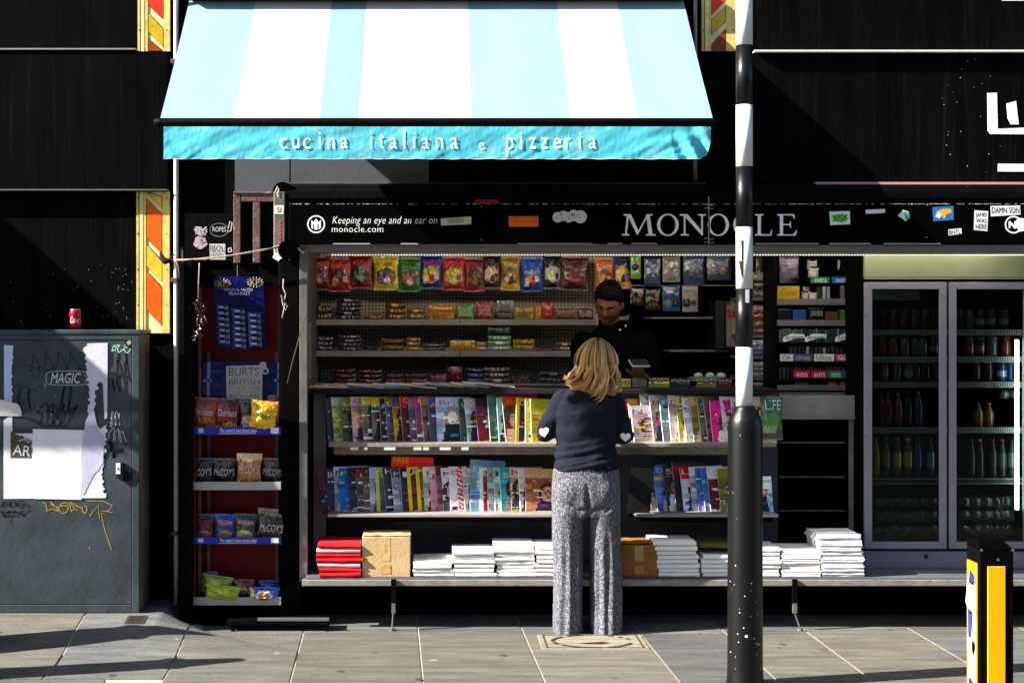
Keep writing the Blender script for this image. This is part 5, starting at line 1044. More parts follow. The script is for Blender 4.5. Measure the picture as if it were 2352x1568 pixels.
for i, (a, b, yt_, n, c, c2, tx, lab) in enumerate(r3): pstack(a, b, yt_, 889, n, c, c2, lab, 'lower', 500+i*7, tx, c2)
# ------------------------------------------------------------------ hanging packs right of the man
GP = 'carded goods hanging behind the man'
def pack(px0, px1, y0, y1, base, lab, pics=(), txt=(), d=9.36, mt='gloss', seed=1):
    def cf(u, v):
        c = H(base)
        for (pu, pv, ru, rv_, cc) in pics:
            if ((u-pu)/ru)**2+((v-pv)/rv_)**2 < 1: c = H(cc)
        return c
    base_ = W((px0+px1)/2, y1, d)
    f = lambda u, v, s=1: W(px0+(px1-px0)*u, y1+(y0-y1)*v, d)+Vector((0, -s*.008*math.sin(math.pi*u)**.4*math.sin(math.pi*v)**.4+noise.noise(Vector((u*4,v*4,seed)))*.003, 0))
    mb = MB(); mb.grid(lambda u, v: f(u, v), 16, 22, cf); mb.grid(lambda u, v: f(1-u, v, -.6), 4, 4, col=H(base))
    for (pu, pv, ru, rv_, cc) in pics[:2]:
        c3 = f(pu, pv); rr = ru*(X(px1,d)-X(px0,d))*.8; mb.tube([c3+Vector((0,-.001,0)), c3+Vector((0,-.018,0)), c3+Vector((0,-.024,0))], [rr, rr*.9, rr*.4], 14, H(cc))
    o = tag(mb.build('carded_pack', M[mt], None, True, loc=base_), lab, 'pack', GP)
    if txt:
        mb = MB()
        for (s, u0, u1, v0, v1, c) in txt: mb.text(s, lambda u, v: f(u, v)+Vector((0,-.003,0)), u0, u1, v0, v1, H(c))
        mb.build('lettering', M['flat'], o)
pack(1448, 1472, 585, 640, '68a010', 'lime green hanging pack right of the sweet bags', [(.45,.5,.35,.2,'303a58')], [('mint',.2,.7,.45,.55,'d8e0e8')], seed=1)
pack(1480, 1517, 592, 652, '2c3c60', 'blue grey blister pack with a round item behind the man', [(.55,.3,.3,.18,'5a6a88'),(.3,.75,.2,.12,'788098')], seed=2)
pack(1522, 1562, 590, 648, '8a8680', 'silver grey hanging card with black printing', [], [('PRO',.1,.9,.8,.92,'1a1a1a'),('adapter',.12,.88,.5,.6,'2a2826'),('USB',.3,.7,.08,.18,'1a1a1a')], seed=3)
pack(1570, 1618, 588, 654, '26365c', 'blue blister pack with a white plug behind the man', [(.45,.6,.18,.13,'a0a0a8'),(.65,.5,.2,.13,'8088a0')], seed=4)
pack(1624, 1678, 585, 643, '3c4458', 'clear blister pack with two pale pads and a blue top', [(.25,.4,.2,.18,'98948e'),(.68,.42,.22,.18,'a09c94')], [('Fast Charge',.1,.9,.8,.92,'5a90c8')], seed=5)
pack(1448, 1480, 660, 702, '14100c', 'black and amber carded pack directly right of the mans head', [(.7,.7,.15,.2,'b08878')], [('Batteries',.1,.8,.78,.9,'c8b8a0'),('8 AA',.2,.8,.2,.5,'a06c20')], seed=6)
pack(1483, 1517, 662, 712, '120e0c', 'black and amber carded pack second right of the mans head', [(.75,.6,.13,.2,'a87868')], [('Batteries',.1,.85,.75,.87,'b8a890'),('4 AA',.2,.8,.15,.4,'9c6a20')], seed=7)
pack(1522, 1562, 656, 715, '104a84', 'bright blue hanging pack behind the man', [(.3,.3,.24,.16,'8090a0'),(.75,.3,.2,.16,'303840')], [('mobile',.1,.8,.8,.9,'a8c0d8')], seed=8)
pack(1567, 1603, 656, 716, '9a948c', 'pale card with teal and brown pictures behind the man', [(.25,.35,.28,.18,'1c4858'),(.7,.35,.18,.1,'6a3c28')], [('COMPACT',.1,.85,.75,.85,'303030')], seed=9)
# standing black box with spines left of the pole
for i, (x0, x1, y0, c, lab) in enumerate([(1644,1664,690,'14181c','black upright folder standing left of the pole'), (1669,1679,700,'7a766e','grey upright file spine left of the pole'), (1680,1690,692,'8a8078','taller grey and red upright file spine touching the pole')]):
    mb = MB(); mb.pbox(x0, x1, y0, 796 if i else 800, 9.2, .25, H(c)); 
    if i: mb.pbox(x0+1, x1-1, 712, 730, 9.198, .004, H('a02830'))
    tag(mb.build('box_file', M['paper'], None, bevel=.002), lab, 'file', 'upright files left of the pole')
for o in [o for o in sc.objects if o.name.startswith('box_file')]: pass
# goods standing on the counter right of the woman
CD_ = 8.5; cz = CT+.001; cy = yof(CT, CD_)
def cbox(px0, px1, ytop, dep, col, lab, cat='box', name='small_box', txt=None, tc='202020', d=CD_, mt='gloss', z=None):
    z = cz if z is None else z; x0, x1 = X(px0,d), X(px1,d); zt_ = Z(ytop,d)
    mb = MB(); mb.box(x0, x1, d, d+dep, z, zt_, H(col)); o = tag(mb.build(name, M[mt], None, loc=((x0+x1)/2, d, z), bevel=.002), lab, cat)
    if txt:
        mb = MB(); mb.text(txt, lambda u, v: (x0+(x1-x0)*u, d-.0015, z+(zt_-z)*v), .12, .88, .4, .8, H(tc)); mb.build('lettering', M['flat'], o)
    return o
cbox(1418, 1449, 870, .1, 'c8b814', 'yellow display box on the counter right of the woman', txt='Hi', tc='3a4a70')
cbox(1453, 1486, 868, .1, '75706c', 'plain grey display box on the counter right of the woman')
GL = 'lighters in the counter display trays'
def lighters(px0, px1, n, ytop, cols, tray, lab):
    d = CD_; t = thing('lighter_tray', lab, 'tray', W((px0+px1)/2, cy, d)); mb = MB()
    mb.pbox(px0, px1, cy-9, cy-.5, d-.01, .012, H(tray)); mb.pbox(px0, px1, cy-22, cy-.5, d+.09, .008, H(tray)); mb.pbox(px0, px1, cy-2, cy-.5, d, .09, H(tray)); mb.build('tray', M['paper'], t)
    for i in range(n):
        cx_ = px0+(px1-px0)*(i+.5)/n; c = R.choice(cols); xx = X(cx_, d); zt_ = Z(ytop, d)+R.uniform(-.004,.003)
        q = thing('lighter', 'pocket lighter in the '+lab.split(' of ')[0], 'lighter', (xx, d+.02, CT+.004), GL)
        m = MB(); m.tube([(xx, d+.02, CT+.005), (xx, d+.02, zt_-.02)], .009, 10, H(c)); m.build('body', M['gloss'], q, True)
        m = MB(); m.tube([(xx, d+.02, zt_-.02), (xx, d+.02, zt_)], .008, 8, H('9a9894')); m.build('metal_cap', M['alu'], q, True)
lighters(1490, 1538, 7, 869, ['9a1820','c8b020','38503c','b0a8a0','c0b818','601418'], '8a8418', 'yellow edged tray of red and yellow lighters on the counter')
lighters(1542, 1586, 7, 872, ['2c4a3c','3a4440','182428','485a50'], '1c2824', 'dark tray of green black lighters on the counter')
lighters(1600, 1646, 6, 871, ['b0b018','1c34a0','2038a8','8a9c28','3c5020'], '7a6428', 'brown tray of blue and lime lighters on the counter')
lighters(1650, 1682, 4, 872, ['2c3420','6a7028','181c14'], '5a2018', 'tray of dark lighters next to the pole on the counter')
t = thing('lozenge_display', 'low green tray with three round pale tubs on the counter left of the pole', 'tray', W(1625, 866, 8.56))
mb = MB(); mb.pbox(1585, 1665, 866, 875, 8.6, .08, H('5c7848')); mb.build('tray', M['paper'], t)
for x in (1604, 1631, 1656):
    mb = MB(); p0 = W(x, 866, 8.63); r_ = .030; mb.lathe([(r_, p0.z), (r_*.95, p0.z+.014), (r_*.6, p0.z+.026), (.004, p0.z+.030)], p0.x, p0.y, 18, H('90a098')); mb.build('tub', M['gloss'], t, True)
# ------------------------------------------------------------------ gum rack and side shelf right of the pole
GD_ = 8.70
gk = thing('gum_rack', 'dark wire gum rack with aluminium shelf edges between the pole and the fridges', 'display rack', W(1880, 900, GD_))
mb = MB(); mb.box(X(1782,GD_), X(1976,GD_), 9.0, 9.02, Z(900,GD_), Z(575,GD_)); mb.build('back_panel', M['blackdeep'], gk)
mb = MB(); mb.pbox(1776, 1784, 575, 900, GD_-.01, .3); mb.pbox(1975, 1984, 575, 1250, GD_-.01, .3); mb.build('side_panel', M['blackmetal'], gk)
GZ = {}
for y0, y1 in ((686,700),(735,748),(786,790),(832,836),(870,874),(884,896)):
    mb = MB(); mb.box(X(1785,GD_), X(1975,GD_), GD_, 8.99, Z(y1,GD_), Z(y0,GD_)-.004); mb.pbox(1785, 1975, y0, y1, GD_-.008, .007); mb.build('shelf', M['alu' if y1-y0 > 8 else 'blackmetal'], gk, bevel=.001); GZ[y0] = Z(y0,GD_)-.003
mb = MB(); mb.pbox(1782, 1976, 900, 908, GD_, .2); mb.build('shelf', M['alu'], gk)
def gb(px0, px1, y0, sh, col, lab, txt=None, tc='e0e0e0', name='gum_box', cat='gum box', dep=.08, mt='gloss', dz=0, grp=None):
    x0, x1 = X(px0,GD_), X(px1,GD_); z = GZ[sh]+.001+dz; zt_ = Z(y0,GD_)
    if zt_ < z+.01: zt_ = z+.01
    mb = MB(); mb.box(x0, x1, GD_+.004, GD_+dep, z, zt_, H(col)); o = tag(mb.build(name, M[mt], None, loc=((x0+x1)/2, GD_+.03, z), bevel=.0015), lab, cat, grp)
    if txt:
        mb = MB(); mb.text(txt, lambda u, v: (x0+(x1-x0)*u, GD_+.0028, z+(zt_-z)*v), .12, .88, .25, .8, H(tc), shear=.06); mb.build('lettering', M['flat'], o)
    return o
gb(1786, 1837, 657, 686, 'b8981c', 'yellow sweet tray on the top shelf of the gum rack', 'Chews', '7a5030')
def tub(px, ybot, r_px, hpx, lab, z=None, d=GD_+.05):
    p = W(px, ybot, d); r_ = r_px*d/F; h = hpx*d/F; z = p.z if z is None else z
    t = thing('gum_tub', lab, 'tub', (p.x, d, z), 'white round tubs on the gum rack'); tilt = Matrix.Translation(Vector((p.x, d, z))) @ Matrix.Rotation(math.radians(18), 4, 'X') @ Matrix.Translation(-Vector((p.x, d, z)))
    mb = MB(); mb.lathe([(r_*.85, z), (r_, z+h*.1), (r_, z+h*.75), (r_*.9, z+h*.8)], p.x, d, 20, H('c8c6c0')); mb.v = [tilt @ v for v in mb.v]; mb.build('body', M['gloss'], t, True)
    mb = MB(); mb.lathe([(r_*1.03, z+h*.75), (r_*1.03, z+h), (r_*.8, z+h*1.03), (r_*.78, z+h), (.002, z+h*.99)], p.x, d, 20, H('d4d2cc'), colf=lambda a, i, zz_: H('1c2c24') if i >= 2 else H('d4d2cc')); mb.v = [tilt @ v for v in mb.v]; mb.build('lid', M['gloss'], t, True)
z_ = GZ[686]+.001
tub(1848, 683, 8.5, 17, 'small white tub at the lower left of the gum rack top shelf', z_); tub(1867, 683, 9, 17, 'small white tub beside the little bottles on the gum rack top shelf', z_, GD_+.04)
tub(1851, 668, 8, 15, 'white tub stacked behind the small left tub on the gum rack', z_+.04, GD_+.12)
zs_ = Z(636, GD_)
mb = MB(); mb.box(X(1835,GD_), X(1975,GD_), GD_+.01, 8.99, zs_-.012, zs_-.004); mb.build('shelf', M['blackmetal'], gk)
for (a, b, lab) in ((1867,0,'front white tub over the green label on the gum rack'), (1946,0,'front white tub over the blue label on the gum rack')): tub(a, 633, 11.5, 24, lab, zs_-.003, GD_+.06)
for (a, lab) in ((1864,'upper white tub over the green label on the gum rack'), (1934,'upper white tub over the blue label on the gum rack')): tub(a, 615, 11, 22, lab, zs_-.003+.052, GD_+.14)
for px0, px1, c, n_, lab in ((1862,1905,'1c8048','extra','green shelf label with white word on the gum rack'), (1911,1952,'1458b0','extra','blue shelf label with white word on the gum rack')):
    mb = MB(); mb.pbox(px0, px1, 636, 650, GD_-.012, .003, H(c)); mb.ptext(n_, px0+9, px1-6, 639, 648, GD_-.0135, H('d8e4e8')); plabel(mb.build('shelf_label', M['flat'], gk), lab)
for i, (a, w2, c) in enumerate(((1878,8,'28382c'),(1890,7,'90a890'),(1900,7,'7a9480'),(1932,8,'6a6458'),(1944,9,'787064'),(1957,9,'807868'))):
    gb(a, a+w2, 658 if i < 3 else 655, 686, c, ['dark','pale mint','sage green','grey brown','grey','warm grey'][i]+' small upright packet on the gum rack top shelf', name='gum_packet', cat='gum packet', dep=.03)
mb = MB(); base_ = W(1810, 648, 8.98)
pack(1790, 1834, 590, 650, '78687c', 'grey and lilac city guide map at the top of the gum rack', [], [('LONDON',.05,.95,.72,.9,'e0d8e0'),('GUIDE',.1,.9,.42,.55,'b8a8b8')], d=8.9, seed=21)
pack(1736, 1758, 590, 640, '4a3c20', 'brown hanging packet just right of the pole', [], d=9.0, seed=22); pack(1762, 1782, 588, 625, '3a4a5c', 'slate hanging packet at the top between pole and gum rack', [], d=9.0, seed=23)
for i, (a, b, y0, c, lab) in enumerate(((1786,1818,710,'14141a','black packet pair at the left of the gum rack second shelf'), (1822,1852,712,'1c4a80','blue packet on the gum rack second shelf'), (1857,1893,708,'0e0e10','black box with tiny white letters on the gum rack second shelf'), (1896,1925,715,'4a3818','brown packet on the gum rack second shelf'), (1930,1960,711,'40641c','green packet at the right of the gum rack second shelf'))):
    gb(a, b, y0, 735, c, lab, 'JOHN FRIEDA' if i == 2 else None, 'a8a8a8')
mb = MB(); mb.pbox(1943, 1973, 729, 743, GD_-.012, .003, H('6a9c1c')); plabel(mb.build('shelf_label', M['flat'], gk), 'lime green shelf label')
for i in range(26): gb(1790+i*7, 1795.5+i*7, 756+R.uniform(-2,2), 786, R.choice(['243c38','38504c','48605c','1c2c2c','5c6c60']), 'slim gum packet in the upright row above the curved labels', name='gum_packet', cat='gum packet', dep=.03, grp='upright gum packets on the rack')
for px0, c, lab in ((1798,'7c1420','red shelf label with curved white word'), (1848,'14504c','teal shelf label with curved white word, middle'), (1918,'124a5c','teal blue shelf label with curved white word, right')):
    mb = MB(); mb.pslab([(px0+2,774),(px0+20,766),(px0+50,768),(px0+50,776),(px0+30,777),(px0+4,785),(px0,783)], GD_-.014, .002, H('d8dede')); mb.ptext('Airwaves', px0+6, px0+47, 769, 779, GD_-.016, H(c), rot=-.08); plabel(mb.build('shelf_label', M['flat'], gk), lab)
for i in range(16): gb(1815+i*9.5, 1821+i*9.5, 797+R.uniform(-2,2), 832, R.choice(['1c1c20','2a2a2e','84848a','303438']), 'slim gum packet in the upright row above the white labels', name='gum_packet', cat='gum packet', dep=.03, grp='upright gum packets on the rack')
for px0, px1, c, tx, tc, lab in ((1792,1822,'c8c8cc','CA','202028','white shelf label with a dark emblem'), (1824,1866,'4a5068','rinse','a8b0c8','grey blue shelf label'), (1870,1916,'d0ccc4','Ultra','50524c','white shelf label with grey word'), (1920,1968,'b8506c','Gums','e8e0e4','pink and white shelf label')):
    mb = MB(); mb.pbox(px0, px1, 813, 829, GD_-.012, .003, H(c)); mb.ptext(tx, px0+5, px1-6, 816, 826, GD_-.0135, H(tc)); plabel(mb.build('shelf_label', M['flat'], gk), lab)
for i in range(20): gb(1790+i*9, 1796+i*9, 843+R.uniform(-2,2), 870, R.choice(['182420','28302c','601820','1c3030','101418']), 'slim gum packet in the upright row above the four coloured labels', name='gum_packet', cat='gum packet', dep=.03, grp='upright gum packets on the rack')
for px0, px1, c, lab in ((1823,1860,'b0183c','crimson shelf label with white word, left'), (1863,1900,'a81840','crimson shelf label with white word, right'), (1903,1935,'14784c','green shelf label with white word, lower'), (1938,1970,'1850a8','blue shelf label with white word, lower')):
    mb = MB(); mb.pbox(px0, px1, 851, 868, GD_-.012, .003, H(c)); mb.ptext('extra', px0+7, px1-5, 855, 865, GD_-.0135, H('e0e4e8')); plabel(mb.build('shelf_label', M['flat'], gk), lab)
for i, (a, b, c) in enumerate(((1828,1858,'1a3458'), (1905,1920,'c83018'), (1932,1952,'cc3c18'), (1957,1970,'d04818'))): gb(a, b, 877, 884, c, ['navy','small scarlet','wide scarlet','orange red'][i]+' packet on the bottom shelf of the gum rack')
# side shelves of stacked packs between the pole and the gum rack
sk_ = thing('side_shelf', 'narrow shelf column of packets between the pole and the gum rack', 'shelf', W(1752, 900, 8.95))
sd = 8.95; cols = [(683,690,5),(768,776,4),(817,824,3),(865,873,3),(896,902,3)]
for y0, y1, n in cols:
    mb = MB(); mb.pbox(1700, 1774, y0, y1, sd, .3); mb.build('shelf', M['alu'], sk_)
mb = MB(); mb.pbox(1700, 1774, 585, 900, sd+.31, .01); mb.build('back_panel', M['blackdeep'], sk_)
for (y0, yb_, n, cc, nm) in ((625,682,3,['5c5a50','3a3832','8a8478'],'grey green'), (700,767,4,['6a3c40','8a4a44','7a3438','a06a60'],'dusty red'), (780,816,3,['1c4c84','6a86a0','c0c0c4'],'blue'), (830,864,3,['8a7870','6a5a58','a89890'],'pinkish grey'), (878,895,2,['4a4858','787890'],'slate')):
    h = (yb_-y0)/n
    for i in range(n):
        x1 = 1768-R.uniform(0,8); mb = MB(); mb.pbox(1722, x1, yb_-.5-h*(i+.93), yb_-.5-h*i, sd+.01, .12, H(cc[i % len(cc)])); mb.pbox(1732, x1-8, yb_-.5-h*(i+.6), yb_-.5-h*(i+.35), sd+.008, .003, mixc(H(cc[i % len(cc)]), (1,1,1), .3))
        tag(mb.build('soft_pack', M['foil'], None, bevel=.003), '%s soft pack %s in the shelf column right of the pole' % (nm, ['lowest of its pile','second up','third up','topmost'][i]), 'packet', 'packets in the side shelf column')
# ------------------------------------------------------------------ fridges
FD = 8.30
M['glass'] = bpy.data.materials.new('fridge_glass'); M['glass'].use_nodes = True
gt = M['glass'].node_tree; gN = gt.nodes; gN.remove(gN['Principled BSDF']); g1 = gN.new('ShaderNodeBsdfTransparent'); g1.inputs[0].default_value = (.7,.75,.72,1); g2 = gN.new('ShaderNodeBsdfGlossy'); g2.inputs['Roughness'].default_value = .03; g2.inputs[0].default_value = (.45,.5,.5,1)
fr = gN.new('ShaderNodeFresnel'); fr.inputs[0].default_value = 1.35; gm = gN.new('ShaderNodeMixShader'); gt.links.new(fr.outputs[0], gm.inputs[0]); gt.links.new(g1.outputs[0], gm.inputs[1]); gt.links.new(g2.outputs[0], gm.inputs[2]); gt.links.new(gm.outputs[0], gN['Material Output'].inputs[0])
fg = thing('drinks_fridge', 'tall two door glass fridge with grey frames full of drinks at the right', 'fridge', (X(2180,FD), FD, LZ))
M['frg'] = mat('fridge_frame_paint', '8f8b93', .45, .1, .4, 8, .1, .03, 30, dirt=('4a4648', 10, .62, .15))
M['hdr'] = mat('lit_header_panel', '7c8466', .4, 0, .4, 5, .1, emit=('a8b880', .02))
F1 = X(2400, FD); xL_ = X(1986, FD)
mb = MB(); mb.box(xL_, xL_+.02, FD+.02, 8.95, LZ, Z(578,FD)); mb.box(xL_, F1, 8.93, 8.95, LZ, Z(578,FD)); mb.box(F1-.02, F1, FD+.02, 8.93, LZ, Z(578,FD)); mb.build('cabinet', M['blackdeep'], fg)
mb = MB(); mb.pbox(1986, 2400, 575, 637, FD-.005, .03); mb.build('header', M['hdr'], fg, bevel=.003)
mb = MB(); mb.pbox(1986, 2400, 638, 641, FD-.01, .02); mb.build('header_trim', M['frg'], fg)
mb = MB(); mb.pbox(1986, 2400, 1266, 1312, FD-.002, .04); mb.build('lower_panel', M['frg'], fg, bevel=.003)
mb = MB(); mb.disc(2127, 1277, 5.5, FD-.004, H('141416'), 16); mb.disc(2127, 1277, 3, FD-.006, H('4a484c'), 12); mb.build('keyhole', M['flat'], fg)
def fdoor(a, b, lab):
    mb = MB(); d = FD-.03
    mb.pslab([(a,648),(b,648),(b-17,664),(a+17,664)], d, .03); mb.pslab([(a,1260),(a+17,1244),(b-17,1244),(b,1260)], d, .03); mb.pslab([(a,648.5),(a+16.5,664.5),(a+16.5,1243.5),(a,1259.5)], d-.001, .03); mb.pslab([(b,648.5),(b,1259.5),(b-16.5,1243.5),(b-16.5,664.5)], d-.001, .03)
    o = plabel(mb.build('door', M['frg'], fg, bevel=.003), lab)
    mb = MB(); mb.pbox(a+16, b-16, 663, 1245, d+.012, .004); mb.build('glass', M['glass'], o)
fdoor(1987, 2175, 'left glass door with grey frame'); fdoor(2181, 2369, 'right glass door with grey frame')
mb = MB(); mb.pbox(2004, 2112, 667, 690, FD+.02, .004, H('6a7068')); mb.ptext('Cold Drinks', 2014, 2060, 671, 677, FD+.018, H('303430')); mb.ptext('ICE COLD', 2058, 2095, 680, 687, FD+.018, H('202420')); plabel(mb.build('notice', M['flat'], fg), 'dim pale notice strip inside the left door')
fs = [760, 822, 880, 984, 1101]
for y in fs:
    mb = MB(); z_ = Z(y, FD+.1)
    mb.box(xL_+.03, F1-.03, FD+.1, 8.9, z_-.008, z_-.003, H('3a3c3a'))
    s__ = mb.build('shelf', M['flat'], fg)
    mb = MB(); mb.box(xL_+.03, F1-.03, FD+.092, FD+.098, z_-.022, z_+.004, H('3c3e3c')); mb.box(xL_+.03, F1-.03, FD+.089, FD+.099, z_+.004, z_+.008, H('a8a8a0')); mb.box(xL_+.03, F1-.03, FD+.089, FD+.099, z_-.024, z_-.020, H('a8a8a0'))
    if y < 1000:
        x = xL_+.035
        while x < F1-.04: mb.box(x, x+.0065, FD+.088, FD+.0915, z_-.018, z_+.002, H('a8aaa4')); x += .0135
    mb.build('shelf_lip', M['flat'], s__)
mb = MB(); mb.box(X(2338,FD), X(2346,FD), FD+.03, FD+.05, Z(1172,FD), Z(780,FD)); tb_ = mb.build('light_tube', M['tubewhite'], fg, bevel=.004)
mb = MB(); mb.box(X(2000,FD), X(2003.5,FD), FD+.03, FD+.04, Z(1140,FD), Z(900,FD), H('3c6c58')); mb.build('door_seal', M['flat'], fg)
def can(px, y, col, lab, c2=None, d=FD+.15):
    x = X(px, d); z = Z(y, FD+.1)-.002; cf_ = lambda q: tuple(min(1,k*1.0+.003) for k in H(q))
    t = thing('drinks_can', lab, 'can', (x, d, z), 'cans in the fridge')
    mb = MB(); cb = cf_(col); cc = cf_(c2) if c2 else cb
    mb.lathe([(.024,z),(.0305,z+.008),(.0305,z+.04),(.0305,z+.075),(.0305,z+.115),(.026,z+.122)], x, d, 16, cb, colf=lambda a, i, zz_: (H('605c5c') if i in (0,4) else (cc if i == 2 and .45 < a < .95 else cb))); mb.build('body', M['can'], t, True)
    mb = MB(); mb.lathe([(.026,z+.1215),(.0265,z+.126),(.024,z+.124)], x, d, 14, H('9a9a9a')); mb.build('rim', M['can'], t, True)
def bottle(px, y, col, cap, lab, h=.22, label=None, d=FD+.15, r_=.031):
    x = X(px, d); z = Z(y, FD+.1)-.002; t = thing('drinks_bottle', lab, 'bottle', (x, d, z), 'bottles in the fridge')
    mb = MB(); mb.lathe([(r_*.85,z),(r_,z+.01),(r_*.95,z+h*.3),(r_,z+h*.45),(r_*.95,z+h*.65),(r_*.5,z+h*.86),(r_*.42,z+h*.92)], x, d, 16, H(col), colf=lambda a, i, zz_: tuple(min(1,k*1.0+.003) for k in (H(label) if label and i in (2,3) else H(col)))); mb.build('body', M['can'], t, True)
    mb = MB(); mb.lathe([(r_*.5,z+h*.92),(r_*.5,z+h),(.003,z+h*1.005)], x, d, 12, H(cap)); mb.build('cap', M['gloss'], t, True)
def cans(y, xs, cols, shelf, side):
    nm = ['leftmost', 'second from left', 'third from left', 'fourth from left', 'fifth from left', 'sixth from left']
    for i, (x, c) in enumerate(zip(xs, cols)): can(x, y, c[0], '%s can %s on the %s shelf behind the %s fridge door' % (c[1], nm[i], shelf, side), c[2] if len(c) > 2 else None)
cans(760, [2027,2051,2076,2101,2125,2147], [('241816','dark brown'),('5a2818','rusty orange'),('5a2414','brick red'),('403c38','charcoal'),('383838','grey'),('1c1c20','black')], 'top', 'left')
cans(822, [2023,2050,2077,2102,2118,2144], [('7a1c1c','red'),('7c3020','orange red'),('55683c','olive green'),('50603c','dark olive'),('6a6a6a','silver'),('383034','black','7a7070')], 'second', 'left')
cans(880, [2030,2058,2086,2102,2124,2148], [('605830','gold and grey','8a8458'),('5c5838','khaki'),('4a5438','green patterned','8a9070'),('3c4c34','moss green'),('242a3c','navy'),('2c2024','dark plum','6a4048')], 'third', 'left')
cans(760, [2205,2225,2250,2275,2305], [('4a4418','olive yellow'),('5a6018','mustard'),('34302c','dark grey','8a8680'),('282830','black','7a7a80'),('3c2c30','dark red grey','80787a')], 'top', 'right')
cans(822, [2225,2250,2278,2310], [('5a2420','dark red','8a4a3c'),('28282c','black','90605c'),('5a5458','grey'),('7a2824','crimson','a03028')], 'second', 'right')
cans(880, [2240,2268,2300,2320], [('1c2024','black'),('20242c','midnight'),('1c3c7c','bright blue','a8b8d0'),('1c3468','royal blue')], 'third', 'right')
bt = [('6e2028','7a2020','red','left'),('6e1c24','701c1c','crimson','left'),('6a4048','8a6a70','pink','left'),('141a24','101010','navy','left'),('1c3c5c','c05818','blue with orange cap','left')]
for i, x in enumerate((2024, 2038, 2062, 2084, 2108)): bottle(x, 984, bt[i][0], bt[i][1], '%s drinks bottle on the fourth shelf behind the left fridge door' % bt[i][2], h=.21+.012*(i > 3), r_=.028)
for i, (x, c, cp, lb, nm) in enumerate(((2034,'24482c','2c7038','3c7c4c','green'),(2060,'3c3020','b85c28','a8904c','amber with orange cap'),(2085,'3a3c18','b0a828','989440','yellow with yellow cap'),(2107,'141c40','10142c','2c3c88','dark blue'),(2136,'1c2c50','101418','8088a0','blue labelled'),(2011,'7c7818','6c6818','807c18','lime at the door edge'))): bottle(x, 1101, c, cp, '%s tall bottle on the fifth shelf behind the left fridge door' % nm, h=.245, label=lb, r_=.026)
for i, (x, c, cp, lb, nm) in enumerate(((2230,'18201a','1c1c1c','243028','black green'),(2250,'18241c','8a8c20','20301c','dark with olive cap'),(2280,'1c2420','202020','2c3430','dull green'),(2302,'283430','7a2020','505c58','clear with red cap'),(2325,'303c3c','303030','788888','clear'))): bottle(x, 1101, c, cp, '%s tall bottle on the fifth shelf behind the right fridge door' % nm, h=.24, label=lb, r_=.026)
for i, (x, c, lb) in enumerate(((2246,'5a3020','7c5840'),(2270,'6a3c24','8a6448'))): bottle(x, 984, c, '8a5a20' if i else '5a4838', ['brown','caramel'][i]+' shake bottle on the fourth shelf behind the right fridge door', h=.15, label=lb, r_=.032)
for i, x in enumerate((2310, 2334)):
    p = W(x, 905, FD+.12); mb = MB(); mb.tube([p, p+Vector((0,.1,0))], .026, 18, H('5c6060')); mb.tube([p+Vector((0,-.002,0)), p], .014, 14, H('9aa0a0')); tag(mb.build('drinks_can', M['can'], None, True, loc=p), ('left' if not i else 'right')+' can lying end on in the right fridge door', 'can', 'cans lying end on')
M['shrink'] = mat('shrink_wrap', None, .15, 0, .6, 10, .3, .9, 14, (1,1,3), coat=.5)
for i, (a, b) in enumerate(((2008,2152),(2202,2330))):
    for k in range(3):
        mb = MB(); z0_ = Z(1244,FD)+k*.085; x0, x1 = X(a,FD+.14), X(b,FD+.14)
        mb.grid(lambda u, v: (x0+(x1-x0)*u, FD+.16-.02*math.sin(math.pi*v)**.5-.012*abs(math.sin(u*math.pi*5)), z0_+.08*v), 40, 8, col=H(['2c3430','3c4642','20282a'][k])); mb.grid(lambda u, v: (x0+(x1-x0)*u, FD+.16+.2*v, z0_+.08), 10, 2, col=H('2c3430'))
        tag(mb.build('bottled_water_pack', M['shrink'], None, True), 'shrink wrapped drinks pack %s behind the %s fridge door' % (['at the very bottom','in the middle of the bottom pile','on top of the bottom pile'][k], 'left' if not i else 'right'), 'drinks pack', 'wrapped packs at the bottom of the fridge')
# ------------------------------------------------------------------ people
def capsule(mb, p, q, r1, r2, n=16, sq=1.0, ax=None):
    p, q = Vector(p), Vector(q); t = (q-p); L = t.length; t = t.normalized() if L > 1e-6 else Vector((0,0,1))
    a = Vector(ax) if ax else (Vector((1,0,0)) if abs(t.x) < .9 else Vector((0,1,0))); a = (a-t*a.dot(t)).normalized(); b = t.cross(a)
    rings = [(p-t*r1*math.cos(w), r1*math.sin(w)) for w in (.15,.6,1.1)]+[(p+(q-p)*k/3, r1+(r2-r1)*k/3) for k in range(4)]+[(q+t*r2*math.cos(w), r2*math.sin(w)) for w in (1.1,.6,.15)]
    k = len(mb.v)
    for c, r in rings:
        for j in range(n): w = 2*math.pi*j/n; mb.v.append(c+a*r*math.cos(w)+b*r*sq*math.sin(w))
    for i in range(len(rings)-1):
        for j in range(n): j2 = (j+1) % n; mb.face([k+i*n+j, k+i*n+j2, k+(i+1)*n+j2, k+(i+1)*n+j], (1,1,1))
    mb.face([k+j for j in range(n)][::-1], (1,1,1)); mb.face([k+(len(rings)-1)*n+j for j in range(n)], (1,1,1))
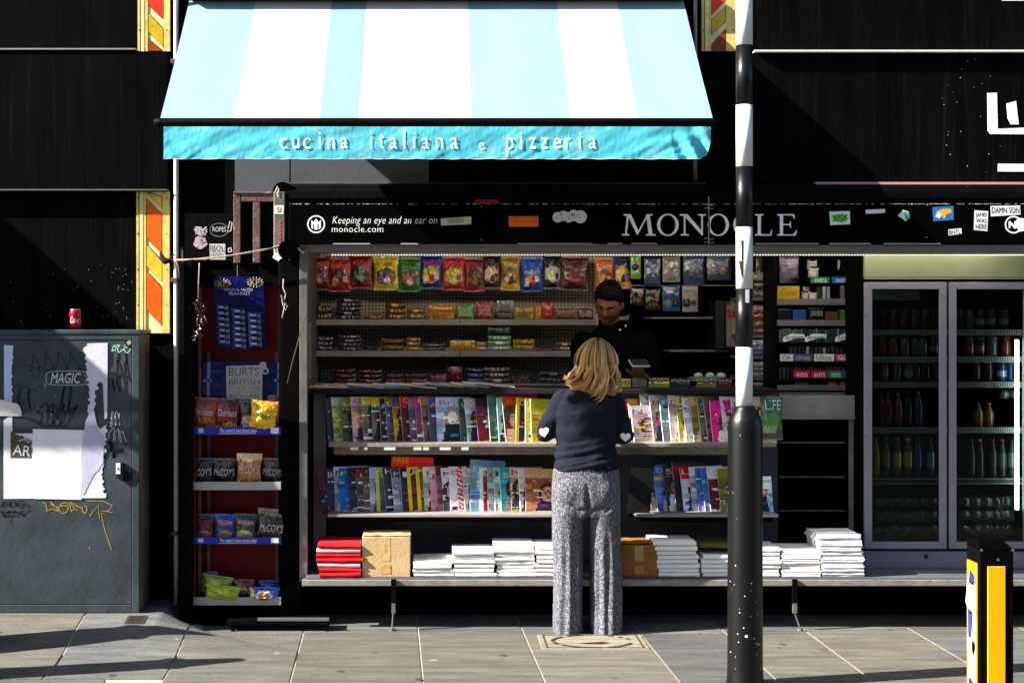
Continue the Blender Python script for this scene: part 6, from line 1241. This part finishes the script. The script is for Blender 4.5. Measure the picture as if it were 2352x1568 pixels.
def loft(mb, rings, n=28, pw=1.0):
    k = len(mb.v)
    for (cx, cy, z, rx, ry) in rings:
        for j in range(n):
            w = 2*math.pi*j/n; c, s = math.cos(w), math.sin(w)
            mb.v.append(Vector((cx+rx*math.copysign(abs(c)**pw, c), cy+ry*math.copysign(abs(s)**pw, s), z)))
    for i in range(len(rings)-1):
        for j in range(n): j2 = (j+1) % n; mb.face([k+i*n+j, k+i*n+j2, k+(i+1)*n+j2, k+(i+1)*n+j], (1,1,1))
    mb.face([k+j for j in range(n)][::-1], (1,1,1)); mb.face([k+(len(rings)-1)*n+j for j in range(n)], (1,1,1))
def ellip(mb, c, r, M_=None, n=24, m=16, fn=None):
    k = len(mb.v); c = Vector(c)
    for i in range(m+1):
        ph = math.pi*(i+.001)/(m+.002)
        for j in range(n):
            th = 2*math.pi*j/n; v = Vector((math.sin(ph)*math.cos(th), math.sin(ph)*math.sin(th), math.cos(ph)))
            p = Vector((v.x*r[0], v.y*r[1], v.z*r[2]))
            if fn: p = fn(v, p)
            if M_: p = M_ @ p
            mb.v.append(c+p)
    for i in range(m):
        for j in range(n): j2 = (j+1) % n; mb.face([k+i*n+j, k+(i+1)*n+j, k+(i+1)*n+j2, k+i*n+j2], (1,1,1))
    mb.face([k+j for j in range(n)], (1,1,1)); mb.face([k+m*n+j for j in range(n)][::-1], (1,1,1))
def organic(name, mb, voxel, mt, parent, disp=None, smooth=2):
    me = bpy.data.meshes.new('tmp'); me.from_pydata([tuple(v) for v in mb.v], [], mb.f); me.update()
    import bmesh
    bm = bmesh.new(); bm.from_mesh(me); bmesh.ops.recalc_face_normals(bm, faces=bm.faces); bm.to_mesh(me); bm.free()
    ob = bpy.data.objects.new('tmp', me); sc.collection.objects.link(ob)
    md = ob.modifiers.new('r', 'REMESH'); md.mode = 'VOXEL'; md.voxel_size = voxel; md.adaptivity = 0
    if smooth: s_ = ob.modifiers.new('s', 'SMOOTH'); s_.iterations = smooth; s_.factor = .5
    bpy.context.view_layer.update()
    m2 = bpy.data.meshes.new_from_object(ob.evaluated_get(bpy.context.evaluated_depsgraph_get()))
    out = MB(); 
    if disp:
        out.v = [v.co+Vector(v.normal)*disp(v.co, v.normal) for v in m2.vertices]
    else: out.v = [v.co.copy() for v in m2.vertices]
    out.f = [tuple(p.vertices) for p in m2.polygons]; out.c = [(1,1,1)]*len(out.f); out.m = [0]*len(out.f)
    bpy.data.objects.remove(ob); bpy.data.meshes.remove(me); bpy.data.meshes.remove(m2)
    return out.build(name, mt, parent, True)
def headgeo(mb, c, yaw, pitch, s=1.0, roll=0):
    Mx = Matrix.Rotation(yaw, 3, 'Z') @ Matrix.Rotation(pitch, 3, 'X') @ Matrix.Rotation(roll, 3, 'Y')
    def g(p, q, w): return math.exp(-((p[0]-q[0])**2/(w[0]**2)+(p[2]-q[2])**2/(w[1]**2)))
    def fn(v, p):
        f = max(0, -v.y)**.6
        p = p.copy()
        if p.z < 0: p.x *= 1-.32*(-v.z)**1.5; p.y *= 1-.12*(-v.z)
        if v.y > 0 and v.z < -.2: p.y *= 1-.35*min(1, (-v.z-.2)*1.6)
        y = 0
        y -= .022*g(p, (0,0,-.012), (.011,.017))*f; y -= .008*g(p, (0,0,.012), (.009,.02))*f        # nose
        y += .010*(g(p, (.031,0,.012), (.018,.012))+g(p, (-.031,0,.012), (.018,.012)))*f               # sockets
        y -= .005*g(p, (0,0,.036), (.05,.010))*f; y -= .007*g(p, (0,0,-.052), (.022,.006))*f; y -= .006*g(p, (0,0,-.064), (.018,.006))*f; y += .004*g(p,(0,0,-.058),(.024,.003))*f
        y -= .010*g(p, (0,0,-.09), (.022,.014))*f; y -= .004*(g(p,(.042,0,-.02),(.02,.02))+g(p,(-.042,0,-.02),(.02,.02)))*f
        p.y += y; return p*s
    ellip(mb, c, (.074,.094,.114), Mx, 72, 60, fn)
    for sx in (-1, 1):
        ellip(mb, Vector(c)+Mx @ Vector((sx*.074*s, .012*s, -.005*s)), (.010*s,.019*s,.031*s), Mx @ Matrix.Rotation(.25*sx, 3, 'Z'))
    return Mx
def hand(mb, wrist, fwd, up, side, curl=.5, s=1.0, spread=1.0):
    f = Vector(fwd).normalized(); u = Vector(up); u = (u-f*u.dot(f)).normalized(); r = f.cross(u)*side; wrist = Vector(wrist)
    for k in (-1.1,-.35,.35,1.1): capsule(mb, wrist+r*.014*k*s, wrist+(f*.082+r*.021*k)*s, .015*s, .0115*s)
    for i, (k, L) in enumerate(((1.15,.068),(.4,.078),(-.36,.073),(-1.1,.056))):
        p = wrist+(f*.085+r*.021*k)*s; d = (f+r*.06*k*spread).normalized(); a = curl*(.6+.1*i); seg = [L*.45, L*.32, L*.25]; rad = [.0092,.0085,.0075,.0065]
        for j in range(3):
            d = (d*math.cos(a)-u*math.sin(a)).normalized(); q = p+d*seg[j]*s; capsule(mb, p, q, rad[j]*s, rad[j+1]*s, 12); p = q
    p = wrist+(f*.022+r*.024)*s; d = (f*.62+r*.75-u*.25).normalized()
    for j, L in enumerate((.042,.032,.027)): q = p+d*L*s; capsule(mb, p, q, (.0125-.0018*j)*s, (.011-.0018*j)*s, 12); p = q; d = (d+f*.28-u*.15).normalized()
M['skin'] = mat('skin', 'b07a5c', .5, 0, .35, 12, .08, .05, 120); M['skinb'] = mat('brown_skin', '6a4230', .5, 0, .35, 12, .1, .05, 120)
for k_ in ('skin', 'skinb'): M[k_].node_tree.nodes['Principled BSDF'].inputs['Subsurface Weight'].default_value = .08; M[k_].node_tree.nodes['Principled BSDF'].inputs['Subsurface Radius'].default_value = (.02,.008,.004)
M['knit'] = mat('navy_knit', '1b1d28', .95, 0, .1, 10, .12, .25, 500, fine=.12)
M['hair'] = mat('hair_strand', None, .38, 0, .5, 40, .2, .2, 200, (6,6,1))
M['eye'] = mat('eye_white', 'd8d4cc', .2)
# tweed trousers: light and dark flecks woven together
tm = mat('flecked_tweed', '8d8e9a', .95, 0, .1, 5, .1, .3, 400); t_ = tm.node_tree; N_ = t_.nodes; L_ = t_.links; M['tweed'] = tm
tc_ = [n for n in N_ if n.type == 'TEX_COORD'][0]; mp_ = N_.new('ShaderNodeMapping'); mp_.inputs['Scale'].default_value = (1,1,.55); L_.new(tc_.outputs['Object'], mp_.inputs[0])
n1 = N_.new('ShaderNodeTexNoise'); n1.inputs['Scale'].default_value = 165; n1.inputs['Detail'].default_value = 4; n1.inputs['Roughness'].default_value = .8; L_.new(mp_.outputs[0], n1.inputs['Vector'])
cr_ = N_.new('ShaderNodeValToRGB'); L_.new(n1.outputs['Fac'], cr_.inputs[0]); e_ = cr_.color_ramp.elements; e_[0].position = .40; e_[0].color = (.02,.02,.028,1); e_[1].position = .60; e_[1].color = (.27,.27,.30,1); el_ = cr_.color_ramp.elements.new(.49); el_.color = (.065,.065,.08,1)
L_.new(cr_.outputs[0], N_['Principled BSDF'].inputs['Base Color'])
# ---- the woman, seen from behind
WD = 7.93
def P(px, py, dd=0): return W(px, py, WD+dd)
wm_ = thing('person', 'woman seen from behind with wavy blonde hair, navy jumper and flecked grey trousers', 'person', (X(1347,WD), WD, 0))
hc = P(1371, 836, .03)
mb = MB(); headgeo(mb, hc, math.pi-.1, .30, 1.0)
capsule(mb, hc+Vector((0,-.01,-.05)), P(1360, 895, .0), .052, .056)
shL, shR = P(1291, 918), P(1411, 920); elL, elR = P(1252, 992, .02), P(1434, 1000, .02); wrL, wrR = P(1285, 985, .27), P(1405, 990, .27)
loft(mb, [(P(1350,1110).x, WD, P(0,1110).z, .13, .10), (P(1347,1030).x, WD, P(0,1030).z, .115, .085), (P(1349,960).x, WD, P(0,960).z, .135, .09), (P(1350,905).x, WD, P(0,905).z, .13, .07), (P(1353,888).x, WD, P(0,888).z, .06, .05)])
for a, b, c_ in ((shL, elL, wrL), (shR, elR, wrR)): capsule(mb, a, b, .048, .038); capsule(mb, b, c_, .037, .025)
for sx, cx_ in ((-1, 1307), (1, 1388)): 
    capsule(mb, P(cx_, 1130), P(cx_, 1280, .01), .078, .052); capsule(mb, P(cx_, 1280, .01), (P(cx_,0).x, WD+.0, .09), .05, .036); capsule(mb, (P(cx_,0).x, WD-.03, .05), (P(cx_,0).x, WD+.13, .032), .034, .026)
hand(mb, wrL, (.35,.9,-.1), (0,.1,1), 1, .5); hand(mb, wrR, (-.25,.9,.0), (0,0,1), -1, .5)
body = organic('body', mb, .0048, M['skin'], wm_, None, 3)
for sx in (-1, 1):
    Mh = Matrix.Rotation(math.pi-.1, 3, 'Z') @ Matrix.Rotation(.3, 3, 'X'); m = MB(); ellip(m, hc+Mh @ Vector((sx*.031, -.078, .012)), (.0115,.0115,.0115)); m.build('eye', M['eye'], wm_, True)
# trousers
mb = MB()
def rg(py, x0, x1, ry, dd=0): return (P((x0+x1)/2, 0).x, WD+dd, P(0, py).z, (x1-x0)/2*WD/F, ry)
loft(mb, [rg(1062,1276,1418,.105), rg(1085,1269,1423,.115,-.003), rg(1125,1267,1425,.125,-.008), rg(1155,1267,1425,.12,-.004), rg(1185,1268,1424,.105)], 32, .9)
loft(mb, [rg(1130,1268,1352,.10), rg(1170,1268,1344,.11,-.005), rg(1210,1268,1341,.10), rg(1290,1270,1339,.092), rg(1380,1270,1337,.10,.0), (P(1304,0).x, WD+.005, P(0,1443).z, .083, .12), (P(1304,0).x, WD+.005, P(0,1452).z, .083, .12)], 28, .9)
loft(mb, [rg(1130,1342,1425,.10), rg(1170,1350,1425,.11,-.005), rg(1210,1352,1424,.10), rg(1290,1354,1424,.092), rg(1380,1356,1427,.10,.0), (P(1392,0).x, WD-.005, P(0,1450).z, .089, .125), (P(1392,0).x, WD-.005, P(0,1459).z, .089, .125)], 28, .9)
ellip(mb, P(1312, 1128, -.075), (.078,.055,.085)); ellip(mb, P(1383, 1130, -.075), (.078,.055,.085))
def pdisp(c, n):
    px = 1000+c.x*F/WD; py = 740-(c.z-HC)*F/WD; k = .0
    back = 1 if n.y < .2 else .3
    leg = sst(1180, 1300, py)
    k += .007*noise.noise(Vector((c.x*14, c.y*8, c.z*2.2)))*(.6+leg)
    k += .006*math.sin(px*.32+py*.004+2*noise.noise(Vector((c.x*4, 1, c.z*2))))*leg*back
    def crease(x0, y0, x1, y1, w, a):
        vx, vy = x1-x0, y1-y0; t = max(0, min(1, ((px-x0)*vx+(py-y0)*vy)/(vx*vx+vy*vy))); d = math.hypot(px-x0-vx*t, py-y0-vy*t); return a*math.exp(-(d/w)**2)*math.sin(math.pi*min(1, t*.9+.1))
    if back == 1:
        for cr in ((1306,1152,1325,1165,4,-.011), (1322,1164,1342,1168,4,-.016), (1350,1168,1382,1158,4,-.014), (1385,1170,1400,1158,3,-.010), (1343,1110,1350,1200,5,-.020), (1340,1180,1335,1330,6,-.010), (1360,1200,1372,1420,6,-.006), (1290,1220,1284,1430,6,-.005)): k += crease(*cr)
    return k
organic('trousers', mb, .0065, M['tweed'], wm_, pdisp, 14)
# jumper
mb = MB()
loft(mb, [rg(1079,1271,1421,.112,-.004), rg(1060,1271,1421,.115,-.004), rg(1030,1277,1416,.108), rg(990,1276,1417,.108), rg(950,1270,1419,.11), rg(922,1272,1427,.10), rg(903,1288,1414,.085), rg(890,1316,1396,.068), rg(880,1334,1386,.06)], 32, .88)
for a, b, c_ in ((shL, elL, wrL), (shR, elR, wrR)): capsule(mb, a, b, .060, .054); capsule(mb, b, c_+(b-c_)*.12, .054, .038)
def jdisp(c, n):
    px = 1000+c.x*F/WD; py = 740-(c.z-HC)*F/WD
    k = .006*noise.noise(Vector((c.x*9, c.y*9, c.z*9)))
    w = py+.18*(px-1345)+10*noise.noise(Vector((c.x*5, c.y*5, c.z*3)))
    k += .0045*math.sin(w*.33)*sst(1000, 1035, py)+.0035*math.sin(w*.16+1)*sst(930, 990, py)
    k -= .009*math.exp(-((w-1052)/3)**2)*sst(0,1,.3+noise.noise(Vector((c.x*6,3,0)))+.5)
    k += .0028*noise.noise(Vector((c.x*30, c.y*14, c.z*50)))
    return k
jm = organic('jumper', mb, .0065, M['knit'], wm_, jdisp, 8)
# white heart patches on the elbows
M['patch'] = mat('white_elbow_patch', 'f0efec', .9, 0, .1, 30, .05, .1, 200)
def heart(c, s_, nrm, roll_):
    nrm = Vector(nrm).normalized(); up = Vector((0,0,1)); up = (up-nrm*up.dot(nrm)).normalized(); rt = up.cross(nrm); q = Matrix.Rotation(roll_, 3, nrm)
    up = q @ up; rt = q @ rt; pts = []
    for i in range(40):
        t = 2*math.pi*i/40; x = 16*math.sin(t)**3/17; y = (13*math.cos(t)-5*math.cos(2*t)-2*math.cos(3*t)-math.cos(4*t))/17
        pts.append((x, y))
    m = MB(); c = Vector(c)
    def fn(x, y, o): r2 = x*x+y*y; return c+rt*x*s_+up*y*s_*1.0+nrm*(o-.35*s_*r2*.55)
    m.v.append(fn(0,.05,.004)); 
    for k in (.35,.7,1): m.v += [fn(x*k, y*k, .004) for x, y in pts]
    for i in range(40):
        j = (i+1) % 40; m.face([0, 1+i, 1+j], (1,1,1))
        for k in range(2): a = 1+k*40; m.face([a+i, a+40+i, a+40+j, a+j], (1,1,1))
    o = m.build('elbow_patch', M['patch'], jm, True)
    sw = o.modifiers.new('w', 'SHRINKWRAP'); sw.target = jm; sw.wrap_method = 'NEAREST_SURFACEPOINT'; sw.wrap_mode = 'ABOVE_SURFACE'; sw.offset = .004
heart(elR+Vector((0,-.058,-.004)), .034, (.05,-1,-.1), 0); heart(elL+Vector((-.012,-.056,.005)), .032, (-.25,-1,-.05), .2)
# shoes
for cx_ in (1307, 1388):
    m = MB(); x = P(cx_,0).x; loft(m, [(x, WD+.03, .004, .042, .125), (x, WD+.03, .03, .044, .128), (x, WD+.02, .055, .036, .10), (x, WD-.02, .08, .03, .05)]); organic('shoe', m, .006, M['poster'] if cx_ < 1350 else M['blackmetal'], wm_, None, 2)
# hair
hb = MB(); r = random.Random(5)
cA, cB, cC = .116, .118, .146
ctr = P(1369, 836, .02)
sc_m = MB(); ellip(sc_m, ctr+Vector((0,.01,0)), (cA*.86,cB*.88,cC*.93)); capsule(sc_m, ctr+Vector((-.012,-.03,-.05)), ctr+Vector((-.012,-.05,-.14)), .078, .05)
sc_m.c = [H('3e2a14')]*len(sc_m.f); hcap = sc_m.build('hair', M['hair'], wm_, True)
hm = ['3a220e','6a441c','b88440','d8a458','ecc07c','fadc9c','80521f']
NL = 40
locks = []
for L in range(NL):
    th = math.radians(-30+240*(L+.5)/NL+r.uniform(-3,3)); locks.append((th, r.uniform(0,6.28), r.uniform(1.0,1.9), r.choice([-1,-1,1]), r.choice(hm[1:]), r.uniform(-.035,.02), r.uniform(.7,1.3)))
for i in range(1250):
    th0, phs, fqm, sgn, lc, lz, lr = locks[int(r.random()*NL)]; th = th0+r.gauss(0, .03)
    dx, dy = math.cos(th), -math.sin(th); side_ = 1 if dx > 0 else -1; lay = r.uniform(.93, 1.03)
    root = ctr+Vector((.006+.010*side_*r.random(), r.uniform(-.075,.05), cC*(.985-.10*r.random()**2)))
    back = max(0, -dy); endz = (.17+.058*back+lz)*r.uniform(.9,1.04)
    if dx < -.35: endz *= .80
    pts = []; n = 24; amp = .024*lr+.004*r.random(); j1, j2 = r.gauss(0,.003), r.gauss(0,.003)
    for k in range(n+1):
        t = k/n
        if t < .42:
            ph = t/.42*math.pi*.5
            p = ctr+Vector((cA*lay*math.sin(ph)*dx, cB*lay*math.sin(ph)*dy, cC*lay*math.cos(ph)))
            w_ = (1-t/.42)**2.2; p = p*(1-w_*.9)+root*(w_*.9)
            p += Vector((dx, dy, 0))*.009*math.sin(phs+t*7)*t*2
        else:
            u = (t-.42)/.58; q = 1-.08*u-.34*u*u*back
            p = ctr+Vector((cA*lay*dx*q, cB*lay*dy*q, -endz*u))
            a = amp*(.35+u*.8)*min(1, u*3); w2 = phs+fqm*u*4.6
            p += Vector((a*math.sin(w2)+j1*u*3, a*.8*math.cos(w2)+j2*u*3, 0))
            if dx < -.3: p += Vector((-.042*u*u, -.006*u, .016*u*u))
            if dx > .4: p += Vector((.006*u*u, 0, .006*u*u))
            if u > .78: v_ = (u-.78)/.22; p += Vector((sgn*.034*v_, -.010*v_, .036*v_*v_))
        pts.append(p)
    base = lc if r.random() < .65 else r.choice(hm); rad = r.uniform(.0012, .0027); k2 = r.choice(hm)
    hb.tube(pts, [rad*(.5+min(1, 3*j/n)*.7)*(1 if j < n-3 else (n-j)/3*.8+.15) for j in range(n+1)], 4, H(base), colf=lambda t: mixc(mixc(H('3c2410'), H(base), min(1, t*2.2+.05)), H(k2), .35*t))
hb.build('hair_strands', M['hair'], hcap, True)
# ---- the man behind the counter
MD = 8.95
def Q(px, py, dd=0): return W(px, py, MD+dd)
mn = thing('person', 'dark haired man in a black jacket behind the counter looking down and holding a phone', 'person', (X(1412,MD), MD, .25))
hc = Q(1398, 699, -.08); fl_ = .25
mb = MB(); Mh = headgeo(mb, hc, -.36, .54, 1.13, .10)
capsule(mb, hc+Vector((.0,.03,-.04)), Q(1410, 765, .03), .058, .062)
sL, sR = Q(1342, 790), Q(1480, 790); eL, eR = Q(1325, 900, -.03), Q(1510, 890, -.05); hL, hR = Q(1370, 905, -.25), Q(1478, 868, -.38)
loft(mb, [(Q(1412,0).x, MD, Q(0,1080).z, .15, .11), (Q(1412,0).x, MD, Q(0,960).z, .14, .1), (Q(1412,0).x, MD, Q(0,820).z, .17, .11), (Q(1412,0).x, MD, Q(0,775).z, .15, .08), (Q(1410,0).x, MD+.02, Q(0,758).z, .07, .06)])
for a, b, c_ in ((sL, eL, hL), (sR, eR, hR)): capsule(mb, a, b, .055, .045); capsule(mb, b, c_, .042, .03)
for cx_ in (1380, 1444): x = Q(cx_,0).x; capsule(mb, (x,MD,Q(0,1070).z), (x,MD-.02,.72), .085, .06); capsule(mb, (x,MD-.02,.72), (x,MD,.34), .056, .042); capsule(mb, (x,MD-.02,.29), (x,MD-.16,.28), .038, .03)
hand(mb, hL, (.5,-.8,-.1), (0,0,1), -1, .5, 1.05); hand(mb, hR+Vector((.02,.0,-.01)), (-.45,-.75,.25), (.1,.2,-1), -1, .35, 1.08)
organic('body', mb, .0048, M['skinb'], mn, None, 2)
M['mhair'] = mat('black_hair', '050404', .6, 0, .15, 30, .3, .6, 160)
m = MB(); 
def hf(v, p): return p*(1+.05*noise.noise(v*7)+.03*noise.noise(v*18))*1.1
ellip(m, hc+Mh @ Vector((0, .020, .040)), (.083,.094,.100), Mh, 40, 30, hf); ellip(m, hc+Mh @ Vector((0.012,-.040,.112)), (.062,.052,.048), Mh, 30, 20, hf)
organic('hair', m, .005, M['mhair'], mn, lambda c, n: .005*noise.noise(c*60)+.004*noise.noise(c*140), 1)
for sx in (-1, 1):
    m = MB(); ellip(m, hc+Mh @ Vector((sx*.034, -.086, .010)), (.0125,.0125,.0125)); m.build('eye', M['eye'], mn, True)
    m = MB(); m.tube([hc+Mh @ Vector((sx*x_, -.105+.35*abs(x_-.03)+.008*(x_ > .05), z_)) for x_, z_ in ((.014,.034),(.032,.041),(.055,.034))], [.003,.0048,.002], 6, H('0c0806')); m.build('eyebrow', M['mhair'], mn, True)
    m = MB(); ellip(m, hc+Mh @ Vector((sx*.034, -.0885, .0115)), (.0145,.0135,.0125)); m.build('eyelid', M['skinb'], mn, True)
m = MB(); m.tube([hc+Mh @ Vector((x_, -.1055+abs(x_)*.35, -.0625)) for x_ in (-.024,-.012,0,.012,.024)], [.002,.004,.0045,.004,.002], 6); M['lip_'] = mat('lip_skin', '5a2c24', .45); m.build('lips', M['lip_'], mn, True)
mb = MB()
loft(mb, [(Q(1412,0).x, MD, Q(0,1000).z, .19, .14), (Q(1412,0).x, MD, Q(0,960).z, .185, .135), (Q(1412,0).x, MD, Q(0,830).z, .205, .14), (Q(1412,0).x, MD, Q(0,790).z, .195, .12), (Q(1412,0).x, MD, Q(0,768).z, .15, .11), (Q(1412,0).x, MD+.02, Q(0,748).z, .105, .095), (Q(1408,0).x, MD+.03, Q(0,735).z, .088, .09)])
for a, b, c_ in ((sL, eL, hL), (sR, eR, hR)): capsule(mb, a, b, .082, .066); capsule(mb, b, c_+(b-c_)*.15, .064, .048)
organic('jacket', mb, .009, M['blackfab'], mn, lambda c, n: .007*noise.noise(c*9)+.004*noise.noise(c*22), 2)
M['cotton'] = mat('pale_cotton', 'b8b0a8', .9)
m = MB()
def col_(u, v):
    a = math.radians(-25+230*u); rr = .078+.014*v; return Q(1406, 752, .035)+Vector((rr*math.cos(a)*1.2, rr*math.sin(a), .0+.085*v-.02*abs(math.sin(a))*v))
m.grid(col_, 30, 5); m.grid(lambda u, v: col_(1-u, v)+Vector((0,.004,0)), 30, 5); m.build('collar', M['cotton'], mn, True)
m = MB()
for k_ in range(2):
    x0 = 1; m.tube([Q(1450+3*k_, 722, -.10), Q(1443+3*k_, 745, -.13), Q(1432+4*k_, 768, -.145)], .009, 8)
m.build('lapel', M['blackfab'], mn, True)
m = MB()
for a in ((1437,748,-.155),(1424,757,-.16)): m.tube([Q(*a), Q(a[0],a[1],a[2]-.006)], .007, 12, H('b0aca8'))
m.build('button', M['flat'], mn)
for cx_ in (1380, 1444):
    x = Q(cx_,0).x; m = MB(); loft(m, [(x,MD-.06,.254,.05,.14),(x,MD-.06,.29,.05,.14),(x,MD-.02,.33,.045,.08),(x,MD,.36,.05,.06)]); organic('shoe', m, .008, M['blackmetal'], mn, None, 2)
m = MB(); loft(m, [(Q(1412,0).x, MD, Q(0,990).z, .17, .125), (Q(1412,0).x, MD, .98, .175, .13), (Q(1412,0).x, MD, .9, .16, .12)])
for cx_ in (1380, 1444): x = Q(cx_,0).x; loft(m, [(x,MD,.97,.085,.11),(x,MD-.01,.7,.075,.085),(x,MD,.36,.07,.08)])
organic('trousers', m, .01, M['blackfab'], mn, None, 2)
ph = W(1469, 828, 8.45); t = thing('phone', 'pale mobile phone held in the hand of the man', 'phone', ph)
Mp = Matrix.Translation(W(1468, 834, 8.48)) @ Matrix.Rotation(.12, 4, 'Z') @ Matrix.Rotation(math.radians(20), 4, 'X')
m = MB(); m.box(-.055,.055,-.055,.055,-.006,.006, H('b8b4ae'), 0, Mp); m.build('case', M['gloss'], t, bevel=.004)
m = MB(); m.box(-.051,.051,-.051,.051,.0062,.0068, H('282828'), 0, Mp); m.build('screen', M['gloss'], t)
# ------------------------------------------------------------------ the terrace across the street (behind the viewer)
M['brick'] = mat('dark_brick', '3a2a24', .9, 0, .1, 3, .3)
ob_ = thing('terraced_building', 'dark brick terrace across the street behind the viewer', 'building', (0, -10, 0))
m = MB(); m.box(-14, 30, -14, -10, -.1, 6.5); m.build('wall', M['brick'], ob_)
m = MB()
for i in range(20):
    for z in (1.0, 4.2): m.box(-13.4+i*2.15, -12.2+i*2.15, -9.99, -9.97, z, z+1.7, H('15181c'))
m.build('window', M['gloss'], ob_)
